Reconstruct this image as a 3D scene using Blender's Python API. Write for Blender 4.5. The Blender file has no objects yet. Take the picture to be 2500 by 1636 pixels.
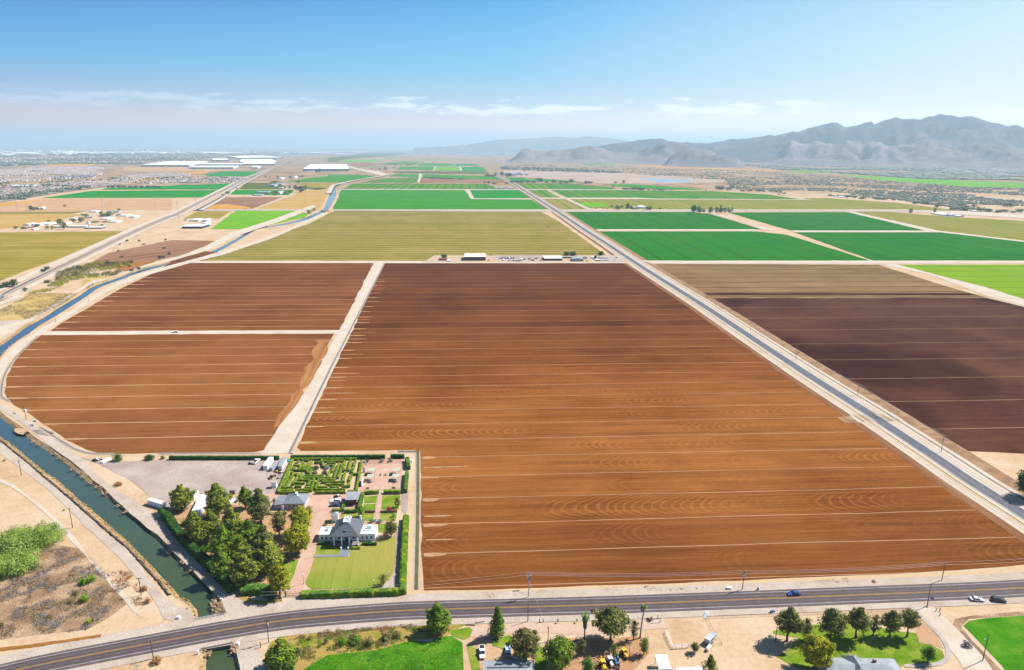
import bpy, bmesh, math, random
from mathutils import Vector, Matrix, noise
from mathutils.geometry import tessellate_polygon
R = math.radians
sc = bpy.context.scene
COL = sc.collection
rng = random.Random(7)

# ---------------------------------------------------------------- camera geometry
F_PX, CAM_H, HOR, ROLL = 1660.0, 162.0, 360.0, 0.0075
TH = math.atan((818 - HOR) / F_PX)
CR, SR = math.cos(ROLL), math.sin(ROLL)
CT, ST = math.cos(TH), math.sin(TH)

def gp(p, z=0.0):
    """photo pixel (2500 x 1636) -> point at height z"""
    x, y = (p[0] - 1250) / F_PX, (818 - p[1]) / F_PX
    x, y = x * CR - y * SR, x * SR + y * CR
    dz = -ST + y * CT
    t = (z - CAM_H) / dz
    return Vector((x * t, (CT + y * ST) * t, z))

def row_of(v):
    X, Y, Z = v[0], v[1], v[2] - CAM_H
    yc, dc = Y * ST + Z * CT, Y * CT - Z * ST
    x, y = X / dc, yc / dc
    return (1250 + F_PX * (x * CR + y * SR), 818 - F_PX * (-x * SR + y * CR))

def depth(v):
    return v[1] * CT - (v[2] - CAM_H) * ST

def hz(base, top):
    """height of an upright thing standing at base px whose top shows at top px"""
    b = gp(base); lo, hi = 0.0, 120.0
    for _ in range(40):
        m = (lo + hi) / 2
        if row_of((b.x, b.y, m))[1] > top[1]: lo = m
        else: hi = m
    return lo

def mpp(p):
    """metres per photo pixel (sideways) at a ground pixel"""
    return depth(gp(p)) / F_PX

def cr(x0, y0, s):
    return lambda x, y: (x0 + x / s, y0 + y / s)
P = lambda x, y: (x, y)
D = cr(0, 0, .9516)
C1 = cr(0, 1050, 5.19); C2 = cr(380, 1080, 7); C3 = cr(620, 1080, 5.409); C4 = cr(700, 1240, 6.488)
C5 = cr(380, 1240, 6.489); C6 = cr(0, 1340, 5.2595); C7 = cr(400, 1440, 5.6667); C8 = cr(800, 1440, 5.95)
E1 = cr(1140, 1380, 6.082); E2 = cr(1380, 1380, 6.083); E3 = cr(1700, 1380, 5.95); E4 = cr(2050, 1340, 5.26)
E5 = cr(2100, 1000, 5.19); E6 = cr(1040, 590, 4.25); E7 = cr(0, 480, 5.6667); E8 = cr(0, 340, 5.6667)
F1 = cr(400, 340, 5.174); F2 = cr(800, 360, 4.25); F3 = cr(1200, 380, 4.76); F4 = cr(1600, 400, 5.289)
F5 = cr(2000, 400, 4.76); F6 = cr(1150, 260, 3.6615); F7 = cr(1700, 260, 2.975); F8 = cr(0, 680, 3.893)
G1 = cr(1060, 600, 8.815); G2 = cr(1310, 600, 8.815); G3 = cr(20, 500, 7.212); G4 = cr(0, 380, 7.933); G5 = cr(300, 350, 5.95)
G7 = cr(660, 1080, 10.348); G8 = cr(1700, 600, 2.975); H1 = cr(680, 830, 4.76); H3 = cr(1500, 880, 3.707)
H6 = cr(880, 1180, 12.977); H4 = cr(1100, 1520, 5.174); H5 = cr(1180, 380, 4.958)

# ---------------------------------------------------------------- colour
K = 2.08          # light reaching a sunlit level surface after exposure
def lin(c):
    c /= 255.0
    return c / 12.92 if c <= .04045 else ((c + .055) / 1.055) ** 2.4
HAZE = 1 / 14500.0
SEEN_FROM = [350.0]
def AT(d): SEEN_FROM[0] = d
def S(r, g, b, k=K):
    """albedo that shows as this sRGB colour in full sun through SEEN_FROM metres of air"""
    t = math.exp(-SEEN_FROM[0] * HAZE)
    return tuple(min(.85, max(.004, (lin(v) - a * (1 - t)) / t / k)) for v, a in zip((r, g, b), (.50, .70, .85))) + (1.0,)

# ---------------------------------------------------------------- node helper
class NT:
    def __init__(s, name):
        s.m = bpy.data.materials.new(name); s.m.use_nodes = True
        s.t = s.m.node_tree; s.t.nodes.clear()
        s.o = s.t.nodes.new('ShaderNodeOutputMaterial')
    def n(s, kind, **kw):
        nd = s.t.nodes.new(kind)
        for k, v in kw.items(): setattr(nd, k, v)
        return nd
    def set(s, sock, v):
        if hasattr(v, 'is_output'): s.t.links.new(v, sock)
        else:
            try: sock.default_value = v
            except Exception: sock.default_value = v[:3]
    def pos(s): return s.n('ShaderNodeNewGeometry').outputs['Position']
    def rot(s, vec, ang):
        n = s.n('ShaderNodeVectorRotate', rotation_type='Z_AXIS'); s.set(n.inputs['Vector'], vec); n.inputs['Angle'].default_value = -ang
        return n.outputs[0]
    def sep(s, vec):
        n = s.n('ShaderNodeSeparateXYZ'); s.set(n.inputs[0], vec); return n.outputs
    def comb(s, x, y, z=0.0):
        n = s.n('ShaderNodeCombineXYZ')
        for i, v in enumerate((x, y, z)): s.set(n.inputs[i], v)
        return n.outputs[0]
    def mth(s, op, a, b=0.0, c=0.0, clamp=False):
        n = s.n('ShaderNodeMath', operation=op, use_clamp=clamp)
        s.set(n.inputs[0], a); s.set(n.inputs[1], b)
        if len(n.inputs) > 2: s.set(n.inputs[2], c)
        return n.outputs[0]
    def noise(s, vec, scale, detail=4.0, rough=.55, dist=0.0):
        n = s.n('ShaderNodeTexNoise'); s.set(n.inputs['Vector'], vec)
        n.inputs['Scale'].default_value = scale; n.inputs['Detail'].default_value = detail
        n.inputs['Roughness'].default_value = rough; n.inputs['Distortion'].default_value = dist
        return n.outputs['Fac']
    def vor(s, vec, scale, feature='F1', out='Distance'):
        n = s.n('ShaderNodeTexVoronoi', feature=feature); s.set(n.inputs['Vector'], vec); n.inputs['Scale'].default_value = scale
        return n.outputs[out]
    def white(s, w):
        n = s.n('ShaderNodeTexWhiteNoise', noise_dimensions='1D'); s.set(n.inputs['W'], w); return n.outputs['Value']
    def mr(s, v, a, b, c=0.0, d=1.0, smooth=True):
        n = s.n('ShaderNodeMapRange', interpolation_type='SMOOTHSTEP' if smooth else 'LINEAR')
        s.set(n.inputs[0], v)
        for i, q in enumerate((a, b, c, d)): n.inputs[i + 1].default_value = q
        return n.outputs[0]
    def mix(s, f, a, b, blend='MIX'):
        n = s.n('ShaderNodeMix', data_type='RGBA', blend_type=blend)
        s.set(n.inputs[0], f); s.set(n.inputs[6], a); s.set(n.inputs[7], b)
        return n.outputs[2]
    def ramp(s, f, stops):
        n = s.n('ShaderNodeValToRGB'); e = n.color_ramp.elements
        while len(e) < len(stops): e.new(.5)
        for el, (p, c) in zip(e, stops): el.position = p; el.color = c
        s.set(n.inputs[0], f); return n.outputs[0]
    def out(s, color, rough=.9, bump=None, bumpd=.3, spec=None, metal=0.0):
        spec = (0.0 if rough >= .9 else .2) if spec is None else spec
        b = s.n('ShaderNodeBsdfPrincipled'); s.set(b.inputs['Base Color'], color); s.set(b.inputs['Roughness'], rough)
        b.inputs['Specular IOR Level'].default_value = spec; b.inputs['Metallic'].default_value = metal
        if bump is not None:
            bn = s.n('ShaderNodeBump'); s.set(bn.inputs['Height'], bump); bn.inputs['Distance'].default_value = bumpd
            s.t.links.new(bn.outputs[0], b.inputs['Normal'])
        s.t.links.new(b.outputs[0], s.o.inputs['Surface']); s.b = b
        return s.m

def plain(name, col, var=.12, scale=.6, rough=.8, spec=.25, metal=0.0):
    """a painted / plain surface with slight uneven wear"""
    m = NT(name); p = m.pos()
    f = m.noise(p, scale, 5, .6)
    a = tuple(c * (1 - var) for c in col[:3]) + (1,); b = tuple(min(.9, c * (1 + var)) for c in col[:3]) + (1,)
    return m.out(m.mix(m.mr(f, .3, .7), a, b), rough, spec=spec, metal=metal)

# ---------------------------------------------------------------- objects
def link(o, parent=None):
    COL.objects.link(o)
    if parent: o.parent = parent
    return o
def T(o, label=None, cat=None, group=None, kind=None):
    for k, v in (('label', label), ('category', cat), ('group', group), ('kind', kind)):
        if v: o[k] = v
    return o
def empty(name, loc, rz=0.0, **kw):
    o = bpy.data.objects.new(name, None); o.location = loc; o.rotation_euler.z = rz; o.empty_display_size = .5
    link(o); return T(o, **kw)

class MB:
    """collects faces, then links them as one mesh object"""
    def __init__(s): s.v = []; s.f = []; s.mi = []; s.cur = 0; s.mats = []
    def mat(s, m):
        if m not in s.mats: s.mats.append(m)
        s.cur = s.mats.index(m); return s
    def add(s, vs, fs):
        b = len(s.v); s.v.extend(tuple(v) for v in vs); s.f.extend(tuple(i + b for i in f) for f in fs); s.mi.extend([s.cur] * len(fs)); return s
    def box(s, x0, x1, y0, y1, z0, z1):
        return s.add([(x0,y0,z0),(x1,y0,z0),(x1,y1,z0),(x0,y1,z0),(x0,y0,z1),(x1,y0,z1),(x1,y1,z1),(x0,y1,z1)],
                     [(3,2,1,0),(4,5,6,7),(0,1,5,4),(1,2,6,5),(2,3,7,6),(3,0,4,7)])
    def prism(s, pts, z0, z1):
        n = len(pts); vs = [(p[0],p[1],z0) for p in pts] + [(p[0],p[1],z1) for p in pts]
        fs = [tuple(range(n - 1, -1, -1)), tuple(range(n, 2 * n))] + [(i, (i+1) % n, n + (i+1) % n, n + i) for i in range(n)]
        return s.add(vs, fs)
    def extr_y(s, pts, y0, y1):
        """profile in x,z pushed along y"""
        n = len(pts); vs = [(p[0],y0,p[1]) for p in pts] + [(p[0],y1,p[1]) for p in pts]
        fs = [tuple(range(n)), tuple(range(2*n - 1, n - 1, -1))] + [(i, n + i, n + (i+1) % n, (i+1) % n) for i in range(n)]
        return s.add(vs, fs)
    def extr_x(s, pts, x0, x1):
        """profile in y,z pushed along x"""
        n = len(pts); vs = [(x0,p[0],p[1]) for p in pts] + [(x1,p[0],p[1]) for p in pts]
        fs = [tuple(range(n - 1, -1, -1)), tuple(range(n, 2*n))] + [(i, (i+1) % n, n + (i+1) % n, n + i) for i in range(n)]
        return s.add(vs, fs)
    def tube(s, a, b, r0, r1=None, n=8, cap=True):
        a, b = Vector(a), Vector(b); r1 = r0 if r1 is None else r1
        d = (b - a).normalized(); u = d.orthogonal().normalized(); w = d.cross(u)
        vs = [a + (u * math.cos(t) + w * math.sin(t)) * r0 for t in [2*math.pi*i/n for i in range(n)]]
        vs += [b + (u * math.cos(t) + w * math.sin(t)) * r1 for t in [2*math.pi*i/n for i in range(n)]]
        fs = [(i, (i+1) % n, n + (i+1) % n, n + i) for i in range(n)]
        if cap: fs += [tuple(range(n - 1, -1, -1)), tuple(range(n, 2*n))]
        return s.add(vs, fs)
    def hip(s, x0, x1, y0, y1, z0, z1, rx0, rx1, ry0, ry1, th=.2):
        """hipped roof: eave rectangle at z0, ridge (or deck) rectangle at z1"""
        vs = [(x0,y0,z0-th),(x1,y0,z0-th),(x1,y1,z0-th),(x0,y1,z0-th),(x0,y0,z0),(x1,y0,z0),(x1,y1,z0),(x0,y1,z0),(rx0,ry0,z1),(rx1,ry0,z1),(rx1,ry1,z1),(rx0,ry1,z1)]
        return s.add(vs, [(3,2,1,0),(0,1,5,4),(1,2,6,5),(2,3,7,6),(3,0,4,7),(4,5,9,8),(5,6,10,9),(6,7,11,10),(7,4,8,11),(8,9,10,11)])
    def ball(s, c, rx, ry, rz, nu=10, nv=6, jit=0.0, rg=rng):
        vs = []; c = Vector(c)
        for j in range(nv + 1):
            ph = math.pi * j / nv
            for i in range(nu):
                t = 2*math.pi*i/nu; k = 1 + rg.uniform(-jit, jit)
                vs.append((c.x + rx*k*math.sin(ph)*math.cos(t), c.y + ry*k*math.sin(ph)*math.sin(t), c.z + rz*k*math.cos(ph)))
        fs = [(j*nu+i, (j+1)*nu+i, (j+1)*nu+(i+1)%nu, j*nu+(i+1)%nu) for j in range(nv) for i in range(nu)]
        return s.add(vs, fs)
    def mesh(s, name):
        me = bpy.data.meshes.new(name); me.from_pydata(s.v, [], s.f)
        for m in s.mats: me.materials.append(m)
        if len(s.mats) > 1: me.polygons.foreach_set('material_index', s.mi)
        me.update(); return me
    def build(s, name, parent=None, loc=(0,0,0), rz=0.0, smooth=False, **kw):
        me = s.mesh(name)
        if smooth: me.polygons.foreach_set('use_smooth', [True] * len(me.polygons))
        o = bpy.data.objects.new(name, me); o.location = loc; o.rotation_euler.z = rz
        link(o, parent); return T(o, **kw)

def M1(m): return MB().mat(m)

# flat ground sheets --------------------------------------------------------
LAYER = [0]
def lay(base, y):
    """sheets climb a hair with distance so that far layers stay apart"""
    return base * max(.3, 1 + (y - 200) / 400.0)
def sheet(name, px, mat, base=.05, rough=1.0, **kw):
    LAYER[0] += 1; base += LAYER[0] * 1e-4
    raw = [gp(p) for p in px]; pts = []
    for a, b in zip(raw, raw[1:] + raw[:1]):      # ragged, hand-ploughed edges
        d = max(60, (a.y + b.y) / 2); n = max(1, min(40, int((b - a).length / (5 + d * .012)))); e = (b - a).normalized(); nrm = Vector((-e.y, e.x, 0))
        for i in range(n):
            p = a.lerp(b, i / n)
            if i: p = p + nrm * (noise.noise(p * (3.0 / (12 + d * .02)) + Vector((LAYER[0], 0, 0))) * (.55 + d * .0016) * rough)
            pts.append(Vector((p.x, p.y, lay(base, p.y))))
    tris = tessellate_polygon([pts])
    me = bpy.data.meshes.new(name)
    fs = []
    for t in tris:
        a, b, c = (pts[i] for i in t)
        fs.append(t if (b - a).cross(c - a).z > 0 else (t[0], t[2], t[1]))
    me.from_pydata([tuple(p) for p in pts], [], fs); me.materials.append(mat); me.update()
    o = bpy.data.objects.new(name, me); link(o); kw.setdefault('kind', 'structure')
    return T(o, **kw)

def smooth_line(pts, n=6):
    """Catmull-Rom through world points"""
    out = []; q = [pts[0] * 2 - pts[1]] + list(pts) + [pts[-1] * 2 - pts[-2]]
    for i in range(1, len(q) - 2):
        a, b, c, d = q[i-1:i+3]
        for k in range(n):
            t = k / n
            out.append(.5 * ((2*b) + (c - a)*t + (2*a - 5*b + 4*c - d)*t*t + (3*b - a - 3*c + d)*t**3))
    out.append(pts[-1].copy()); return out
def normals(line):
    ns = []
    for i in range(len(line)):
        d = line[min(i+1, len(line)-1)] - line[max(i-1, 0)]
        d.z = 0; d.normalize(); ns.append(Vector((-d.y, d.x, 0)))   # left of travel
    return ns
def ribbon(name, line, a, b, mat, z, zf=None, **kw):
    """strip between signed offsets a < b (positive = left of travel)"""
    ns = normals(line); m = M1(mat); vs = []
    for p, n_ in zip(line, ns):
        zz = lay(z, p.y) if zf is None else zf(p)
        q0, q1 = p + n_ * a, p + n_ * b
        vs += [(q0.x, q0.y, zz), (q1.x, q1.y, zz)]
    m.add(vs, [(2*i, 2*i+2, 2*i+3, 2*i+1) for i in range(len(line)-1)])
    kw.setdefault('kind', 'structure')
    return m.build(name, **kw)
# ================================================================ materials for ground
GA = R(3.6)                                   # the section grid

def dirt_mat(name, c1, c2, c3=None, scale=.05, bump=.25, speck=None):
    m = NT(name); p = m.pos()
    n1 = m.noise(p, scale, 8, .62, .4); n2 = m.noise(p, scale * 14, 4, .6)
    f = m.mth('ADD', m.mth('MULTIPLY', n1, .7), m.mth('MULTIPLY', n2, .3))
    c = m.ramp(f, [(.36, c1), (.5, c2), (.62, c3 or c2)])
    if speck:
        k = m.mr(m.noise(p, scale * 5, 6, .7), .60, .68)
        c = m.mix(m.mth('MULTIPLY', k, .75), c, speck)
    return m.out(c, .95, m.noise(p, 1.2, 5, .6), bump)

def field_mat(name, c1, c2, ang=GA, S_=22.77, v0=0.0, line=None, lw=.7, band=.5, fine=.5, arcs=False, patch=None, vr=None, dark=None, fs=1.0, ls=1.0, jit=.05):
    """worked land: rows along the grid, borders every S_ metres, bands that differ a little, blotches"""
    m = NT(name); p = m.rot(m.pos(), ang); q = m.sep(p); u, v = q[0], q[1]
    w = m.mth('MULTIPLY_ADD', m.noise(m.comb(m.mth('MULTIPLY', u, .012), m.mth('MULTIPLY', v, .03)), 1, 3), 2.2, m.mth('SUBTRACT', v, v0 + 1.1))
    t = m.mth('DIVIDE', w, S_); fr = m.mth('FRACT', m.mth('ADD', t, 200.0)); idx = m.mth('FLOOR', m.mth('ADD', t, 200.0))
    f1 = m.noise(m.comb(m.mth('MULTIPLY', u, .03 * fs), m.mth('MULTIPLY', v, .75 * fs)), 1, 3, .7)
    f2 = m.noise(m.comb(m.mth('MULTIPLY', u, .006 * fs), m.mth('MULTIPLY', v, .22 * fs)), 1, 4, .6)
    f3 = m.noise(p, .012, 6, .6, .3); f4 = m.noise(p, .5, 3, .6)
    wb = m.white(idx)
    a = m.mth('MULTIPLY_ADD', m.mth('SUBTRACT', f1, .5), 1.9 * fine, m.mth('MULTIPLY', m.mth('SUBTRACT', f2, .5), 1.6 * fine))
    a = m.mth('ADD', a, m.mth('MULTIPLY', m.mth('SUBTRACT', wb, .5), band))
    a = m.mth('ADD', a, m.mth('MULTIPLY', m.mth('SUBTRACT', f3, .5), 1.4))
    a = m.mth('ADD', a, m.mth('MULTIPLY', m.mth('SUBTRACT', f4, .5), .35))
    if arcs:
        # loops left by the cultivator turning inside each land
        tt = m.mth('SUBTRACT', fr, .45); rad = m.mth('MULTIPLY', m.mth('MULTIPLY', tt, tt), 62.0)
        ph = m.mth('ADD', m.mth('SUBTRACT', u, rad), m.mth('MULTIPLY', wb, 37.0))
        ph = m.mth('ADD', ph, m.mth('MULTIPLY', f3, 30.0))
        ring = m.mr(m.mth('SINE', m.mth('DIVIDE', ph, .8)), .1, 1)
        keep = m.mth('MULTIPLY', m.mr(m.noise(m.comb(m.mth('MULTIPLY', u, .012), m.mth('MULTIPLY', idx, 3.7)), 1, 2), .47, .6), m.mr(v, 500, 380))
        a = m.mth('ADD', a, m.mth('MULTIPLY', m.mth('MULTIPLY', m.mth('SUBTRACT', ring, .35), keep), .34))
    f = m.mth('ADD', a, .5, clamp=True)
    c = m.mix(f, c1, c2)
    if vr:      # soil that dries out along the field: (v, colour gain) stops
        lo, hi = vr[0][0], vr[-1][0]
        g = m.ramp(m.mth('ADD', m.mr(v, lo, hi, smooth=False), m.mth('MULTIPLY', m.mth('SUBTRACT', f2, .5), .02)), [((a_ - lo) / (hi - lo), c_) for a_, c_ in vr])
        c = m.mix(1.0, c, g, 'MULTIPLY')
    if patch is not None:
        k = m.mr(m.noise(p, .006, 5, .55, .8), .46, .62)
        c = m.mix(m.mth('MULTIPLY', k, .8), c, patch)
    if dark is not None:
        k = m.mr(m.noise(m.comb(m.mth('MULTIPLY', u, .008), m.mth('MULTIPLY', v, .06)), 1, 4, .6), .55, .7)
        c = m.mix(m.mth('MULTIPLY', k, .6), c, dark)
    if line is not None:
        d = m.mth('MULTIPLY', m.mth('MINIMUM', fr, m.mth('SUBTRACT', 1.0, fr)), S_)
        k = m.mr(d, lw, lw * .35)
        k = m.mth('MULTIPLY', k, m.mr(m.noise(m.comb(m.mth('MULTIPLY', u, .03), m.mth('MULTIPLY', idx, 5.3)), 1, 3), .3, .55, .35 * ls, ls))
        c = m.mix(k, c, line)
    return m.out(c, .95, m.mth('MULTIPLY_ADD', f1, .6, m.mth('MULTIPLY', f4, .6)), .3)

W_ = lambda v: (v, v, v, 1)
TAN = dirt_mat('bare_dirt', S(222,188,150), S(236,206,170), S(246,222,192), .04)
# the open ground: farmland dirt near, desert plain far
def ground_mat():
    m = NT('open_ground'); p = m.pos(); q = m.sep(p)
    n1 = m.noise(p, .03, 8, .62, .3); n2 = m.noise(p, .5, 4, .6)
    near = m.ramp(m.mth('MULTIPLY_ADD', n1, .7, m.mth('MULTIPLY', n2, .3)), [(.36, S(218,180,140)), (.5, S(236,203,166)), (.62, S(243,217,185))])
    big = m.noise(p, .0014, 9, .62, .3); sp = m.noise(p, .011, 6, .68)
    des = m.ramp(big, [(.36, S(196,160,128)), (.5, S(212,176,142)), (.6, S(178,152,124))])
    des = m.mix(m.mth('MULTIPLY', m.mr(sp, .49, .58), .75), des, S(118,112,76))
    return m.out(m.mix(m.mr(q[1], 2300, 3200), near, des), .95, n2, .2)
GROUND = ground_mat()
SCRUB = dirt_mat('scrub_plain', S(206,176,140), S(190,168,128), S(140,134,90), .008, speck=S(112,116,72))

BROWN = field_mat('tilled_brown_soil', S(128,78,40), S(192,126,74), v0=248.2, line=S(208,162,128), lw=.42, band=.3, fine=.62, arcs=True,
                  vr=[(220, (.74,.72,.70,1)), (266, (.78,.76,.74,1)), (275, (1.02,1.02,1.0,1)), (400, (1.06,1.06,1,1)), (470, (.84,.77,.70,1)), (620, (.54,.45,.40,1)), (980, (.40,.315,.28,1))])
BROWN_L = field_mat('tilled_brown_soil_west', S(140,86,50), S(200,138,88), v0=372.5, S_=22.82, line=S(232,190,152), lw=.55, band=.24, fine=.55,
                    vr=[(330, (.80,.78,.76,1)), (380, (.78,.75,.72,1)), (430, (.95,.93,.90,1)), (520, (.82,.75,.68,1)), (620, (.68,.59,.52,1)), (960, (.54,.45,.40,1))])
AT(600)
PLUM = field_mat('dark_plum_soil', S(82,54,44), S(126,92,76), v0=318, S_=46, line=S(190,160,128), lw=.6, band=.25, fine=.55, patch=S(72,52,46), ls=.8)  # darker blotches mixed into the soil colour by noise
STUBBLE = field_mat('stubble_field', S(136,108,78), S(178,146,110), v0=700, S_=31, line=S(104,88,60), lw=2.2, band=.3, fine=.9, dark=S(118,98,64))
LIME = field_mat('lime_green_crop', S(128,170,40), S(158,194,58), v0=745, S_=38, line=S(84,118,30), lw=1.6, band=.15, fine=.35)
AT(1300)
OLIVE = field_mat('cut_hay_field', S(158,148,86), S(196,174,118), v0=1000, S_=23, line=S(84,112,46), lw=3.6, band=.5, fine=.7, ls=.95)
OLIVE_F = field_mat('cut_hay_field_far', S(150,158,84), S(186,172,112), ang=R(93.6), S_=31, line=S(106,136,70), lw=5, band=.3, fine=.3, ls=.8, fs=.5)
AT(1200)
ALF = field_mat('alfalfa_field', S(58,134,10), S(80,152,24), ang=R(93.6), S_=46, v0=-12, line=S(78,100,46), lw=2.2, band=.06, fine=.14, ls=.9)
ALF_D = field_mat('deep_alfalfa_field', S(58,128,26), S(80,150,44), ang=R(93.6), S_=46, v0=-8, line=S(60,98,60), lw=2.6, band=.05, fine=.12, ls=.8)
AT(2300)
ALF_P = field_mat('alfalfa_field_plain', S(84,154,20), S(112,178,36), S_=60, line=S(84,158,60), lw=2, band=.12, fine=.3, ls=.5)
ALF_C = field_mat('bright_alfalfa_field', S(62,158,34), S(84,172,44), S_=60, band=.05, fine=.15)
ALF_S = field_mat('patchy_alfalfa_field', S(92,156,66), S(148,170,96), ang=R(93.6), S_=34, line=S(64,150,58), lw=8, band=.5, fine=.3, fs=.4)
YGREEN = field_mat('yellow_green_crop', S(124,186,34), S(152,206,54), S_=30, ang=R(60), line=S(110,170,36), lw=2, band=.2, fine=.3)
AT(1100)
HAY = field_mat('dry_hay_field', S(164,150,72), S(214,186,112), S_=17, v0=3, line=S(132,130,56), lw=4.5, band=.5, fine=.9, ls=.7)
AT(1700)
STRAW = field_mat('straw_field', S(206,170,112), S(228,194,138), S_=24, band=.3, fine=.8)
FALLOW = field_mat('fallow_field', S(214,172,136), S(232,198,164), S_=40, band=.25, fine=.9, dark=S(204,156,118))
ORANGE = field_mat('golden_stubble', S(222,168,96), S(238,190,124), S_=40, band=.15, fine=.3)
MAUVE = field_mat('turned_mauve_soil', S(150,118,104), S(186,152,132), ang=R(60), S_=26, line=S(206,172,146), lw=3, band=.5, fine=.6)
AT(4500)
GREYF = field_mat('grey_green_crop', S(122,142,110), S(142,160,124), S_=60, band=.2, fine=.3)
AT(700)
GRASS_DRY = dirt_mat('dry_yellow_grass', S(196,164,92), S(222,192,124), S(232,206,150), .03, speck=S(168,146,92))
AT(300)
GRAVEL = dirt_mat('grey_gravel', S(190,168,158), S(206,186,174), S(222,204,190), .05)
RDUST = dirt_mat('grey_road_dust', S(206,184,164), S(222,204,186), S(232,216,200), .08)
PALE = dirt_mat('pale_dirt_track', S(232,208,182), S(240,222,200), S(246,230,212), .06)
SANDP = dirt_mat('pale_sand', S(230,194,152), S(238,208,168), S(232,196,152), .2)
BRICKP = dirt_mat('pink_brick_paving', S(224,178,156), S(234,192,168), S(240,206,182), .12)
LAWN = field_mat('mown_lawn', S(112,152,40), S(166,186,80), ang=R(97), S_=2.1, band=.4, fine=.25, patch=S(196,180,100))
LAWN_G = dirt_mat('watered_lawn', S(106,146,44), S(140,170,60), S(192,184,100), .14)
PASTURE = dirt_mat('green_pasture', S(70,136,30), S(88,158,38), S(124,168,62), .08)
WEEDS = dirt_mat('weedy_verge', S(170,150,70), S(206,172,104), S(136,150,54), .15, speck=S(110,138,48))
BURNT = dirt_mat('dead_brush_ground', S(148,120,94), S(190,156,124), S(228,196,158), .1, bump=.5, speck=S(126,110,98))
ORCHRE = dirt_mat('rust_weeds', S(178,120,66), S(190,134,78), S(160,120,70), .06)
def asphalt(name, base, wheel, centre, w):
    m = NT(name); p = m.pos(); n = m.noise(p, .25, 6, .65); n2 = m.noise(p, 3, 3)
    c = m.mix(m.mr(m.mth('MULTIPLY_ADD', n, .7, m.mth('MULTIPLY', n2, .3)), .35, .65), base, wheel)
    return m.out(c, .85, n2, .05)
ASPH = asphalt('worn_asphalt', S(108,97,99), S(130,117,116), None, 0)
TRACKM = plain('tyre_polished_asphalt', S(101,91,94), .12, .4)
ASPH2 = asphalt('grey_asphalt', S(104,108,122), S(126,130,142), None, 0)
WHITEL = plain('white_road_paint', S(232,228,224), .12, .8)
YELL = plain('yellow_road_paint', S(226,166,52), .12, .8)
CONC = plain('pale_concrete', S(206,192,180), .12, .4)
CONC_D = plain('grey_concrete', S(150,146,146), .15, .4)
DITCHM = plain('ditch_lining', S(150,134,118), .2, .3)

# ================================================================ canal outline (water edges, photo pixels)
WZ = -1.3
Lp = [C7(540,1300), C7(572,1111), C7(592,980), C7(610,900), C7(600,840), C7(470,385), C7(415,225), C7(215,105), C7(140,10), C1(1640,1440), C1(1480,1300), C1(1300,1140),
      C1(1130,990), C1(1000,890), C1(850,750), C1(720,640), C1(600,560), C1(400,400), C1(200,230), C1(0,90), (-38,1038), (-78,985), (-92,930), (-70,885), (-35,862), F8(0,640), F8(130,550), F8(250,460),
      F8(330,420), F8(420,370), F8(510,310), F8(640,230), F8(760,160), F8(850,95), F8(930,60), F8(1010,30), F8(1100,0), E7(1700,1100), E7(1900,1030), E7(2100,970), E7(2380,905),
      D(480,589), D(550,554), F1(1130,1136), F1(1380,1090), F1(1600,1045), F1(1800,985), F1(1950,920), F1(2010,890), F1(2030,850), F1(2075,740), F1(2100,670), F1(2108,628), F2(60,405), F2(130,375), F2(300,333), F2(540,298)]
Rp = [C7(1030,1300), C7(1018,1111), C7(985,980), C7(930,800), C7(745,330), C7(690,185), C7(668,60), C5(880,1310), C5(800,1220), C5(560,1020), C5(440,930), C5(230,700), C5(130,590), C5(0,490),
      C1(1880,1270), C1(1750,1160), C1(1600,1060), C1(1500,960), C1(1400,890), C1(1280,790), C1(1170,700), C1(1050,620), C1(960,530), C1(850,440), C1(740,360), C1(620,280), C1(520,215), C1(420,150),
      C1(330,80), C1(220,10), F8(230,1490), F8(150,1430), F8(0,1320), (-26,990), (-46,950), (-38,905), (-14,885), F8(40,690), F8(140,610), F8(240,545), F8(340,470), F8(440,410), F8(540,350), F8(650,280),
      F8(760,210), F8(840,155), F8(930,95), F8(1050,50), F8(1190,0), E7(1780,1110), E7(2000,1040), E7(2200,985), E7(2380,928), D(486,594), D(552,560), F1(1160,1150), F1(1400,1110), F1(1640,1066), F1(1880,1000), F1(1990,945), F1(2060,905),
      F1(2080,875), F1(2140,770), F1(2172,700), F1(2165,645), F2(78,416), F2(145,386), F2(310,341), F2(550,303)]
def offs(line, d):
    ns = normals(line); return [Vector((p.x + n.x*d, p.y + n.y*d, 0)) for p, n in zip(line, ns)]
Lw = smooth_line([gp(p, WZ) for p in Lp], 3); Rw = smooth_line([gp(p, WZ) for p in Rp], 3)
Lt, Rt = offs(Lw, 2.0), offs(Rw, -2.3)

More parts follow.
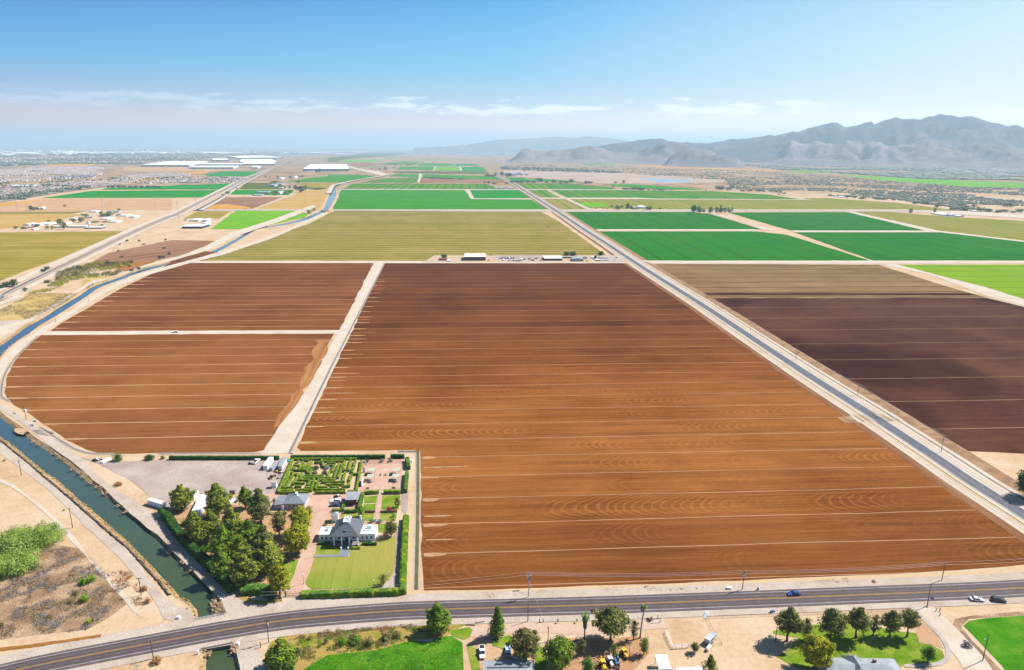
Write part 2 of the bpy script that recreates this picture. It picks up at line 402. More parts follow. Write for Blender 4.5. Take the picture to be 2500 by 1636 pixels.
def build_ground():
    x0, x1, y0, y1 = -3000, 2600, 20, 4800
    near = [Vector((x0,y0,0)), Vector((x1,y0,0)), Vector((x1,y1,0)), Vector((x0,y1,0))]
    hole = list(Lt) + list(reversed(Rt))
    B = 60000
    far = [Vector((-B,-B/4,0)), Vector((B,-B/4,0)), Vector((B,B,0)), Vector((-B,B,0))]
    m = M1(GROUND)
    for loops in ([near, hole], [far, near]):
        allp = [p for l in loops for p in l]
        fs = []
        for t in tessellate_polygon(loops):
            a, b, c = (allp[i] for i in t)
            fs.append(tuple(t) if (b-a).cross(c-a).z > 0 else (t[0], t[2], t[1]))
        m.add(allp, fs)
    m.build('ground', kind='structure')
    # banks and water
    bank = dirt_mat('canal_bank_earth', S(178,146,112), S(214,180,138), S(232,198,148), .35, bump=.8, speck=S(140,116,94))
    for nm, top, wat, sgn in (('canal_bank', Lt, Lw, 1), ('canal_bank', Rt, Rw, -1)):
        ns = normals(wat); mb = M1(bank); vs = []; rg = random.Random(3)
        for p, q, n_ in zip(top, wat, ns):
            j = rg.uniform(-.25, .25); b = q - n_ * (1.6 * sgn)
            mid = (p + q) / 2 + n_ * j
            vs += [(p.x, p.y, 0), (mid.x, mid.y, WZ * .5 + rg.uniform(-.15, .15)), (b.x, b.y, WZ - .9)]
        fs = []
        for i in range(len(top) - 1):
            for k in (0, 1):
                f = (3*i+k, 3*i+k+1, 3*i+k+4, 3*i+k+3)
                fs.append(f if sgn < 0 else f[::-1])
        mb.add(vs, fs); mb.build(nm, kind='structure')
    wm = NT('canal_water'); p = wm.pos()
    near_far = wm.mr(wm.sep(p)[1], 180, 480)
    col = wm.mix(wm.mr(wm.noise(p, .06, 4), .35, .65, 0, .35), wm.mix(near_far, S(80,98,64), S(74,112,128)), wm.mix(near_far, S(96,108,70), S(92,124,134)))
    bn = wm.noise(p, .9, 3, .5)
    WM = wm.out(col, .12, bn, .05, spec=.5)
    mb = M1(WM)
    a, b = Lw, Rw
    loop = [Vector((p.x, p.y, 0)) for p in offs(a, .3)] + [Vector((p.x, p.y, 0)) for p in reversed(offs(b, -.3))]
    fs = []
    for t in tessellate_polygon([loop]):
        q = [loop[i] for i in t]
        fs.append(tuple(t) if (q[1]-q[0]).cross(q[2]-q[0]).z > 0 else (t[0], t[2], t[1]))
    mb.add([(p.x, p.y, WZ) for p in loop], fs); mb.build('canal_water', kind='structure')
build_ground()

# ================================================================ fields
sheet('tilled_field', [D(890,612), D(1462,612), D(1495,635), (1700,761), (1885,884), H3(1800,260), E5(0,140), E5(400,395), E5(900,730), E5(1600,1240), E5(2076,1540), (2600,1362), (2600,1372), D(2379,1312), E4(1500,275), E4(0,348),
      E3(0,243), E2(0,322), E1(0,372), D(1040,1371), D(985,1372), D(980,1300), D(977,1090), D(973,1053), D(960,1046), D(700,1048), D(690,1040), D(720,975), D(800,805)], BROWN)
sheet('tilled_field', [F8(1790,-270), D(868,612), D(788,767), D(115,771), F8(470,505), F8(560,440), F8(700,355), F8(860,270), F8(1000,180), F8(1150,95), F8(1330,10), F8(1480,-60), F8(1640,-170)], BROWN_L)
sheet('tilled_field', [D(100,776), D(776,776), D(640,1006), D(618,1035), C2(1850,135), C2(1700,165), C2(1400,178), C2(0,182), C1(1700,300), C1(1400,300), C1(1240,290), C1(1100,250), C1(930,165), F8(640,1540), F8(440,1400), F8(220,1250), F8(75,1150), F8(42,1080),
      F8(60,960), F8(110,840), F8(190,720), F8(290,610), F8(380,548)], BROWN_L)
sheet('tilled_field', [G8(40,380), G8(2110,380), G8(2380,445), (2600,770), (2600,1120), D(2379,1052), E5(2076,560), E5(1700,540), E5(1400,530), E5(1080,500), E5(900,380), E5(700,225), E5(480,100), E5(330,10), G8(1640,1345), G8(1450,1250), G8(1180,1085), G8(760,815), G8(430,612), G8(60,395)], PLUM, .06)
sheet('tilled_field', [D(1520,613), G8(1320,138), G8(1800,290), G8(1990,345), G8(0,345), D(1600,672)], STUBBLE)
sheet('stubble_strip', [G8(60,362), G8(2060,362), G8(2110,378), G8(80,378)], STUBBLE, .07)
sheet('tilled_field', [G8(30,345), G8(1985,345), G8(2055,361), G8(50,361)], PLUM, .065)
sheet('crop_field', [G8(1440,138), G8(2500,138), G8(2500,450), G8(2380,418), G8(2100,300)], LIME)
sheet('crop_field', [D(1315,493), D(1605,493), D(1652,498), D(1770,533), D(1375,533)], ALF_D)
sheet('crop_field', [D(1692,494), D(1965,493), D(2152,536), D(1840,536), D(1800,526)], ALF_D)
sheet('crop_field', [D(1390,538), D(1760,538), D(1830,546), D(2022,606), D(1490,606)], ALF)
sheet('crop_field', [D(1845,540), D(2200,540), D(2500,578), D(2500,606), D(2030,606)], ALF_D)
sheet('crop_field', [D(1985,493), D(2030,490), F5(1640,625), D(2500,520), D(2500,575), D(2178,537)], OLIVE_F)
sheet('crop_field', [D(780,490), D(1252,490), D(1300,515), D(1400,587), D(1422,607), D(470,607), D(520,592), D(560,576), D(640,546), D(720,520), D(765,495)], OLIVE)
sheet('crop_field', [F2(140,440), F2(1425,445), F2(1495,536), F2(2110,540), F2(2285,650), F2(45,650), F2(90,560)], ALF_P)
sheet('crop_field', [F2(1475,445), F2(1983,443), F2(2115,526), F2(1520,530)], ALF_C)
sheet('crop_field', [F2(270,375), F2(1660,380), F2(1800,436), F2(150,430)], ALF_S)
sheet('crop_field', [F2(440,345), F2(570,325), F2(945,310), F2(935,368), F2(350,366)], ALF_S)
sheet('crop_field', [F2(950,318), F2(1830,340), F2(1850,372), F2(935,370)], MAUVE)
sheet('crop_field', [F2(985,280), F2(1740,300), F2(1800,335), F2(970,318)], ALF_P)
sheet('crop_field', [F2(700,280), F2(975,280), F2(960,308), F2(640,304)], ALF_P)
sheet('crop_field', [F2(640,250), F2(1640,250), F2(1690,276), F2(720,270)], GREYF)
sheet('crop_field', [F2(770,200), F2(1105,200), F2(1095,236), F2(700,230)], ALF_P)
sheet('crop_field', [F2(1125,200), F2(1360,203), F2(1380,244), F2(1110,240)], YGREEN)
sheet('crop_field', [F2(1385,203), F2(1600,205), F2(1665,246), F2(1400,244)], ALF_C)
sheet('crop_field', [F2(960,165), F2(1295,165), F2(1310,193), F2(930,193)], ALF_P)
sheet('crop_field', [F2(1315,170), F2(1540,172), F2(1570,190), F2(1325,193)], ALF_C)
sheet('crop_field', [F2(560,165), F2(800,145), F2(950,150), F2(930,180), F2(520,180)], ALF_S)
sheet('crop_field', [F2(200,165), F2(560,165), F2(480,188), F2(300,196)], MAUVE)
sheet('crop_field', [F2(0,108), F2(330,72), F2(800,45), F2(760,82), F2(380,105), F2(200,118), F2(60,152), F2(0,152)], GREYF)
sheet('crop_field', [F2(180,128), F2(560,128), F2(500,155), F2(120,155)], YGREEN, .05)
sheet('crop_field', [F2(0,280), F2(270,285), F2(490,295), F2(400,325), F2(200,362), F2(0,362)], ALF_P)
# right of the road, far
sheet('crop_field', [F3(150,250), F3(380,262), F3(520,300), F3(300,300), F3(215,290)], ALF_C)
sheet('crop_field', [F3(420,264), F3(700,280), F3(1060,300), F3(1050,312), F3(560,300)], ALF_P)
sheet('crop_field', [F3(280,322), F3(900,326), F3(1400,370), F3(1470,398), F3(390,392)], ALF_S)
sheet('crop_field', [F3(1330,330), F3(1600,334), F4(0,282), F4(620,330), F4(560,340), F4(0,330), F3(1480,362)], ALF_P)
sheet('crop_field', [F3(410,402), F3(630,402), F3(790,488), F3(530,488)], ALF_S)
sheet('crop_field', [F3(690,402), F3(1500,404), F4(0,348), F4(700,352), F4(1480,400), F4(1880,462), F4(0,452), F3(870,492)], ALF_S)
sheet('crop_field', [F3(570,505), F3(840,505), F3(1110,628), F3(770,630)], OLIVE_F)
sheet('crop_field', [F3(900,508), F3(1700,508), F4(0,465), F4(1900,465), F5(1640,555), F5(400,555), F4(0,598), F3(1130,608), F3(990,545)], OLIVE_F)
sheet('crop_field', [F3(1010,548), F3(1280,545), F3(1390,590), F3(1110,600)], YGREEN)
sheet('crop_field', [F4(1850,445), F5(100,400), F5(900,452), F5(1640,548), F5(1000,550), F4(2000,466)], OLIVE_F)
sheet('crop_field', [F3(1020,82), F3(1290,90), F3(1280,108), F3(1040,100)], ALF_C)
sheet('crop_field', [F3(1290,90), F3(1480,96), F3(1460,108), F3(1290,108)], YGREEN)
sheet('crop_field', [F3(1560,108), F4(0,28), F4(900,62), F4(1620,85), F4(1600,96), F4(0,50), F3(1780,128)], ORANGE)
sheet('crop_field', [F4(1800,85), F4(2300,110), F4(2300,128), F4(1700,100)], YGREEN)
sheet('crop_field', [F5(200,125), F5(1000,165), F5(1800,200), F5(2600,235), F5(2600,285), F5(1700,268), F5(700,190)], YGREEN)
sheet('quarry_floor', [F3(150,160), F3(640,180), F3(1500,205), F4(900,210), F4(880,240), F4(400,250), F3(1900,330), F3(1250,322), F3(650,270), F3(120,230)], dirt_mat('quarry_dirt', S(186,158,150), S(212,186,168), S(226,204,186), .006))
sheet('quarry_pond', [F3(1720,268), F3(1960,272), F4(520,210), F4(400,232), F3(1980,306)], plain('pond_water', S(150,196,216), .05, .01, .2))
# left of the canal
sheet('crop_field', [D(0,540), E7(1730,480), E7(1500,580), E7(1100,740), E7(800,870), E7(400,1010), E7(0,1170), (-120,700), (-120,566)], HAY)
sheet('crop_field', [E7(0,210), E7(1200,205), E7(1000,240), E7(0,243), (-100,523), (-100,517)], OLIVE)
sheet('fallow_land', [E7(0,145), E7(700,30), E7(2380,28), E7(2380,180), E7(600,200), E7(0,205), (-120,516), (-120,508)], FALLOW)
sheet('fallow_land', [E7(0,246), E7(900,246), E7(1150,250), E7(800,330), E7(300,420), E7(0,450), (-100,560), (-100,524)], STRAW)
sheet('crop_field', [E7(0,92), E7(560,42), E7(700,32), E7(0,140), (-60,508), (-60,498)], ORANGE)
sheet('crop_field', [E8(570,815), E8(1270,715), E8(2380,708), F1(730,643), F1(520,735), F1(0,740)], ALF_C)
sheet('crop_field', [E8(1480,675), E8(2380,640), F1(880,556), F1(760,634), F1(0,636), E8(1400,700)], ALF_C)
sheet('crop_field', [F1(510,450), F1(720,408), F1(1225,408), F1(1090,468), F1(560,470)], ALF_C)
sheet('crop_field', [F1(950,632), F1(1040,552), F1(1500,552), F1(1520,632)], GREYF)
sheet('crop_field', [F1(850,700), F1(870,642), F1(1640,642), F1(1580,705)], ALF_C)
sheet('crop_field', [F1(1560,540), F1(1820,490), F1(2300,450), F1(2500,455), F1(2480,520), F1(2260,545)], ALF_P)
sheet('crop_field', [F1(1700,556), F1(2250,548), F1(2100,625), F1(1830,628)], HAY)
sheet('tilled_field', [F1(440,880), F1(720,732), F1(1500,732), F1(1120,880)], MAUVE)
sheet('golden_stubble', [F1(440,882), F1(560,838), F1(800,822), F1(1080,860), F1(1100,882)], ORANGE, .07)
sheet('straw_field', [F1(1120,884), F1(1660,690), F1(1720,640), F1(2080,640), F1(2060,720), F1(1970,884)], STRAW)
sheet('crop_field', [F1(590,1136), F1(905,906), F1(1680,906), F1(1830,945), F1(1780,985), F1(1500,1050), F1(1080,1136)], YGREEN)
sheet('hay_field', [F1(250,1005), F1(420,912), F1(850,912), F1(700,1000)], HAY)
sheet('golden_stubble', [F1(100,430), F1(600,400), F1(500,440), F1(200,460)], ORANGE)
sheet('golden_stubble', [E8(560,365), E8(860,345), E8(1440,342), E8(1200,372), E8(800,380)], ORANGE)
sheet('golden_stubble', [E8(1440,600), E8(1700,550), E8(2380,545), E8(2200,570), E8(1750,605)], ORANGE)
sheet('dirt_lot', [G5(0,345), G5(900,342), G5(1000,380), G5(2000,385), G5(1400,405), G5(400,415), G5(0,400)], FALLOW)
sheet('dry_grassland', [E7(1060,1340), E7(480,1340), E7(330,1360), F8(330,130), F8(0,300), F8(0,400), F8(330,380), F8(470,310), F8(640,215), F8(820,85), E7(1210,1240), E7(1500,1150), E7(1560,1100), E7(1200,1100)], GRASS_DRY)
sheet('dark_fallow_patch', [E7(1150,970), E7(1500,780), E7(2380,600), D(500,560), D(460,590), E7(2380,840), E7(2000,930), E7(1600,1000)], MAUVE)
sheet('rust_weed_patch', [E7(1560,990), E7(1900,900), E7(2170,890), E7(2000,950), E7(1750,1040)], ORCHRE, .07)
# dry soil fans where water enters each land
fan = M1(dirt_mat('dry_fan_soil', S(192,142,98), S(212,164,120), S(222,180,138), .3)); rg = random.Random(11)
ca, sa = math.cos(GA), math.sin(GA)
def uv2w(u, v): return Vector((u*ca - v*sa, u*sa + v*ca, 0))
def fan_at(p0, v, long_, wid, fl=1):
    u0 = p0.x*ca + p0.y*sa
    pts = []; n = 9
    for i in range(n): pts.append((u0 + fl*long_*i/(n-1), v + wid*(.35 + .65*math.sin(math.pi*min(1,(i+2)/(n+1)))*rg.uniform(.7,1))*(1 if i < n-1 else .1)))
    for i in range(n-1, -1, -1): pts.append((u0 + fl*long_*i/(n-1), v - wid*(.35 + .65*math.sin(math.pi*min(1,(i+2)/(n+1)))*rg.uniform(.7,1))*(1 if i < n-1 else .1)))
    z = .12 + rg.uniform(0, .02); vs = [tuple(uv2w(*q)[:2]) + (z,) for q in pts]; k = len(vs)
    fan.add(vs, [(i, i+1, k-2-i, k-1-i)[::-1] for i in range(n-1)])
def edge_u(poly, v):
    """world point on a pixel polyline at grid row v"""
    w = [gp(p) for p in poly]
    for a, b in zip(w, w[1:]):
        va, vb = -a.x*sa + a.y*ca, -b.x*sa + b.y*ca
        if (va - v) * (vb - v) <= 0 and va != vb: return a.lerp(b, (v - va) / (vb - va))
    return None
for k in range(0, 34):
    v = 248.2 + 22.77*k
    e = edge_u([D(987,1372), D(980,1050)], v) or edge_u([D(690,1040), D(890,612)], v)
    if e: fan_at(e, v - .8, rg.uniform(7, 12) + k*.2, rg.uniform(1.1, 2.0))
    if e and rg.random() < .6: fan_at(e, v + rg.uniform(6, 14), rg.uniform(12, 26), rg.uniform(.5, .9))
for k in range(-1, 28):
    v = 372.5 + 22.82*k
    e = edge_u([C1(1100,250), F8(640,1540), F8(440,1400), F8(220,1250), F8(75,1150), F8(42,1080), F8(60,960), F8(110,840), F8(190,720), F8(290,610), F8(380,548)], v) or \
        edge_u([F8(470,505), F8(560,440), F8(700,355), F8(860,270), F8(1000,180), F8(1150,95), F8(1330,10), F8(1640,-170)], v)
    if e: fan_at(e, v - .5, rg.uniform(9, 15) + k*.3, rg.uniform(1.0, 1.9) + k*.03)
fan.build('dry_soil_fans', kind='structure')
sheet('dry_headland', [H1(640,0), H1(420,-0), H1(390,180), H1(250,500), H1(60,800), H1(-60,1010), H1(0,1010), H1(230,730), H1(430,390)], field_mat('dry_headland_soil', S(168,110,66), S(208,150,100), ang=R(97), S_=9, band=.3, fine=1.1), .075, rough=6)

# ================================================================ tracks, verges, yards
sheet('dirt_track', [D(868,612), D(891,612), D(800,806), D(718,978), C2(2360,0), C2(2270,190), C2(1700,200), C2(1850,140), C2(1950,0), H1(0,1010), H1(230,730), H1(430,390), H1(640,0), D(790,767)], PALE, .08)
sheet('dirt_track', [D(92,779), D(100,770), D(792,767), D(782,775)], PALE, .08)
sheet('dirt_track', [D(455,606.5), D(1030,606.5), D(1480,607), D(1482,612), D(440,611.5)], PALE, .08)
sheet('dirt_track', [D(1490,606), D(2500,606), D(2500,613), D(1515,613)], PALE, .09)
sheet('dirt_track', [G8(1380,132), G8(1440,134), G8(2100,302), G8(2400,395), G8(2400,440), G8(2110,365), G8(1700,210), G8(1330,135)], PALE, .09)
sheet('dirt_track', [F4(690,634), F4(740,632), F4(1300,800), F4(1500,845), F4(1500,862), F4(1380,850), F4(1262,815), F4(1290,806)], PALE, .09)
sheet('dirt_track', [D(1385,533), D(1750,533), D(1760,537), D(1390,537)], PALE, .09)
sheet('dirt_track', [D(1838,536), D(2180,536), D(2500,574), D(2500,578), D(2200,540), D(1845,540)], PALE, .09)
sheet('dirt_track', [D(1965,492), D(1980,492), D(2180,536), D(2500,574), D(2500,576.5), D(2152,536.5)], PALE, .09)
sheet('gravel_road', [D(768,487), D(1310,487), D(2100,487), D(2500,500), D(2500,506), D(2090,492), D(1310,492.5), D(768,490)], RDUST, .1)
sheet('gravel_road', [F1(2020,885), F1(1100,884), F1(430,898), F1(430,908), F1(1100,900), F1(2020,897)], RDUST, .1)
sheet('gravel_road', [F1(1100,890), F1(1660,690), F1(1690,690), F1(1140,892)], RDUST, .1)
for px in ([F2(1425,445), F2(1470,445), F2(1520,530), F2(2120,533), F2(2120,542), F2(1490,537)], [F2(150,432), F2(1980,436), F2(1990,443), F2(140,440)], [F2(950,270), F2(985,280), F2(950,370), F2(930,370)],
           [F2(1105,195), F2(1125,200), F2(1110,242), F2(1095,240)], [F2(1360,203), F2(1385,203), F2(1395,244), F2(1378,244)], [F3(630,395), F3(660,398), F3(1160,625), F3(1120,630)], [F3(390,392), F3(1480,398), F4(400,345), F4(0,338), F3(1480,404), F3(400,400)],
           [F3(530,490), F3(1700,492), F4(0,452), F4(1980,462), F4(1980,467), F4(0,462), F3(1700,506), F3(560,503)], [F4(1600,392), F4(1990,466), F4(1900,462)], [F5(1640,548), F5(2500,600), F5(2500,640), F5(1000,555)]):
    sheet('dirt_track', px, PALE, .11)
sheet('farm_yard', [G1(0,212), G1(2380,212), G2(1600,212), G2(1700,210), G2(1990,360), G2(0,358), G1(-300,358), G1(-200,340)], dirt_mat('yard_dirt', S(232,200,150), S(228,200,170), S(214,198,184), .02), .1)
sheet('farm_yard_gravel', [G1(1250,214), G1(2380,212), G2(480,212), G2(430,260), G1(2000,300), G1(1300,300)], GRAVEL, .11)
sheet('farm_yard_concrete', [G2(1490,215), G2(1700,214), G2(1950,355), G2(1560,352)], CONC, .11)
# verge each side of the near road and estate surroundings
sheet('dead_brush', [C6(-100,330), C6(180,340), C6(480,170), C6(460,60), C6(680,-60), C6(1020,0), C6(1180,130), C6(1330,300), C6(1530,520), C6(1640,700), C6(1380,900), C6(1100,1040), C6(560,1090), C6(-100,1180)], BURNT, .06)
sheet('earth_track', [C1(0,610), C1(180,690), C1(430,880), C1(760,1160), C1(1000,1420), C6(1150,130), C6(1540,480), C6(1820,880), C6(1700,800), C6(1440,500), C6(1080,60), C1(930,1440), C1(700,1170), C1(400,910), C1(150,730), C1(0,660)], PALE, .075)
sheet('gravel_road', [C1(0,150), C1(330,400), C1(700,720), C1(1000,990), C1(1380,1340), C1(1650,1540), C6(2000,500), C6(2300,760), C7(330,270), C7(440,390), C7(240,470), C6(2100,900), C6(1900,560), C6(1500,80), C1(1420,1540), C1(1000,1130), C1(600,740), C1(300,520), C1(0,300)], RDUST, .07)
sheet('canal_road', [C1(380,0), C1(540,0), C1(1000,330), C1(1300,620), C1(1800,960), C1(2076,1190), C5(330,430), C5(700,760), C5(1000,1050), C5(1200,1300), C7(1000,60), C7(1130,190), C7(1320,280), C7(1000,330), C7(860,310), C7(790,120),
      C5(950,1380), C5(600,1010), C5(150,550), C1(2000,1330), C1(1650,1060), C1(1300,720), C1(900,390), C1(600,180)], RDUST, .07)
sheet('canal_road', [F8(0,1190), F8(150,1280), F8(330,1400), F8(560,1557), C1(560,0), C1(380,0), F8(350,1480), F8(200,1370), F8(0,1240)], RDUST, .072)
sheet('canal_road', [F8(-60,860), F8(60,720), F8(200,600), F8(400,470), F8(560,370), F8(700,290), F8(900,150), F8(1080,55), F8(1230,0), E7(1900,1085), E7(2380,945), D(520,583), D(640,545), D(752,494), D(764,496), D(640,551), D(520,592), D(440,612), E7(2000,1100), F8(1290,10), F8(1120,75), F8(950,165), F8(740,300), F8(580,410), F8(430,500), F8(220,660), F8(80,800), F8(0,960)], PALE, .072)
sheet('canal_road', [F8(-100,640), F8(120,500), F8(330,380), F8(520,275), F8(760,120), F8(900,45), F8(1080,-15), E7(1700,1080), E7(2100,950), E7(2380,890), D(480,583), D(560,545), D(660,512), D(735,480), D(728,476), D(640,508), D(540,540), D(470,575), E7(2380,860), E7(2000,950), E7(1500,1130), F8(880,20), F8(740,105), F8(500,255), F8(250,390), F8(0,460)], PALE, .072)
sheet('dirt_crossing', [F8(-100,420), F8(330,385), F8(180,450), F8(0,560), F8(-100,600)], RDUST, .07)
# railway strip
RAILL = smooth_line([gp(p) for p in ((-160,786), D(0,697), E7(60,1357), E7(600,1090), E7(1150,830), E7(1650,590), E7(2000,430), E7(2380,270), F1(150,960), F1(420,820), F1(850,600), F1(1000,520), F1(1300,400), F1(1470,330), F1(1700,240), F1(1830,190))], 3)
ribbon('railway_ballast', RAILL, -4.5, 3.5, dirt_mat('ballast', S(196,182,172), S(214,200,190), None, .3), .35)
ribbon('dirt_track', RAILL, 9, 22, PALE, .18)
ribbon('dirt_track', RAILL, -16, -8, PALE, .18)
rail_m = plain('rail_steel', S(112,98,92), .2, .2, .5)
for off in (-.9, .6):
    ribbon('railway_track', RAILL, off - .35, off + .35, rail_m, .6)
AVL = smooth_line([gp(p) for p in (E8(-200,920), E8(0,872), E8(500,790), E8(1000,715), E8(1480,655), E8(1700,632))], 3)
ribbon('suburb_road', AVL, -9, 9, RDUST, .3)
ribbon('suburb_road_asphalt', AVL, -4, 4, plain('pale_asphalt', S(206,194,188), .06, .05), .5)
HWL = smooth_line([gp(p) for p in (F1(430,905), F1(700,760), F1(860,650), F1(1010,560), F1(1180,470), F1(1340,390), F1(1500,320), F1(1640,270), F1(1780,200), F1(1850,175))], 3)
ribbon('dirt_track', HWL, -14, 10, PALE, .5)
ribbon('dark_highway', HWL, -4, 4, plain('distant_asphalt', S(150,140,138), .06, .05), .8)
ribbon('canal_service_road', smooth_line([gp(p) for p in (F1(2080,690), F1(2130,600), F2(110,385), F2(300,345), F2(520,310), F2(640,285), F2(740,272))], 4), -9, 9, PALE, .4)
sheet('dirt_track', [F2(140,175), F2(300,215), F2(420,238), F2(520,245), F2(640,290), F2(560,295), F2(300,232), F2(130,185)], PALE, .1)

# ---------------------------------------------------------------- the two roads
RD = smooth_line([gp(p, .2) for p in ((-330,1728), (-150,1683), C6(200,1557), C6(1000,1390), C7(500,612), C7(1000,527), C7(1450,453), C7(2000,387), C8(800,320), C8(1400,290), C8(2380,262), E1(2068,585), E3(900,490), E3(2380,430), E4(2367,500), (2800,1410), (3100,1388))], 5)
ribbon('road_shoulder', RD, -8.3, 9.5, RDUST, .12)
ribbon('road', RD, -5.0, 4.9, ASPH, .2)
for nm, a, b in (('wheel_track', -3.1, -2.2), ('wheel_track', -1.5, -.6), ('wheel_track', .7, 1.5), ('wheel_track', 2.3, 3.1)):
    ribbon(nm, RD, a, b, TRACKM, .206)
for a in (-3.75, 3.6): ribbon('edge_line', RD, a, a + .16, WHITEL, .212)
for a in (-.24, .1): ribbon('centre_line', RD, a, a + .14, YELL, .212)
NR = smooth_line([gp(p, .2) for p in ((2900,1513), (2700,1384), (2500,1256), E5(1400,905), E5(930,588), E5(120,57), G8(1340,1270), G8(800,930), G8(300,600), G8(20,415), (1571.8,655), (1473,590), H5(1230,900), H5(850,648), H5(530,448), H5(380,353), H5(220,268), H5(150,230))], 3)
ribbon('verge', NR, -15, 13.5, PALE, .1)
ribbon('road', NR, -3.9, 3.9, ASPH2, .2)
for a in (-3.8, 3.55): ribbon('edge_line', NR, a, a + .3, WHITEL, .215)
m = M1(YELL); acc = 0.0
for a, b in zip(NR, NR[1:]):
    L = (b - a).length; d = (b - a) / L; n_ = Vector((-d.y, d.x, 0)); t = 0.0
    while t < L and a.y < 1100:
        solid = a.y + d.y*t < 335
        e = min(L, t + (L if solid else 3.0))
        q = [a + d*t + n_*-.1, a + d*e + n_*-.1, a + d*e + n_*.1, a + d*t + n_*.1]
        m.add([(p.x, p.y, lay(.225, p.y)) for p in q], [(0,1,2,3)])
        t = e if solid else e + 9.0
m.build('centre_line', kind='structure')
ribbon('field_edge', NR, -24, -14.5, dirt_mat('weedy_field_edge', S(150,116,92), S(186,150,116), S(208,172,132), .12, speck=S(126,98,80)), .066)
for q_ in (8.3, 10.4, -6.0, -8.2): ribbon('tyre_rut', NR, q_, q_ + .55, dirt_mat('rut_dirt', S(206,176,146), S(218,190,160), None, .3), .115)
ribbon('field_edge', NR, 12.5, 19, field_mat('beaten_field_edge', S(142,100,72), S(188,142,108), ang=R(94.4), S_=3.2, band=.5, fine=.9), .062)
ribbon('roadside_ditch', NR, -12.2, -11.0, DITCHM, .16)
ribbon('weed_strip', NR, 6.6, 7.4, WEEDS, .16)
AT(350)
# ================================================================ kit: foliage
def leaf_mat(name, a, b, c, scale=.5, trans=.25):
    m = NT(name); p = m.pos()
    n = m.mth('MULTIPLY_ADD', m.noise(p, scale, 4, .6), .75, m.mth('MULTIPLY', m.noise(p, scale * 5, 2), .25))
    col = m.ramp(n, [(.36, a), (.5, b), (.62, c)])
    d = m.n('ShaderNodeBsdfDiffuse'); t = m.n('ShaderNodeBsdfTranslucent'); x = m.n('ShaderNodeMixShader')
    m.set(d.inputs[0], col); m.set(t.inputs[0], col); x.inputs[0].default_value = trans
    m.t.links.new(d.outputs[0], x.inputs[1]); m.t.links.new(t.outputs[0], x.inputs[2]); m.t.links.new(x.outputs[0], m.o.inputs[0])
    return m.m
def A(r, g, b): return (r, g, b, 1)
L_PINE = leaf_mat('pine_needles', A(.055,.085,.014), A(.18,.215,.03), A(.33,.34,.05), .35)
L_PINEG = leaf_mat('green_pine_needles', A(.05,.095,.012), A(.13,.20,.022), A(.24,.30,.034), .35)
L_GREY = leaf_mat('grey_green_needles', A(.08,.095,.025), A(.16,.17,.045), A(.24,.235,.07), .35)
L_YEL = leaf_mat('yellow_green_leaves', A(.12,.14,.01), A(.26,.27,.018), A(.38,.37,.03), .35)
L_BROAD = leaf_mat('broad_green_leaves', A(.03,.08,.014), A(.075,.16,.024), A(.14,.25,.036), .4)
L_LIME = leaf_mat('bright_green_leaves', A(.06,.13,.01), A(.14,.26,.015), A(.24,.36,.03), .3)
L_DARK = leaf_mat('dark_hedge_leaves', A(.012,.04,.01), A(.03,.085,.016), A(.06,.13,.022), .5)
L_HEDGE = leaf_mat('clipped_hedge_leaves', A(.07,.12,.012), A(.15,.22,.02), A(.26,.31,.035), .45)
L_HEDGEY = leaf_mat('yellowish_hedge_leaves', A(.05,.12,.010), A(.10,.20,.014), A(.26,.28,.02), .3)  # green leaves with yellower tones mixed in by noise
L_SAGE = leaf_mat('silver_sage_leaves', A(.13,.16,.13), A(.2,.24,.2), A(.28,.31,.26), .5)
L_MESQ = leaf_mat('feathery_mesquite_leaves', A(.12,.19,.03), A(.24,.33,.06), A(.36,.44,.10), .25)
L_OLIVE = leaf_mat('dusty_olive_leaves', A(.07,.075,.02), A(.15,.14,.04), A(.25,.22,.07), .6)
L_RED = leaf_mat('magenta_blossom', A(.10,.02,.03), A(.42,.02,.09), A(.55,.05,.12), .8)
L_DRY = leaf_mat('dry_brush', A(.16,.11,.06), A(.26,.19,.11), A(.34,.27,.17), .5)
L_GREYB = leaf_mat('grey_dead_brush', A(.15,.14,.13), A(.22,.20,.19), A(.28,.25,.22), .6)
L_RUST = leaf_mat('rust_brush', A(.26,.12,.04), A(.36,.18,.07), A(.42,.26,.12), .5)
L_PALM = leaf_mat('palm_fronds', A(.07,.15,.025), A(.15,.28,.05), A(.25,.38,.08), .8)
L_SKIRT = leaf_mat('dead_palm_fronds', A(.14,.11,.08), A(.22,.18,.14), A(.3,.25,.2), .8, .1)
AT(2500)
L_FAR = leaf_mat('far_tree_leaves', A(.025,.055,.025), A(.05,.085,.04), A(.08,.11,.055), .05)
AT(350)
BARK = plain('tree_bark', A(.09,.065,.05), .25, 2)
BARKG = plain('grey_bark', A(.16,.13,.11), .25, 2)

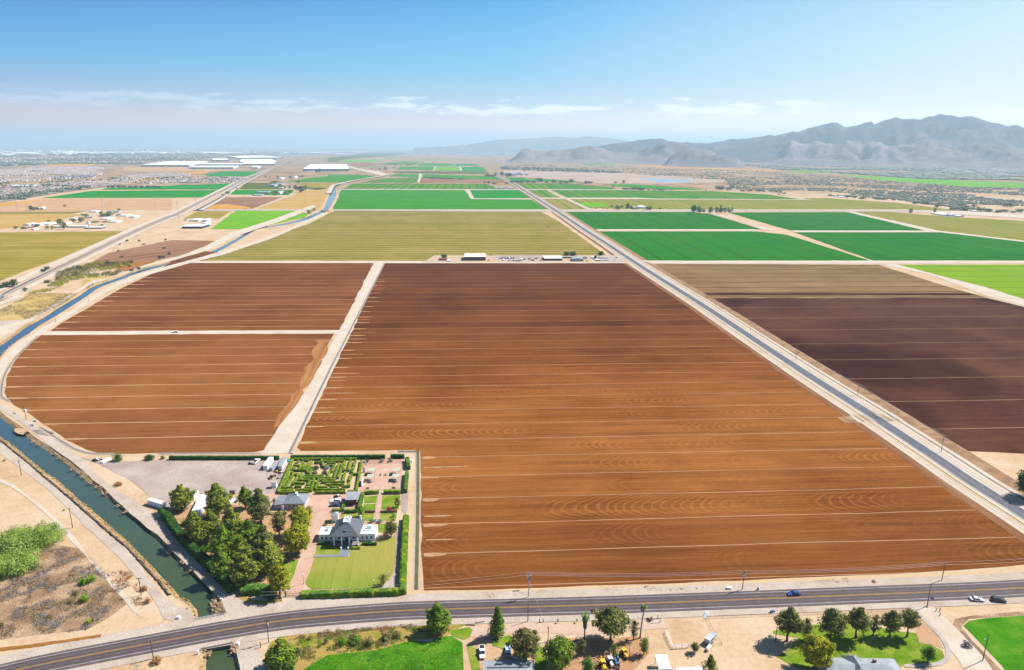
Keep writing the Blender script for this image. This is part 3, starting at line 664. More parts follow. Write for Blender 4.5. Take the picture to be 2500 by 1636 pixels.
def leaves(m, c, rx, ry, rz, n, s, rg, up=.35, shell=.6):
    """n small leaf faces through an ellipsoid clump"""
    c = Vector(c); vs = []; fs = []
    for _ in range(n):
        d = Vector((rg.gauss(0,1), rg.gauss(0,1), rg.gauss(0,1))).normalized()
        r = shell + (1 - shell) * rg.random() if rg.random() < .75 else rg.random()
        p = c + Vector((d.x*rx, d.y*ry, d.z*rz)) * r
        nn = (d + Vector((rg.uniform(-.55,.55), rg.uniform(-.55,.55), rg.uniform(-.55,.55) + up))).normalized()
        u = nn.orthogonal().normalized(); w_ = nn.cross(u); a = rg.uniform(0, 6.28)
        u, w_ = u*math.cos(a) + w_*math.sin(a), w_*math.cos(a) - u*math.sin(a)
        k = s * rg.uniform(.6, 1.35); e = k * rg.uniform(.45, .8); b = len(vs)
        vs += [p - u*k, p - w_*e, p + u*k, p + w_*e]; fs.append((b, b+1, b+2, b+3))
    m.add(vs, fs)

PROF = {
 'pine': lambda t: (.55 + .45*math.sin(math.pi*min(1, t*1.15 + .12))) * (1 if t < .55 else max(.22, 1 - (t-.55)*1.55)),
 'round': lambda t: math.sqrt(max(.05, 1 - (2*t - 1)**2)),
 'cone': lambda t: max(.12, 1 - t*.9),
 'column': lambda t: .55 + .45*math.sin(math.pi*t),
 'umbrella': lambda t: max(.15, math.sin(math.pi*(.25 + .7*t))),
 'shrub': lambda t: math.sqrt(max(.1, 1 - t*t*.9)),
}
def tree(name, base, top, wpx, kind, leaf, label, cat='tree', group=None, low=.22, nl=13, dens=1.0, bark=None, seed=0, lean=0.0, hmax=None, leafs=None):
    b = gp(base); h = hz(base, top)
    if hmax: h = min(h, hmax)
    w = wpx * mpp(base); rg = random.Random(hash((round(base[0]), round(base[1]), seed)) & 0xffff)
    root = empty(name, b, rg.uniform(0, 6), label=label, cat=cat, group=group)
    bark = bark or BARK; prof = PROF[kind]
    tr = M1(bark); cr_ = M1(leaf); s = (leafs or max(.16, min(.42, w * .045)))
    lx, ly = lean*h, 0
    r0 = max(.08, .022*h + .01*w); z = 0; prev = Vector((0,0,-.1)); pr = r0*1.25
    pts = []
    for i in range(1, 7):
        t = i/6; q = Vector((lx*t*t + rg.uniform(-1,1)*.02*h, ly + rg.uniform(-1,1)*.02*h, h*.93*t)); r = r0*(1 - .85*t) + .02
        tr.tube(prev, q, pr, r, 7, False); pts.append((t*.93, q)); prev, pr = q, r
    def axis(t):
        for (ta, pa), (tb, pb) in zip([(0, Vector((0,0,0)))] + pts, pts):
            if t <= tb: return pa.lerp(pb, (t-ta)/(tb-ta))
        return pts[-1][1]
    ga = rg.uniform(0, 6)
    for i in range(nl):
        f = (i + .5)/nl; t = low + (.96 - low)*f; ga += 2.4 + rg.uniform(-.35,.35)
        R_ = w/2*prof(f)*rg.uniform(.85, 1.15); a0 = axis(max(.05, t - .10)); d = Vector((math.cos(ga), math.sin(ga), 0))
        cs = R_*.56 + .07*w; tip = axis(min(.93, t)) + d*max(0, R_ - cs*.75) + Vector((0,0, .01*h))
        tr.tube(a0, tip, max(.04, r0*(1-f)*.42), .025, 5, False)
        n = int(95*dens*(cs/1.6)**1.2) + 26
        leaves(cr_, tip, cs*rg.uniform(.85,1.15), cs*rg.uniform(.85,1.15), cs*rg.uniform(.5,.72), n, s, rg)
        mid = a0.lerp(tip, .5)
        leaves(cr_, mid + Vector((0,0,cs*.2)), cs*.7, cs*.7, cs*.45, n//3, s, rg)
        for _ in range(2):
            e = tip + Vector((rg.uniform(-1,1), rg.uniform(-1,1), rg.uniform(-.5,.6)))*cs*.85
            leaves(cr_, e, cs*.36, cs*.36, cs*.28, n//5, s, rg)
    leaves(cr_, axis(.95) + Vector((0,0,-.02*h)), w*.13, w*.13, h*.07, int(40*dens), s, rg)
    tr.build('trunk', root); cr_.build('crown', root)
    return root

def bush(name, base, top, wpx, leaf, label, cat='shrub', group=None, dens=1.0, ratio=.9, seed=0, h=None):
    """a leafy bush on the ground: lumps of foliage over short stems"""
    b = gp(base); h = h or max(.35, hz(base, top)); w = wpx*mpp(base); rg = random.Random(hash((round(base[0]*3), round(base[1]*3), seed)) & 0xffff)
    m = M1(leaf); s = max(.1, min(.3, w*.06)); k = 7
    for i in range(k):
        a = 2.4*i + rg.uniform(-.4,.4); rr = w*.5*(.58 if i else 0)*rg.uniform(.7,1)
        c = (math.cos(a)*rr, math.sin(a)*rr*ratio, h*(.42 + (.12 if not i else 0))*rg.uniform(.8,1.05))
        leaves(m, c, w*.27, w*.25, h*.45, int(46*dens*max(.5, w/3)), s, rg, .4, .7)
    m.mat(BARK)
    for i in range(4): m.tube((0,0,-.05), (rg.uniform(-.2,.2)*w, rg.uniform(-.2,.2)*w, h*.5), .05, .02, 4, False)
    return m.build(name, None, b, label=label, cat=cat, group=group)

def hedge_mesh(m, line, wid, h, rg, step=.7, leafden=5, ls=.17, jit=.1, z0=0.0):
    """clipped hedge along a world line: rounded box section with a rough leafy skin"""
    pts = [line[0]]
    for a, b in zip(line, line[1:]):
        n = max(1, int((b-a).length/step))
        pts += [a.lerp(b, (i+1)/n) for i in range(n)]
    ns = normals(pts); sec = [(-.5, 0), (-.52, .5), (-.46, .88), (-.3, 1), (.3, 1), (.46, .88), (.52, .5), (.5, 0)]
    vs = []; J = lambda: rg.uniform(-jit, jit)
    for i, (p, n_) in enumerate(zip(pts, ns)):
        sh = .82 if i in (0, len(pts)-1) else 1
        for k, (sx, sz) in enumerate(sec):
            q = p + n_*(sx*wid*sh + (J() if 0 < k < 7 else 0)); vs.append((q.x + J(), q.y + J(), z0 + sz*h*(.96 if sh < 1 else 1) + (J() if sz > .4 else 0)))
    K_ = len(sec); fs = [(i*K_+k, i*K_+k+1, (i+1)*K_+k+1, (i+1)*K_+k) for i in range(len(pts)-1) for k in range(K_-1)]
    fs += [tuple(range(K_)), tuple(range((len(pts)-1)*K_ + K_-1, (len(pts)-1)*K_-1, -1))]
    m.add(vs, fs)
    lv = []; lf = []
    for a, b, n_ in zip(pts, pts[1:], ns):
        L = (b-a).length
        for _ in range(int(L*(wid + 1.6*h)*leafden)):
            q = a.lerp(b, rg.random()); u = rg.random()*(wid + 1.6*h)
            if u < wid: p = q + n_*(u - wid/2); z = h + rg.uniform(-.05,.12); nn = Vector((rg.uniform(-.7,.7), rg.uniform(-.7,.7), 1))
            else:
                sg = 1 if rg.random() < .5 else -1; p = q + n_*sg*(wid/2 + rg.uniform(-.02,.1)); z = rg.random()*h; nn = n_*sg + Vector((rg.uniform(-.6,.6), rg.uniform(-.6,.6), rg.uniform(-.2,.9)))
            nn.normalize(); t1 = nn.orthogonal().normalized(); t2 = nn.cross(t1); k = ls*rg.uniform(.6,1.4); o = Vector((p.x, p.y, z0 + z)); b_ = len(lv)
            lv += [o-t1*k, o-t2*k*.7, o+t1*k, o+t2*k*.7]; lf.append((b_, b_+1, b_+2, b_+3))
    m.add(lv, lf)
def hedge(name, px, wid, h, leaf, label, cat='hedge', group=None, zt=None, **kw):
    """px: the middle line of the hedge, read at height zt (the top) or on the ground"""
    line = [gp(p, h if zt is None else zt) for p in px]; line = [Vector((p.x, p.y, 0)) for p in line]
    o = line[0].copy(); m = M1(leaf); rg = random.Random(int(px[0][0]*7 + px[0][1]))
    hedge_mesh(m, [p - o for p in line], wid, h, rg, **kw)
    return m.build(name, None, o, label=label, cat=cat, group=group)

def palm(name, base, top, wpx, label, skirt=0.0, group=None, lean=(0,0)):
    b = gp(base); h = hz(base, top); w = wpx*mpp(base); rg = random.Random(int(base[0]))
    root = empty(name, b, 0, label=label, cat='palm tree', group=group)
    hh = h - w*.32; tr = M1(BARKG); prev = Vector((0,0,-.1)); r = .17 + .006*h
    for i in range(1, 8):
        t = i/7; q = Vector((lean[0]*t*t, lean[1]*t*t, hh*t)); tr.tube(prev, q, r*(1.35 if i == 1 else 1), r*.95, 8, i == 7); prev = q; r *= .97
    tr.build('trunk', root); cr_ = M1(L_PALM); top_ = prev
    def frond(m, a, e, L, wd):
        d = Vector((math.cos(a)*math.cos(e), math.sin(a)*math.cos(e), math.sin(e))); side = Vector((-math.sin(a), math.cos(a), 0))
        p0 = top_; p1 = top_ + d*L*.45; tip = top_ + d*L*.8 + Vector((0,0,-L*.22))
        for k in range(-3, 4):   # a fan of folded fingers
            f = k/3; e_ = tip + side*f*wd - d*abs(f)*L*.12 + Vector((0,0,-abs(f)*L*.10)); c = p1 + side*f*wd*.32; s2 = side*wd*.10
            m.add([c - s2, c + s2, e_ + Vector((0,0,rg.uniform(-.12,.06)*L))], [(0,1,2)])
        m.add([p0 - side*.04, p0 + side*.04, p1 + side*.04, p1 - side*.04], [(0,1,2,3)])
    n = 34
    for i in range(n): frond(cr_, i*2.4 + rg.uniform(-.2,.2), rg.uniform(-.75, 1.35), w*.56*rg.uniform(.8,1.05), w*.15)
    cr_.build('crown', root)
    if skirt:
        sk = M1(L_SKIRT); top_ = prev.copy()
        for i in range(90):
            a = i*2.4; z = hh - rg.random()*skirt; rr = w*.20*(1 - .45*(hh - z)/skirt); q = Vector((math.cos(a)*rr, math.sin(a)*rr, 0)); s_ = Vector((-math.sin(a), math.cos(a), 0))*w*.06
            o = Vector((0,0,z)); sk.add([o + q*.35, o + q + s_ + Vector((0,0,-.45*w*.4)), o + q*.9 + Vector((0,0,-w*.4)), o + q - s_ + Vector((0,0,-.45*w*.4))], [(0,1,2,3)])
        sk.build('skirt', root)
    return root

# library of small trees for the middle and far distance, one mesh each (a few pixels tall in the picture)
def unit_tree(leaf, seed, kind):
    rg = random.Random(seed); m = M1(leaf); pr = PROF[kind]; n = 9
    for i in range(n):
        f = (i + .5)/n; a = 2.4*i; rr = .5*pr(f)*.62
        leaves(m, (math.cos(a)*rr, math.sin(a)*rr, (.22 + .7*f)), .30*pr(f) + .06, .30*pr(f) + .06, .15, 40, .075, rg)
    m.mat(BARK).tube((0,0,-.02), (0,0,.6), .035, .02, 5, False)
    return m.mesh('small_tree')
def unit_bush(leaf, seed):
    rg = random.Random(seed); m = M1(leaf)
    for i in range(6):
        a = 2.4*i; rr = .3 if i else 0
        leaves(m, (math.cos(a)*rr, math.sin(a)*rr, .45), .30, .30, .45, 36, .095, rg, .4, .7)
    return m.mesh('small_bush')
LIB = {}
def lib(key, fn):
    if key not in LIB: LIB[key] = fn()
    return LIB[key]
def small_tree(base, top, wpx, label, leaf=None, kind='round', name='small_tree', cat='tree', group=None, var=0, hm=None):
    b = gp(base); h = hm or max(1.2, hz(base, top)); w = wpx*mpp(base); leaf = leaf or L_BROAD
    me = lib((leaf.name, kind, var % 3), lambda: unit_bush(leaf, var) if kind == 'bush' else unit_tree(leaf, 5 + var % 3, kind))
    o = bpy.data.objects.new(name, me); o.location = b; o.scale = (w, w, h); o.rotation_euler.z = (base[0]*1.7) % 6.28
    link(o); return T(o, label, cat, group)

# ================================================================ kit: vehicles, poles, buildings
GLASS = NT('dark_window_glass').out((.02,.03,.045,1), .08, spec=.6)
TYRE = plain('tyre_rubber', A(.02,.02,.02), .2)
STEEL = plain('galvanised_steel', A(.42,.44,.47), .15, .8, .45, metal=.3)
CHROME = plain('bare_metal', A(.5,.5,.5), .1, .8, .35, metal=.6)
WOODP = plain('creosote_pole', A(.10,.06,.045), .25, 1.5)
WOODG = plain('weathered_grey_wood', A(.28,.25,.22), .2, 1.5)
CERAM = plain('porcelain_grey', A(.5,.52,.56), .1)
REDL = plain('red_lamp_lens', A(.4,.02,.02), .05); HEADL = plain('lamp_lens', A(.7,.7,.68), .05, rough=.2)
def paint(name, c, rough=.3): return plain(name, c, .05, .3, rough, .5)
P_WHITE = paint('white_car_paint', A(.8,.8,.8)); P_BLACK = paint('black_car_paint', A(.018,.018,.02)); P_NAVY = paint('navy_car_paint', A(.02,.035,.09))
P_BLUE = paint('blue_car_paint', A(.012,.05,.2)); P_SILVER = paint('silver_car_paint', A(.45,.48,.52)); P_LBLUE = paint('pale_blue_van_paint', A(.35,.5,.68))
PROFILE = {   # body outline and cabin outline: x along the length (front +), z up, for a 1 x 1 length/height box
 'sedan': ([(-.5,.28),(-.5,.58),(-.46,.64),(-.30,.66),(.20,.62),(.44,.56),(.5,.46),(.5,.26)], [(-.34,.64),(-.22,.96),(.05,.96),(.22,.62)]),
 'suv': ([(-.5,.26),(-.5,.62),(-.47,.66),(.18,.62),(.44,.57),(.5,.48),(.5,.24)], [(-.47,.64),(-.42,.97),(.04,.97),(.2,.61)]),
 'pickup': ([(-.5,.3),(-.5,.6),(-.06,.6),(.2,.6),(.45,.58),(.5,.5),(.5,.28)], [(-.07,.58),(-.05,.96),(.12,.96),(.26,.6)]),
 'van': ([(-.5,.2),(-.5,.60),(.3,.56),(.47,.46),(.5,.38),(.5,.18)], [(-.5,.58),(-.48,.97),(.12,.97),(.33,.55)]),
}
def car(name, front, rear, kind, pm, label, cat='car', group=None, L=None, z=.0, hgt=None):
    f, r = gp(front), gp(rear); c = (f + r)/2; a = math.atan2(f.y - r.y, f.x - r.x)
    L = L or {'sedan':4.7,'suv':4.8,'pickup':5.6,'van':5.2}[kind]; H = hgt or {'sedan':1.45,'suv':1.75,'pickup':1.85,'van':1.95}[kind]; W = 1.85
    root = empty(name, (c.x, c.y, z), a, label=label, cat=cat, group=group)
    bo, ca = PROFILE[kind]
    m = M1(pm); m.extr_y([(x*L, zz*H) for x, zz in bo], -W/2, W/2)
    x0, x1 = ca[1][0]*L, ca[2][0]*L
    m.box(x0 - .05, x1 + .02, -W/2 + .14, W/2 - .14, H*.955, H)                       # roof panel
    for xx in (ca[1][0]*L + .1, (ca[1][0] + ca[2][0])/2*L, ca[2][0]*L - .05):
        for sy in (-1, 1): m.tube((xx, sy*(W/2 - .06), ca[0][1]*H), (xx, sy*(W/2 - .15), H*.96), .045, .045, 4)
    if kind == 'pickup':
        m.box(-.5*L, -.07*L, -W/2, -W/2 + .12, .6*H, .72*H); m.box(-.5*L, -.07*L, W/2 - .12, W/2, .6*H, .72*H); m.box(-.5*L, -.5*L + .1, -W/2 + .12, W/2 - .12, .6*H, .72*H)
    m.build('body', root)
    g = M1(GLASS); w0, w1 = W/2 - .05, W/2 - .13
    vs = []
    for (x, zz) in ca:
        w_ = w0 if zz < .8 else w1; vs += [(x*L, -w_, zz*H - .01), (x*L, w_, zz*H - .01)]
    g.add(vs, [(0,2,4,6), (7,5,3,1), (1,3,2,0), (3,5,4,2), (5,7,6,4)]); g.build('window', root)
    if kind == 'pickup': M1(TYRE).box(-.48*L, -.08*L, -W/2 + .13, W/2 - .13, .58*H, .615*H).build('truck_bed', root)
    for sx in (-.31, .31):
        for sy in (-1, 1):
            M1(TYRE).tube((sx*L, sy*(W/2 - .2), .33), (sx*L, sy*(W/2 + .015), .33), .33, .33, 12).mat(CHROME).tube((sx*L, sy*(W/2), .33), (sx*L, sy*(W/2 + .025), .33), .19, .19, 10).build('wheel', root)
    for sy in (-1, 1):
        M1(HEADL).box(.485*L, .505*L, sy*.62 - .2, sy*.62 + .2, .40*H, .49*H).build('headlight', root)
        M1(REDL).box(-.506*L, -.49*L, sy*.75 - .1, sy*.75 + .1, .45*H, .57*H).build('taillight', root)
    return root

def pole(base, top, label, arms=((.04, 2.4),), mat=None, transformer=0, group=None, r=.14, name='utility_pole', az=0.0, ins=True, light=False):
    b = gp(base); h = hz(base, top); root = empty(name, b, az, label=label, cat='utility pole' if name == 'utility_pole' else 'pole', group=group)
    mat = mat or WOODP; d = depth(b); r = max(r, .00016*d)
    M1(mat).tube((0,0,-.3), (0,0,h), r*1.15, r*.75, 8).build('pole_shaft', root)
    for down, wd in arms:
        z = h*(1 - down)
        M1(mat).box(-wd/2, wd/2, -.16, -.04, z - .07, z + .07).tube((-wd*.3,-.1,z), (0,-.1,z - .6), .025, .025, 4).tube((wd*.3,-.1,z), (0,-.1,z - .6), .025, .025, 4).build('crossarm', root)
        if ins:
            for x in (-wd*.45, -wd*.15, wd*.15, wd*.45): M1(CERAM).tube((x,-.1,z + .06), (x,-.1,z + .28), .06, .04, 6).build('insulator', root)
    for i in range(transformer):
        s_ = -1 if i % 2 else 1
        M1(STEEL).tube((s_*.38,-.05,h*.80 - 1.0), (s_*.38,-.05,h*.80), .26, .26, 10).tube((s_*.38,-.05,h*.80), (s_*.38,-.05,h*.80 + .25), .06, .04, 6).build('transformer', root)
    if light: M1(STEEL).tube((0,0,h*.82), (-1.1,-.3,h*.86), .05, .05, 6).ball((-1.2,-.32,h*.85), .22, .14, .1, 8, 4).build('lamp_arm', root)
    root['h'] = h; return root
def wires(a, b, za, zb, offs_, sag, label, cat='power line', r=.03):
    m = M1(STEEL); a, b = Vector((a.x, a.y, 0)), Vector((b.x, b.y, 0)); n_ = Vector((-(b-a).y, (b-a).x, 0)).normalized()
    for o in offs_:
        pr = None
        for i in range(13):
            t = i/12; p = a.lerp(b, t) + n_*o; p.z = za*(1-t) + zb*t - 4*sag*t*(1-t)
            if pr is not None: m.tube(pr, p, r, r, 4, False)
            pr = p
    return m.build('power_line', label=label, cat=cat)

def frame2(a, b):
    """origin at ground pixel a, x axis towards ground pixel b"""
    A_, B_ = gp(a), gp(b); return A_, math.atan2(B_.y - A_.y, B_.x - A_.x), (B_ - A_).length
def window_part(root, x0, x1, z0, z1, y, fm, parent_name='window', th=.06):
    """window on a wall facing -y: frame part with a glass pane sub-part"""
    f = M1(fm).box(x0-.08, x1+.08, y-th, y+.02, z0-.1, z0).box(x0-.08, x1+.08, y-th, y+.02, z1, z1+.08).box(x0-.08, x0, y-th, y+.02, z0, z1).box(x1, x1+.08, y-th, y+.02, z0, z1)
    fo = f.build('window', root)
    M1(GLASS).box(x0, x1, y-th*.4, y+.02, z0, z1).build('pane', fo); return fo
R_GREY = plain('grey_shingle_roof', A(.17,.18,.2), .14, 1.2); R_DARK = plain('charcoal_shingle_roof', A(.085,.09,.105), .16, 1.2); R_WHITE = plain('white_metal_roof', A(.72,.74,.76), .05, .2, .5)
R_TAN = plain('tan_tile_roof', A(.32,.25,.2), .15, .5); R_PALE = plain('pale_grey_roof', A(.23,.245,.255), .12, .5)
W_WHITE = plain('white_stucco', A(.78,.79,.8), .04, .5); W_PINK = plain('pale_pink_stucco', A(.52,.45,.43), .08, .5); W_TAN = plain('tan_stucco', A(.46,.37,.29), .1, .5)
W_GREYB = plain('grey_blue_siding', A(.33,.36,.42), .1, .5); RUST = plain('rusty_red_metal', A(.2,.05,.035), .3, 1); BRICK = plain('brown_brick', A(.22,.10,.07), .25, 2)
DARKIN = plain('interior_shade_and_vent_black', A(.03,.03,.035), .2); BLUEM = plain('blue_metal_panel', A(.05,.1,.2), .15, .5); TIMBER = plain('brown_timber', A(.14,.07,.045), .3, 1)  # near-black wall colour paints in the shade inside open sheds; also a roof vent
YELM = paint('yellow_machine_paint', A(.62,.36,.02), .5); BLUT = paint('blue_machine_paint', A(.03,.12,.3), .5); WHT = paint('white_machine_paint', A(.7,.7,.7), .5); GRN = paint('green_tarp', A(.03,.35,.27), .7)
AT(300)
# ================================================================ the walled estate
def slab(name, px, z, wall, roof, label, cat, kind='flat', over=.18, th=.16, group=None, rise=1.2, z0=0.0, walls=True, posts=False):
    """building from its four eave corners (photo pixels, front-left, front-right, back-right, back-left) at height z"""
    w = [gp(p, z) for p in px]; c = sum(w, Vector((0,0,0)))/len(w); ax = (w[1] - w[0]); a = math.atan2(ax.y, ax.x)
    root = empty(name, (c.x, c.y, z0), a, label=label, cat=cat, group=group)
    ca_, sa_ = math.cos(-a), math.sin(-a)
    l = [((p.x-c.x)*ca_ - (p.y-c.y)*sa_, (p.x-c.x)*sa_ + (p.y-c.y)*ca_) for p in w]
    x0 = (l[0][0]+l[3][0])/2; x1 = (l[1][0]+l[2][0])/2; y0 = (l[0][1]+l[1][1])/2; y1 = (l[2][1]+l[3][1])/2
    if walls: M1(wall).box(x0+over, x1-over, y0+over, y1-over, -.1, z - th).build('wall', root)
    if posts:
        for x in (x0+over, x1-over):
            for y in (y0+over, y1-over): M1(wall).box(x-.07, x+.07, y-.07, y+.07, -.1, z - th).build('post', root)
    m = M1(roof)
    if kind == 'flat': m.box(x0, x1, y0, y1, z - th, z)
    elif kind == 'gable':
        if x1-x0 > y1-y0: m.extr_x([(y0, z-th), (y1, z-th), (y1, z), ((y0+y1)/2, z+rise), (y0, z)], x0, x1)
        else: m.extr_y([(x0, z-th), (x1, z-th), (x1, z), ((x0+x1)/2, z+rise), (x0, z)], y0, y1)
    else:
        if x1-x0 > y1-y0: k = (y1-y0)/2; m.hip(x0, x1, y0, y1, z, z+rise, x0+k, x1-k, (y0+y1)/2-.02, (y0+y1)/2+.02, th)
        else: k = (x1-x0)/2; m.hip(x0, x1, y0, y1, z, z+rise, (x0+x1)/2-.02, (x0+x1)/2+.02, y0+k, y1-k, th)
    m.build('roof', root)
    root['_'] = 1; del root['_']
    return root, (x0, x1, y0, y1)

# ---- ground
sheet('estate_gravel', [C1(1010,350), C1(1400,398), C2(200,302), C2(2260,268), C2(2030,900), C2(1880,900), C2(1250,860), C2(300,900), C2(330,1330), C5(480,40), C1(1900,1000), C1(1900,850), C1(1600,600), C1(1250,430)], GRAVEL, .06)
sheet('woodland_floor', [C5(100,40), C5(500,-40), C5(1000,-60), C5(1830,-20), C5(1830,60), C5(2336,60), C5(2336,640), C5(2240,850), C5(2110,1190), C5(2050,1350), C5(1990,1440), C5(1300,1320), C5(1150,1180), C5(700,760), C5(330,400)], dirt_mat('pine_litter', S(196,150,112), S(214,172,134), S(226,186,120), .2), .065)
sheet('brick_drive', [C3(150,690), C3(300,668), C3(725,670), C3(745,640), C3(800,640), C3(800,680), C3(1235,690), C3(1205,780), C3(1200,880), C3(1020,885), C3(1010,955), C3(960,1000), C4(580,300), C4(480,590), C4(430,790), C4(290,1185), C4(215,1390), C4(-30,1390), C4(0,1320),
      C4(190,820), C4(240,690), C4(300,560), C4(380,400), C4(440,160), C4(470,85), C3(830,935), C3(780,930), C3(780,850), C3(690,845), C3(720,690), C3(460,680), C3(340,695), C3(200,860), C3(60,860)], BRICKP, .075)
sheet('front_lawn', [C4(440,790), C4(860,782), C4(1000,775), C4(1005,560), C4(1440,545), C4(1450,480), C4(1725,452), C4(1705,900), C4(1690,1010), C4(1655,1090), C4(1560,1180), C4(1480,1260), C4(1330,1278), C4(400,1290), C4(330,1242), C4(292,1182)], LAWN, .08)
sheet('front_lawn', [C4(480,600), C4(860,590), C4(850,735), C4(440,742)], LAWN_G, .08)
sheet('side_lawn', [C4(-10,850), C4(190,820), C4(0,1310), C5(2110,1190), C5(1960,960), C5(1990,820)], LAWN_G, .08)
sheet('slate_path', [C4(850,668), C4(1002,668), C4(975,775), C4(430,787), C4(432,757), C4(830,742)], plain('blue_grey_paving', S(152,160,172), .06, .4), .09)
sheet('patio', [C3(1440,290), C3(1965,290), C3(1935,612), C3(1350,645), C3(1380,560), C3(1420,420)], BRICKP, .075)
sheet('garden_bed', [C3(1370,205), C3(1985,205), C3(1965,300), C3(1440,300)], dirt_mat('garden_mulch', S(206,160,140), S(222,180,156)), .074)
sheet('side_drive', [C3(1960,640), C3(2040,630), C3(2020,925), C3(1960,985), C3(1940,1190), C4(1740,330), C4(1700,1000), C4(1660,1100), C4(1570,1190), C4(1500,1280), C4(1760,1275), C4(1800,600), C4(1830,160), C3(1990,960), C3(1950,900)], GRAVEL, .075)
for px in ([C3(1460,720), C3(1630,705), C3(1615,800), C3(1455,805)], [C3(1450,820), C3(1610,815), C3(1600,895), C3(1440,895)], [C3(1700,705), C3(1935,700), C3(1915,890), C3(1670,890)], [C3(1420,945), C3(1590,940), C3(1570,1045), C3(1420,1050)],
           [C3(1670,940), C3(1890,935), C3(1870,1045), C3(1640,1040)], [C3(1150,950), C3(1400,945), C3(1400,1020), C3(1150,1010)], [C3(1640,1080), C3(1890,1060), C3(1880,1190), C3(1650,1190)], [C4(1450,280), C4(1640,270), C4(1600,400), C4(1470,390)]):
    sheet('garden_lawn', px, LAWN_G, .08)
sheet('garden_path', [C3(1640,640), C3(1700,640), C3(1690,780), C3(1655,1070), C3(1590,1075), C3(1610,900)], BRICKP, .09)
sheet('garden_path', [C3(1420,1045), C3(1830,1040), C3(1830,1060), C3(1420,1062)], BRICKP, .088)
sheet('maze_floor', [G7(150,1300), G7(2200,1300), G7(2350,390), G7(520,390)], dirt_mat('maze_gravel', S(226,186,140), S(240,206,168)), .075)
sheet('forecourt', [C7(1130,190), C7(1420,180), C7(1640,150), C7(1890,100), C7(2380,110), C8(1130,70), C8(2380,110), C8(2380,150), C8(1000,170), C8(0,255), C7(2000,280), C7(1000,345), C7(850,335)], RDUST, .115)
sheet('dry_verge', [C7(960,60), C7(1130,70), C7(1230,150), C7(1420,150), C7(1640,130), C7(1640,165), C7(1400,205), C7(1250,205), C7(1100,160), C7(1000,80)], WEEDS, .12)
sheet('roadside_dirt', [C4(1900,100), C4(2020,100), C4(2020,1310), C4(2060,1330), D(985,1374), E1(2000,320), E2(2180,255), E3(2380,160), E4(2360,250), (2600,1372), (2600,1385), E4(2367,330), E4(1300,395), E3(2380,240), E3(0,350), E1(1200,420), E1(0,470), C8(2300,100), C8(1130,70), C4(1880,1360), C4(1890,600)], SANDP, .07)
# concrete ditches
for nm, px, wd in (('concrete_ditch', [C4(2050,1300), C4(2062,700), C3(2163,850), C3(2163,170), C3(2140,128), C3(1900,125)], .75), ('concrete_ditch', [H1(125,1320), H1(440,670), H1(640,260), H1(775,0), D(893,612)], .5), ('concrete_ditch', [C2(40,196), C2(900,195), C2(1800,190)], .35),
                   ('concrete_ditch', [F8(90,1170), F8(20,1130), F8(12,1080), F8(30,960), F8(80,850), F8(180,720), F8(360,545)], .4), ('concrete_ditch', [F8(380,1415), F8(500,1480), C1(560,0), C1(800,155), C1(960,245), C1(1150,295), C1(1440,305)], .45)):
    ln = smooth_line([gp(p) for p in px], 4)
    ribbon(nm, ln, -wd - .6, wd + .6, CONC, .09); ribbon('ditch_channel', ln, -wd, wd, plain('ditch_water', S(120,112,70), .2, .2) if wd > .7 else DITCHM, .10)
# banks along ditches and canal road edges: low earth ridges
def ridge(name, px, wid, h, mat, jit=.12):
    ln = [gp(p) for p in px]; m = M1(mat); rg = random.Random(len(px)); pts = [ln[0]]
    for a, b in zip(ln, ln[1:]):
        n = max(1, int((b-a).length/1.2)); pts += [a.lerp(b, (i+1)/n) for i in range(n)]
    ns = normals(pts); vs = []
    for p, n_ in zip(pts, ns):
        for s_, z in ((-.5, 0), (-.2, .85), (.15, 1), (.5, 0)):
            q = p + n_*(s_*wid + rg.uniform(-jit, jit)); vs.append((q.x, q.y, z*h*rg.uniform(.6, 1.2) if z else .02))
    m.add(vs, [(i*4+k, i*4+k+1, i*4+k+5, i*4+k+4) for i in range(len(pts)-1) for k in range(3)])
    return m.build(name, kind='structure')
ridge('earth_ridge', [C1(-60,90), C1(60,170), C1(200,290), C1(380,430), C1(560,590), C1(720,720), C1(900,870), C1(1060,1010), C1(1240,1170), C1(1400,1310), C1(1640,1510), C6(1700,50), C6(2040,420), C6(2180,600)], 1.5, .8, dirt_mat('dark_bank_dirt', S(134,112,92), S(176,148,118), S(206,176,142), .4))  # ridge dirt mottled from dark brown to tan
ridge('earth_ridge', [C6(-60,1300), C6(300,1260), C6(900,1180), C6(1300,1120)], 2.0, .4, ORCHRE)
# dry reeds at the waterline
reed = M1(leaf_mat('golden_reeds', A(.30,.19,.06), A(.46,.31,.11), A(.56,.42,.18), .6)); rg = random.Random(5)
for line, sgn, dn in ((Lw, 1, 1.0), (Rw, -1, .62)):
    ns = normals(line)
    for i in range(len(line)-1):
        if line[i].y > 620 or line[i].y < 190: continue
        L = (line[i+1]-line[i]).length
        for _ in range(int(L*1.7*dn)):
            if dn < 1 and noise.noise(Vector((line[i].x*.05, line[i].y*.05, 1))) < -.05: continue
            p = line[i].lerp(line[i+1], rg.random()) + ns[i]*(sgn*rg.uniform(.2, 1.3)); leaves(reed, (p.x, p.y, -.35), .5, .5, .5, 6, .26, rg)
reed.build('waterside_reeds', label='golden dry reeds fringing both canal banks', cat='reeds', kind='stuff')

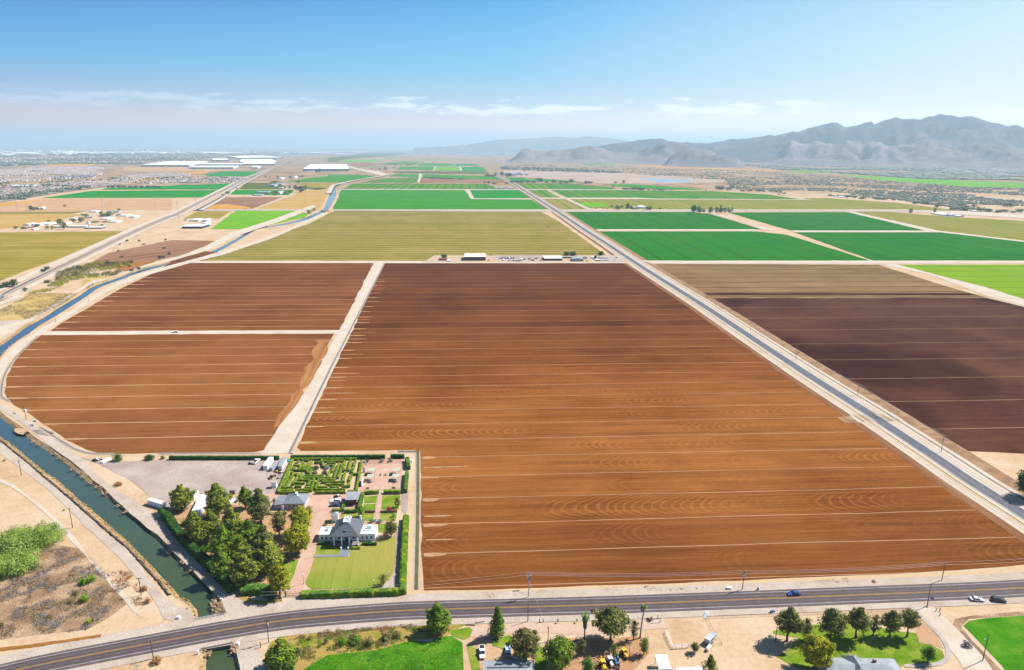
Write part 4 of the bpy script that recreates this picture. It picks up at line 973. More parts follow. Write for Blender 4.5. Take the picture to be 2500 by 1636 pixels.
# ---- the white mansion
o, a, _ = frame2(C4(512,532), C4(1405,520))
man = empty('mansion', o, a, label='white mansion with charcoal hipped roof, four front columns and two flat-roofed wings', cat='house')
for nm, x0, x1, y1, ws in (('wing', 0, 6.25, 6.0, (.9, 2.75, 4.7)), ('wing', 16.95, 23.8, 6.4, (18.0, 19.85, 21.8))):
    w_ = M1(W_WHITE).box(x0, x1, 0, y1, -.1, 3.0).build(nm, man)
    M1(R_WHITE).box(x0 + .26, x1 - .26, .26, y1 - .26, 3.0, 3.05).build('flat_roof', w_)
    M1(W_WHITE).box(x0-.03, x1+.03, -.03, .25, 3.0, 3.4).box(x0-.03, x1+.03, y1-.25, y1+.03, 3.0, 3.4).box(x0-.03, x0+.25, .25, y1-.25, 3.0, 3.4).box(x1-.25, x1+.03, .25, y1-.25, 3.0, 3.4).build('parapet', w_)
    for x in ws: window_part(man, x, x+.78, .95, 2.25, 0, W_WHITE)
    for y in (1.4, 3.6): M1(GLASS).box(x1 - .01 if x0 > 5 else x0 - .03, x1 + .03 if x0 > 5 else x0 + .01, y, y + .8, .95, 2.25).build('window', man)
M1(STEEL).box(2.2, 3.4, 3.2, 4.2, 3.05, 3.9).box(2.5, 3.1, 2.4, 3.2, 3.05, 3.3).build('roof_cooler', man)
M1(W_GREYB).box(18.4, 21.3, 4.2, 4.6, 3.06, 3.5).box(18.3, 18.7, 2.6, 4.2, 3.06, 3.45).box(18.7, 21.6, 2.5, 2.9, 3.06, 3.4).build('roof_duct', man)
M1(R_WHITE).box(20.2, 21.5, 5.0, 6.0, 3.06, 4.1).build('roof_cooler', man)
M1(W_WHITE).box(6.25, 16.95, -.3, 8.6, -.1, 4.75).build('central_wall', man)
M1(R_DARK).hip(5.9, 18.0, -4.6, 9.0, 4.95, 8.1, 10.35, 13.2, .4, 5.3, .22).build('hip_roof', man)
M1(R_DARK).extr_y([(10.9, 6.3), (11.3, 6.62), (12.3, 6.62), (12.7, 6.3)], -2.75, -1.9).build('eyebrow_dormer', man)
M1(W_WHITE).box(10.45, 13.1, .5, .75, 8.1, 9.0).box(10.45, 13.1, 4.95, 5.2, 8.1, 9.0).box(10.45, 10.7, .75, 4.95, 8.1, 9.0).box(12.85, 13.1, .75, 4.95, 8.1, 9.0).box(10.7, 12.85, .75, 4.95, 8.1, 8.2).build('roof_deck', man)
M1(R_WHITE).box(11.0, 12.1, 3.2, 4.6, 8.2, 9.3).box(11.2, 11.9, 1.6, 2.6, 8.2, 8.9).build('roof_cooler', man)
M1(STEEL).box(12.2, 12.6, 2.6, 4.2, 8.2, 8.7).build('roof_duct', man)
M1(W_WHITE).box(16.2, 16.8, 7.4, 8.0, 5.4, 7.6).build('chimney', man)
M1(CONC_D).box(6.9, 17.4, -4.1, -.3, -.1, .55).build('porch_floor', man)
for x in (7.25, 10.45, 13.65, 17.0):
    M1(W_WHITE).box(x-.24, x+.24, -4.05, -3.57, .55, 4.73).box(x-.34, x+.34, -4.12, -3.5, .55, .8).box(x-.34, x+.34, -4.12, -3.5, 4.45, 4.73).build('column', man)
window_part(man, 8.05, 9.5, 1.4, 2.9, -.3, W_WHITE); window_part(man, 14.1, 15.65, 1.4, 2.9, -.3, W_WHITE)
d_ = M1(W_WHITE).box(10.9, 11.1, -.42, -.3, .55, 3.2).box(12.9, 13.1, -.42, -.3, .55, 3.2).box(11.1, 12.9, -.42, -.3, 3.0, 3.2).build('front_door', man)
M1(GLASS).box(11.1, 12.9, -.36, -.3, .55, 3.0).build('door_pane', d_); M1(W_WHITE).box(11.64, 11.72, -.4, -.36, .55, 3.0).box(12.28, 12.36, -.4, -.36, .55, 3.0).build('door_mullion', d_)
st = M1(plain('blue_grey_step', A(.12,.15,.2), .1))
for i in range(4): st.box(10.8, 13.3, -6.5 + .6*i, -6.5 + .6*(i+1) + (.02 if i < 3 else 0), -.1, .14*(i+1) - .03)
st.build('front_steps', man)
for x in (10.35, 13.32): M1(W_WHITE).box(x, x+.42, -6.6, -4.12, -.1, 1.0).build('stair_cheek', man)

# ---- guest house
o, a, _ = frame2(C3(265,895), C3(640,890))
gh = empty('guest_house', o, a, label='low guest house with grey hipped roof beside the brick court', cat='house')
M1(W_PINK).box(4.7, 13.8, 1.0, 9.4, -.1, 2.75).build('wall', gh)
M1(R_GREY).hip(4.2, 14.3, .4, 10.0, 2.9, 4.9, 8.7, 10.0, 4.4, 6.4, .2).build('hip_roof', gh)
M1(R_WHITE).box(8.6, 9.6, 5.2, 6.6, 4.6, 5.6).box(9.5, 10.6, 4.2, 4.9, 4.5, 5.0).build('roof_cooler', gh)
an = M1(W_GREYB).box(0.1, 4.68, .5, 8.6, -.1, 2.3).build('annex', gh)
M1(R_GREY).extr_y([(-.15, 2.3), (4.68, 2.3), (4.68, 2.88), (-.15, 2.5)], .2, 8.9).build('annex_roof', an)
M1(W_WHITE).box(3.6, 4.6, -.2, .48, -.1, 2.2).build('porch_screen', gh)
for x in (6.4, 8.6, 11.4): window_part(gh, x, x+.9, .9, 2.0, 1.0, W_WHITE)
M1(BRICK).box(6.2, 12.5, -1.2, -1.0, -.1, .5).build('garden_wall', gh)
# ---- pavilion, white shed
o, a, _ = frame2(C3(1215,835), C3(1325,830))
pv_ = empty('garden_pavilion', o, a, label='open timber pavilion with blue-grey metal gable roof behind the parked cars', cat='pavilion')
M1(R_PALE).extr_x([(-.6, 3.05), (7.4, 3.05), (7.4, 3.2), (2.8, 4.0), (-.6, 3.2)], -.1, 6.0).build('roof', pv_)
M1(TIMBER).box(.3, 3.7, .2, 6.6, -.1, 3.05).build('wall', pv_); M1(BRICK).box(3.75, 5.6, .4, 2.2, -.1, 1.5).build('brick_hearth', pv_)
for x, y in ((5.7, -.3), (5.7, 7.0), (3.85, -.3)): M1(TIMBER).box(x-.1, x+.1, y-.1, y+.1, -.1, 3.05).build('post', pv_)
o, a, _ = frame2(C3(1025,1060), C3(1105,1055))
ws_ = empty('white_shed', o, a, label='small white square outbuilding with pale hipped roof behind the mansion', cat='shed')
M1(W_WHITE).box(.1, 2.9, 0, 3.0, -.1, 3.2).build('wall', ws_); M1(R_PALE).hip(-.15, 3.15, -.25, 3.25, 3.35, 4.4, 1.4, 1.6, 1.4, 1.6, .15).build('roof', ws_)
M1(GLASS).box(2.88, 2.93, .8, 1.7, 1.0, 2.1).build('window', ws_)
# ---- boxes, trailers and sheds read from their roof corners
slab('shipping_container', [C2(1855,395), C2(1925,395), C2(2000,250), C2(1910,248)], 2.7, W_WHITE, R_WHITE, 'tall white box trailer, leftmost of three parked by the maze hedge', 'trailer')
slab('flat_trailer', [C2(1958,440), C2(2025,445), C2(2095,322), C2(2030,320)], 1.9, W_GREYB, R_PALE, 'low grey covered trailer parked between two tall box trailers', 'trailer')
slab('shipping_container', [C2(2088,410), C2(2165,408), C2(2235,250), C2(2165,248)], 2.8, plain('dull_white_trailer', A(.5,.5,.52)), R_PALE, 'long dull grey-white box trailer right against the maze hedge', 'trailer')
slab('storage_shed', [C2(1965,692), C2(2050,690), C2(2085,655), C2(1990,652)], 3.0, W_WHITE, R_TAN, 'white storage shed with tan flat roof at the corner of the maze', 'shed')
slab('white_barn', [C2(580,1205), C2(765,1190), C2(910,890), C2(780,890)], 3.0, W_WHITE, R_WHITE, 'long white metal-roofed barn half hidden under the pines', 'barn')
slab('lot_shed', [C2(575,880), C2(685,905), C2(725,822), C2(590,822)], 2.8, W_WHITE, R_WHITE, 'small white flat-roofed shed between two pines on the gravel lot', 'shed')
slab('pine_canopy', [C2(1290,1050), C2(1370,1080), C2(1340,930), C2(1250,925)], 3.0, STEEL, R_WHITE, 'white canopy roof showing through a gap in the pines', 'canopy', walls=False, posts=True)
slab('white_trailer', [C1(2020,965), C1(2076,935), C1(1950,835), C1(1895,862)], 2.6, plain('pale_trailer', A(.6,.6,.64)), plain('cream_trailer_roof', A(.58,.55,.5)), 'long white trailer parked beside the canal road', 'trailer')
slab('tool_shelter', [C2(1258,835), C2(1355,835), C2(1360,812), C2(1258,812)], 1.8, TIMBER, R_DARK, 'dark low shelter on the edge of the gravel lot', 'shelter')
# ---- court: vehicles
car('parked_suv', C3(1022,793), C3(1138,790), 'suv', P_WHITE, 'white SUV parked on the brick court beside the pavilion')
car('parked_car', C3(1010,845), C3(1122,842), 'sedan', P_NAVY, 'dark navy car parked on the brick court next to the white SUV')
car('flatbed_truck', C2(1765,310), C2(1680,378), 'pickup', P_WHITE, 'white pickup truck parked on the gravel lot', 'truck')
def implement(name, px, mats, label, cat, seed, s=1.0, group=None):
    """old farm machine: chassis beams, seat post, wheels and loose frames"""
    b = gp(px); rg = random.Random(seed); root = empty(name, b, rg.uniform(0, 3), label=label, cat=cat, group=group)
    m = M1(mats[0]).box(-1.5*s, 1.5*s, -.12, .12, .5*s, .7*s).box(-.2, .2, -1.0*s, 1.0*s, .45*s, .6*s).box(-.9*s, -.2*s, -.5*s, .5*s, .7*s, 1.2*s); m.build('chassis', root)
    M1(mats[1]).box(.3*s, 1.1*s, -.6*s, .6*s, .75*s, 1.05*s).tube((.9*s, 0, 1.0*s), (1.3*s, 0, 1.7*s), .07, .05, 5).build('frame', root)
    for x, y, r in ((-1.1, -.9, .55), (-1.1, .9, .55), (1.1, -.7, .4), (1.1, .7, .4)):
        M1(TYRE).tube((x*s, y*s - .1, r*s), (x*s, y*s + .1, r*s), r*s, r*s, 10).build('wheel', root)
    return root
implement('farm_implement', C2(1640,370), (WOODG, TIMBER), 'tan wooden wagon standing left of the white pickup on the gravel lot', 'wagon', 1)
implement('farm_implement', C2(2060,510), (YELM, RUST), 'orange and rust farm implement below the grey covered trailer', 'farm implement', 2, .8)
implement('farm_implement', C2(2140,530), (RUST, W_WHITE), 'rusty implement with white panel beside the maze hedge', 'farm implement', 3, .8)
implement('farm_implement', C2(2010,590), (RUST, TIMBER), 'dark rusty plough standing on the gravel above the storage shed', 'plough', 4, .9)
implement('farm_implement', C2(2110,610), (WHT, TYRE), 'white machine with black wheels behind the storage shed', 'farm implement', 5, .8)
implement('farm_implement', C2(1950,625), (TIMBER, TYRE), 'small dark cart leftmost of the machines by the maze', 'cart', 6, .7)
implement('utility_cart', C3(1100,722), (P_BLACK, P_WHITE), 'black and red utility cart parked above the white SUV', 'cart', 7, .9)
implement('scrap_machine', C1(1250,385), (W_WHITE, STEEL), 'white and grey scrap machine at the far corner of the lot', 'scrap', 8, 1.2)
implement('scrap_heap', C1(1215,385), (TYRE, STEEL), 'tangle of dark scrap metal beside the white scrap machine', 'scrap', 9, 1.0)
slab('white_board_stack', [C1(1270,400), C1(1310,405), C1(1410,345), C1(1370,340)], .9, W_WHITE, R_WHITE, 'long white panel stack lying beside the round lot bush', 'panels')
b = M1(GRN).ball((0,0,.4), .9, .9, .6, 8, 5).build('green_tarp', None, gp(C2(2275,325)), label='bright green covered heap behind the grey-white box trailer', cat='tarp')

# ---- clipped hedges
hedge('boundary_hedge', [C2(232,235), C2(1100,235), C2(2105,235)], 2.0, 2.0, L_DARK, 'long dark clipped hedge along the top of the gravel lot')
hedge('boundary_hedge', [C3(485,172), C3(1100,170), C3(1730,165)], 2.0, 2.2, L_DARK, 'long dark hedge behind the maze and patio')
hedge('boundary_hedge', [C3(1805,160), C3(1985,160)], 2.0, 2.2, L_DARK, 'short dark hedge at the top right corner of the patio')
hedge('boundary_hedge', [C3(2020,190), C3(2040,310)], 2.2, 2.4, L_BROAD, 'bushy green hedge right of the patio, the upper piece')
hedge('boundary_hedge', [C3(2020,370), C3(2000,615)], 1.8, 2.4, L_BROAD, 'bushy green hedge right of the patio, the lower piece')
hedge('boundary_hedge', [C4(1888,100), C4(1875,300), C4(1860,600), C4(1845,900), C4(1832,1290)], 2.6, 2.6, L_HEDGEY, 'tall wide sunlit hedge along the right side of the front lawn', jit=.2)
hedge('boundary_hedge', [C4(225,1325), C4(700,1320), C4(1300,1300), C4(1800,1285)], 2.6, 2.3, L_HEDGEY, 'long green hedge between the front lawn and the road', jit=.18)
hedge('garden_hedge', [C3(1455,640), C3(1650,632)], 1.6, 1.8, L_HEDGE, 'clipped hedge left of the garden path below the patio')
hedge('garden_hedge', [C3(1712,632), C3(1935,632)], 1.8, 1.8, L_HEDGE, 'clipped hedge right of the garden path below the patio')
hedge('garden_hedge', [C3(1435,650), C3(1412,740), C3(1385,835)], 1.6, 2.0, L_BROAD, 'green hedge running down the right side of the pavilion')
hedge('garden_hedge', [C3(1180,800), C3(1170,880)], 1.3, 1.5, L_BROAD, 'short upright hedge left of the pavilion terrace')
hedge('garden_hedge', [C3(1190,890), C3(1360,885)], 1.4, 1.6, L_BROAD, 'hedge below the pavilion terrace')
hedge('garden_hedge', [C3(1030,880), C3(1150,880)], 1.4, 1.4, L_HEDGE, 'low hedge above the small white outbuilding')
hedge('garden_hedge', [C4(1195,545), C4(1425,552)], 1.3, 1.2, L_DARK, 'low dark hedge under the right wing windows of the mansion')
hedge('garden_hedge', [C4(1010,615), C4(1165,618)], 1.3, 1.0, L_HEDGE, 'low hedge right of the mansion steps')
hedge('garden_hedge', [C4(490,545), C4(690,540)], 1.3, 1.0, L_DARK, 'low dark hedge under the left wing windows of the mansion')
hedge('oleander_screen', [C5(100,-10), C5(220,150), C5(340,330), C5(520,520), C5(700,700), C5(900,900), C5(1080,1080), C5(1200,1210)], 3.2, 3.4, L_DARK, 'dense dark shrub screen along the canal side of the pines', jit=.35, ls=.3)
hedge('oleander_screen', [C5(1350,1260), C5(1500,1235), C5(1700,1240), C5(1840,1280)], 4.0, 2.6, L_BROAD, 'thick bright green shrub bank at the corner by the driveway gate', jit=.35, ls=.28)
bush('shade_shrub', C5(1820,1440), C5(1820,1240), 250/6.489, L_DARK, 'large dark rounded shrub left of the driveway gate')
# ---- maze
mz = empty('hedge_maze', gp(G7(1200,850)), 0, label='square hedge maze of clipped green walls and narrow tan paths', cat='hedge maze')
MO = gp(G7(1200,850)); rgm = random.Random(2)
segs = [[(560,400),(370,830),(190,1225)], [(190,1232),(960,1232)], [(1120,1235),(1890,1222)], [(1955,1208),(2170,1205)], [(2300,430),(2235,820),(2170,1195)], [(580,395),(1300,392),(2175,390)],
        [(2030,420),(1960,690)], [(2150,430),(2105,580)], [(2095,600),(2055,735)], [(2055,770),(1990,950)], [(1995,985),(1955,1085)], [(1890,450),(1835,650)], [(1340,450),(1890,446)], [(1430,500),(1640,500)], [(1450,555),(1600,560),(1550,720)],
        [(1740,510),(1600,875)], [(1840,490),(1760,740),(1700,870)], [(1800,690),(1960,690)], [(1890,735),(1820,960)], [(2080,770),(2260,770)], [(1200,925),(1640,920)], [(1280,978),(1880,972)], [(1390,1040),(1860,1035)], [(1160,1105),(1440,1105)], [(1500,1098),(1735,1098)],
        [(1140,1165),(1890,1160)], [(1810,1085),(2010,1080)], [(840,872),(1530,870)], [(840,825),(1350,818)], [(1055,590),(985,770)], [(1290,420),(1350,600)], [(1110,480),(1270,480)], [(700,430),(660,520)], [(570,555),(720,550)], [(790,430),(970,428)], [(830,470),(730,640)],
        [(960,500),(830,640)], [(1040,440),(930,660),(960,750)], [(560,675),(920,672)], [(600,600),(560,650)], [(500,745),(600,740)], [(590,745),(400,1090)], [(600,785),(710,780),(640,940)], [(700,830),(560,1040)], [(810,740),(740,930),(1000,925)], [(1000,930),(950,1080)], [(580,1000),(870,1000)],
        [(1110,900),(1020,1200)], [(280,1125),(560,1122)], [(610,1085),(780,1085)], [(210,1180),(580,1178)], [(630,1172),(1035,1176)], [(860,1115),(1030,1115)], [(1210,930),(1140,1150)], [(500,560),(400,820)], [(1500,720),(1450,850)], [(460,760),(310,1090)], [(860,540),(800,660)]]
for s_ in segs:
    ln = [gp(G7(*p), 1.5) for p in s_]; ln = [Vector((p.x - MO.x, p.y - MO.y, 0)) for p in ln]
    m = M1(L_HEDGE); hedge_mesh(m, ln, 1.15, 1.5 + rgm.uniform(-.05,.08), rgm, leafden=5, ls=.15); m.build('hedge_wall', mz)
for i, (x, y, lb) in enumerate(((1155,640,'top left'), (1430,630,'top right'), (1120,775,'lower left'), (1365,765,'lower right'))):
    q = gp(G7(x, y), 1.0); m = M1(L_SAGE if i == 1 else L_DARK); r_ = random.Random(i); leaves(m, (0,0,1.05), 1.5, 1.5, 1.1, 620, .17, r_, .3, .9)
    m.build('topiary_ball', None, (q.x, q.y, 0), label=f'round clipped topiary ball at the heart of the maze, {lb} of four', cat='topiary')

# ---- pines and other trees (base, top, crown width in that crop)
def ctree(C, bx, by, tx, ty, w, k, *args, **kw):
    s_ = (C(1,0)[0] - C(0,0)[0]); return tree(args[0], C(bx,by), C(tx,ty), w*s_, k, *args[1:], **kw)
PN = 'pine_tree'
for C, bx, by, ty, w, leaf, lab in (
    (C2, 450,1150, 742, 400, L_PINE, 'spreading pine standing alone at the left end of the white barn'),
    (C2, 1080,1290, 690, 440, L_PINE, 'tall pine with a peaked top rising beside the long white barn'),
    (C2, 1540,1130, 735, 260, L_PINEG, 'narrow dark pine at the top of the grove beside the white canopy'),
    (C2, 1800,1385, 780, 400, L_GREY, 'wide grey-green pine nearest the guest house'),
    (C5, 650,560, 50, 400, L_PINE, 'bright pine covering the front end of the white barn'),
    (C5, 910,500, 5, 300, L_PINE, 'yellowish pine just right of the white barn roof'),
    (C5, 1230,540, -10, 360, L_PINE, 'broad pine in the middle of the upper grove'),
    (C5, 1500,660, 190, 380, L_PINEG, 'vivid green pine at the centre of the grove'),
    (C5, 1090,800, 280, 430, L_PINEG, 'large green pine on the left side of the grove overlooking the canal'),
    (C5, 1730,820, 270, 380, L_GREY, 'grey-green pine at the right centre of the grove'),
    (C5, 1380,960, 430, 360, L_PINE, 'pine with bare lower limbs in the lower middle of the grove'),
    (C5, 1790,1020, 500, 460, L_PINE, 'large pine on the lower right of the grove beside the grass'),
    (C5, 1430,1230, 740, 420, L_PINE, 'rounded pine at the lowest point of the grove'),
    (C5, 700,580, 285, 240, L_PINE, 'small light pine at the left edge of the grove'),
    (C5, 1060,1120, 620, 330, L_PINEG, 'shaded pine behind the dark screen above the canal')):
    ctree(C, bx, by, bx, ty, w, 'pine', PN, leaf, lab, nl=17, dens=1.1)
ctree(C5, 1960,430, 1960,60, 230, 'column', 'cypress_tree', L_GREY, 'upright grey-green cypress left of the round garden bush', nl=15)
ctree(C4, 190,740, 190,280, 420, 'round', 'shade_tree', L_YEL, 'big yellow-green shade tree leaning over the brick drive', nl=18, dens=1.2)
ctree(C4, 240,430, 240,-10, 330, 'round', 'shade_tree', L_YEL, 'yellow-green tree above the larger shade tree by the drive', nl=16, dens=1.1)
ctree(C4, 350,170, 350,-20, 150, 'round', 'shade_tree', L_OLIVE, 'small olive tree at the top of the drive', nl=9)
ctree(C5, 1970,1390, 1980,890, 330, 'umbrella', 'willow_tree', L_YEL, 'drooping yellow willow beside the white pole at the gate', nl=15, dens=1.2)
ctree(C4, 1655,450, 1655,225, 210, 'round', 'garden_tree', L_OLIVE, 'rounded olive-green tree right of the mansion', nl=14)
ctree(C4, 1530,1225, 1530,1060, 160, 'round', 'garden_tree', L_GREY, 'thin grey tree in the lower right corner of the front lawn', nl=9, dens=.6)
ctree(C3, 1410,985, 1400,832, 115, 'round', 'garden_tree', L_LIME, 'bright lime tree behind the mansion roof', nl=13, dens=1.3)
ctree(C3, 1895,860, 1895,730, 100, 'round', 'garden_tree', L_GREY, 'grey-green tree right of the magenta blossom', nl=9)
for C, bx, by, ty, w, leaf, lab in (
    (C3,1490,262,198,78,L_DARK,'round dark bush at the top left of the patio'), (C3,1690,262,205,70,L_SAGE,'silvery bush left of the upper patio path'), (C3,1805,258,200,75,L_SAGE,'silvery bush right of the upper patio path'),
    (C3,1540,535,485,60,L_SAGE,'small sage bush below the left pergolas'), (C3,1865,530,480,70,L_SAGE,'sage bush below the right pergolas'), (C3,268,780,725,62,L_DARK,'round clipped bush left of the guest house annex'),
    (C3,408,962,880,90,L_DARK,'round dark green bush in front of the guest house'), (C3,600,925,885,80,L_LIME,'bright low bush under the guest house window'), (C3,520,955,895,70,L_OLIVE,'olive bush in front of the guest house wall'),
    (C3,1560,1060,1000,80,L_SAGE,'silver mound left of the garden circle'), (C3,1665,1060,1000,80,L_SAGE,'silver mound right of the garden circle'), (C3,1785,915,835,100,L_RED,'magenta flowering shrub by the garden wall'),
    (C3,1845,985,910,70,L_LIME,'yellow-green shrub right of the garden path'), (C4,620,245,195,60,L_DARK,'upper of two round bushes beside the small white outbuilding'), (C4,607,290,238,85,L_BROAD,'lower of two round bushes beside the small white outbuilding'), (C4,752,240,195,50,L_DARK,'dark bush against the mansion behind the white outbuilding'),
    (C4,1560,440,330,90,L_RED,'dark red shrub at the foot of the rounded tree'), (C4,1400,1390,1350,130,L_SAGE,'grey-green shrub growing out of the roadside hedge'),
    (C1,1495,390,278,140,L_BROAD,'round green bush at the far left of the gravel lot'), (C1,1900,375,305,140,L_DARK,'round dark bush along the gravel lot hedge line'), (C2,125,285,218,92,L_DARK,'small round dark bush left of the long lot hedge'), (C2,95,1300,1195,130,L_SAGE,'pale green bush beside the canal road'),
    (C5,765,690,590,140,L_LIME,'bright young tree glowing in the shade behind the dark screen'), (C5,2000,930,850,100,L_LIME,'bright green shrub on the side lawn'), (C5,1170,1120,1060,80,L_SAGE,'pale plant behind the lower end of the dark screen')):
    s_ = C(1,0)[0] - C(0,0)[0]; bush('garden_bush', C(bx,by), C(bx,ty), w*s_, leaf, lab, 'bush')
# ---- garden furniture
for i, (x0, x1, y0, y1, lb) in enumerate(((1505,1605,382,335,'upper left'), (1488,1588,467,420,'lower left'), (1832,1928,380,334,'upper right'), (1822,1925,462,414,'lower right'))):
    slab('pergola', [C3(x0,y0), C3(x1-6,y0), C3(x1,y1), C3(x0+10,y1)], 2.5, WOODG, plain('sage_canvas_%d' % i, A(.34,.34,.25), .06), f'flat sage canvas pergola on the patio, {lb} of four', 'pergola', walls=False, posts=True, th=.12, group='patio pergolas')
for x, y, x2, y2, lb in ((1468,300,1490,300,'uppermost'), (1440,395,1470,400,'middle'), (1425,590,1445,500,'lowest')):
    p, q = gp(C3(x,y)), gp(C3(x2,y2)); m = M1(W_WHITE); m.add([p - p, (q - p), (q - p)*.9 + Vector((0,0,2.6)), Vector((0,0,3.2))], [(0,1,2,3)]).tube((0,0,0), (0,0,3.3), .05, .05, 5)
    m.build('shade_sail', None, p, label=f'white canvas screen at the left edge of the patio, {lb} of three', cat='shade sail')
for x0, y0, x1, y1, lb in ((1462,930,1600,928,'low brown wall left of the garden path'), (1668,932,1892,925,'low brown wall right of the garden path')):
    o, a, L = frame2(C3(x0,y0), C3(x1,y1)); M1(BRICK).box(0, L, -.15, .15, -.1, 1.1).box(-.02, L+.02, -.2, .2, 1.1, 1.2).build('garden_wall', None, o, a, label=lb, cat='wall')
def lamp_post(base, top, label):
    b = gp(base); h = hz(base, top); r_ = empty('lamp_post', b, 0, label=label, cat='lamp post', group='white globe lamps around the lawn')
    M1(P_BLACK).tube((0,0,-.1), (0,0,h-.35), .07, .05, 6).tube((0,0,0), (0,0,.4), .14, .1, 6).build('post', r_); M1(W_WHITE).ball((0,0,h-.18), .22, .22, .24, 10, 6).build('globe', r_)
for C, b, t, lb in ((C4, (420,787), (415,665), 'white globe lamp where the slate path meets the drive'), (C4, (268,1207), (258,1040), 'white globe lamp at the lower left corner of the lawn'), (C4, (1620,1085), (1620,1003), 'white globe lamp near the lower right of the lawn, the upper one'),
                    (C4, (1378,1217), (1378,1143), 'white globe lamp near the grey lawn tree, the lower one'), (C4, (1712,440), (1712,310), 'white globe lamp in front of the olive-green garden tree'), (C3, (1890,880), (1890,800), 'white globe lamp beside the grey-green garden tree'), (C3, (1000,682), (1000,655), 'white globe lamp at the bottom of the maze')):
    lamp_post(C(*b), C(*t), lb)
def bench(px, rz, label):
    r_ = empty('garden_bench', gp(px), rz, label=label, cat='bench')
    M1(TIMBER).box(-.8,.8,-.22,.22,.4,.46).build('seat', r_); M1(TIMBER).box(-.8,.8,.2,.26,.46,.9).build('backrest', r_)
    for x in (-.7,.7): M1(P_BLACK).box(x-.04,x+.04,-.2,.24,-.05,.4).build('leg', r_)
bench(C3(1835,1040), .6, 'dark bench on the small square at the end of the garden path'); bench(C3(1500,620), .2, 'dark bench at the lower left of the patio'); bench(C3(1845,612), 0, 'dark bench at the lower right of the patio'); bench(C3(470,985), 0, 'white-edged bench under the trees by the guest house')
M1(CONC).tube((0,0,-.05), (0,0,.5), 1.0, 1.0, 14).tube((0,0,.5), (0,0,1.2), .25, .15, 8).tube((0,0,1.2), (0,0,1.3), .5, .55, 10).build('stone_fountain', None, gp(C3(1612,1040)), label='small stone fountain between the silver mounds', cat='fountain')
for x, y, lb in ((1670,440,'left dark planter at the middle of the patio'), (1740,440,'right dark planter at the middle of the patio')):
    M1(TIMBER).tube((0,0,0), (0,0,.5), .3, .4, 8).mat(L_DARK).ball((0,0,.8), .35, .35, .35, 7, 5, .2).build('planter', None, gp(C3(x,y)), label=lb, cat='planter')
# ---- gate
o, a, L = frame2(C5(2062,1405), C5(2282,1400)); gt = empty('driveway_gate', o, a, label='black iron driveway gate between two brick pillars', cat='gate')
for x in (-.3, L): M1(BRICK).box(x, x+.5, -.25, .25, -.1, 1.9).mat(CONC).box(x-.06, x+.56, -.31, .31, 1.9, 2.05).build('gate_pillar', gt)
for x0 in (.25, L/2 + .02):
    g = M1(P_BLACK); w_ = L/2 - .27; g.box(x0, x0+w_, -.03, .03, .2, .26); g.box(x0, x0+w_, -.03, .03, 1.3, 1.36)
    for i in range(9): g.box(x0 + w_*i/8 - .02, x0 + w_*i/8 + .02, -.02, .02, .1, 1.5 + .25*math.sin(math.pi*i/8))
    g.build('gate_leaf', gt)
def pipe_fence(px, label, h=1.1, step=3.0, mat=None, rails=(1.0, .55), name='pipe_fence', cat='fence', r=.05):
    ln = [gp(p) for p in px]; o = ln[0]; mat = mat or STEEL; root = empty(name, o, 0, label=label, cat=cat)
    pts = [ln[0]]
    for a_, b_ in zip(ln, ln[1:]):
        n = max(1, round((b_-a_).length/step)); pts += [a_.lerp(b_, (i+1)/n) for i in range(n)]
    for p in pts: q = p - o; M1(mat).tube((q.x,q.y,-.1), (q.x,q.y,h), r*1.2, r*1.2, 6).build('post', root)
    m = M1(mat)
    for z in rails:
        for p, q in zip(pts, pts[1:]): p, q = p - o, q - o; m.tube((p.x,p.y,z*h), (q.x,q.y,z*h), r*.8, r*.8, 5)
    m.build('rail', root); return root
pipe_fence([C5(1320,1310), C5(1440,1345), C5(1560,1345)], 'white pipe rail at the corner of the pine grove', mat=W_WHITE)
pipe_fence([C5(555,600), C5(700,755)], 'pale metal fence beside the shaded canal road, the upper piece', h=1.5); pipe_fence([C5(1050,1130), C5(1150,1250)], 'white metal fence beside the shaded canal road, the lower piece', h=1.3, mat=W_WHITE)
AT(260)
# ================================================================ both sides of the near road
sheet('pasture', [C8(-200,980), C8(60,935), C8(400,905), C8(700,865), C8(950,800), C8(1180,735), C8(1450,765), C8(1650,680), C8(1800,670), C8(1960,770), C8(1965,900), C8(1985,1300), C8(2000,1600), C7(1700,1400), C7(1800,1120)], PASTURE, .06)
sheet('pasture', [E4(1660,925), E4(1900,890), E4(2367,858), (2700,1490), (2800,1760), E4(2260,1760), E4(2080,1500), E4(1880,1290), E4(1700,1100), E4(1590,990)], PASTURE, .06)
sheet('weedy_verge', [C7(1480,720), C7(1700,620), C7(2380,540), C8(0,585), C8(700,545), C8(1500,490), C8(2380,430), E1(600,800), E1(1800,760), E1(1800,800), E1(700,850), E1(0,880), C8(1900,560), C8(1700,690), C8(1200,740), C8(700,880), C8(0,950), C7(1850,1150), C7(1500,1150), C7(1400,900)], WEEDS, .062)
sheet('ranch_lawn', [E3(1110,960), E3(1300,900), E3(1700,865), E3(2380,850), E4(750,1060), E4(980,1085), E4(1020,1210), E4(1170,1235), E4(1320,1310), E4(1350,1400), E4(1240,1480), E4(820,1495), E4(700,1600), E3(1900,1700), E3(1340,1430), E3(1160,1330), E3(1330,1240), E3(1480,1060), E3(1120,1000)], LAWN_G, .06)
sheet('ranch_lawn', [E1(380,1100), E1(640,1040), E1(700,1100), E1(640,1260), E1(520,1240), E1(380,1200)], LAWN_G, .06)
sheet('ranch_lawn', [E1(1000,1200), E1(1080,1180), E1(1180,1300), E1(1180,1600), E1(1000,1600), E1(1010,1400)], LAWN_G, .06)
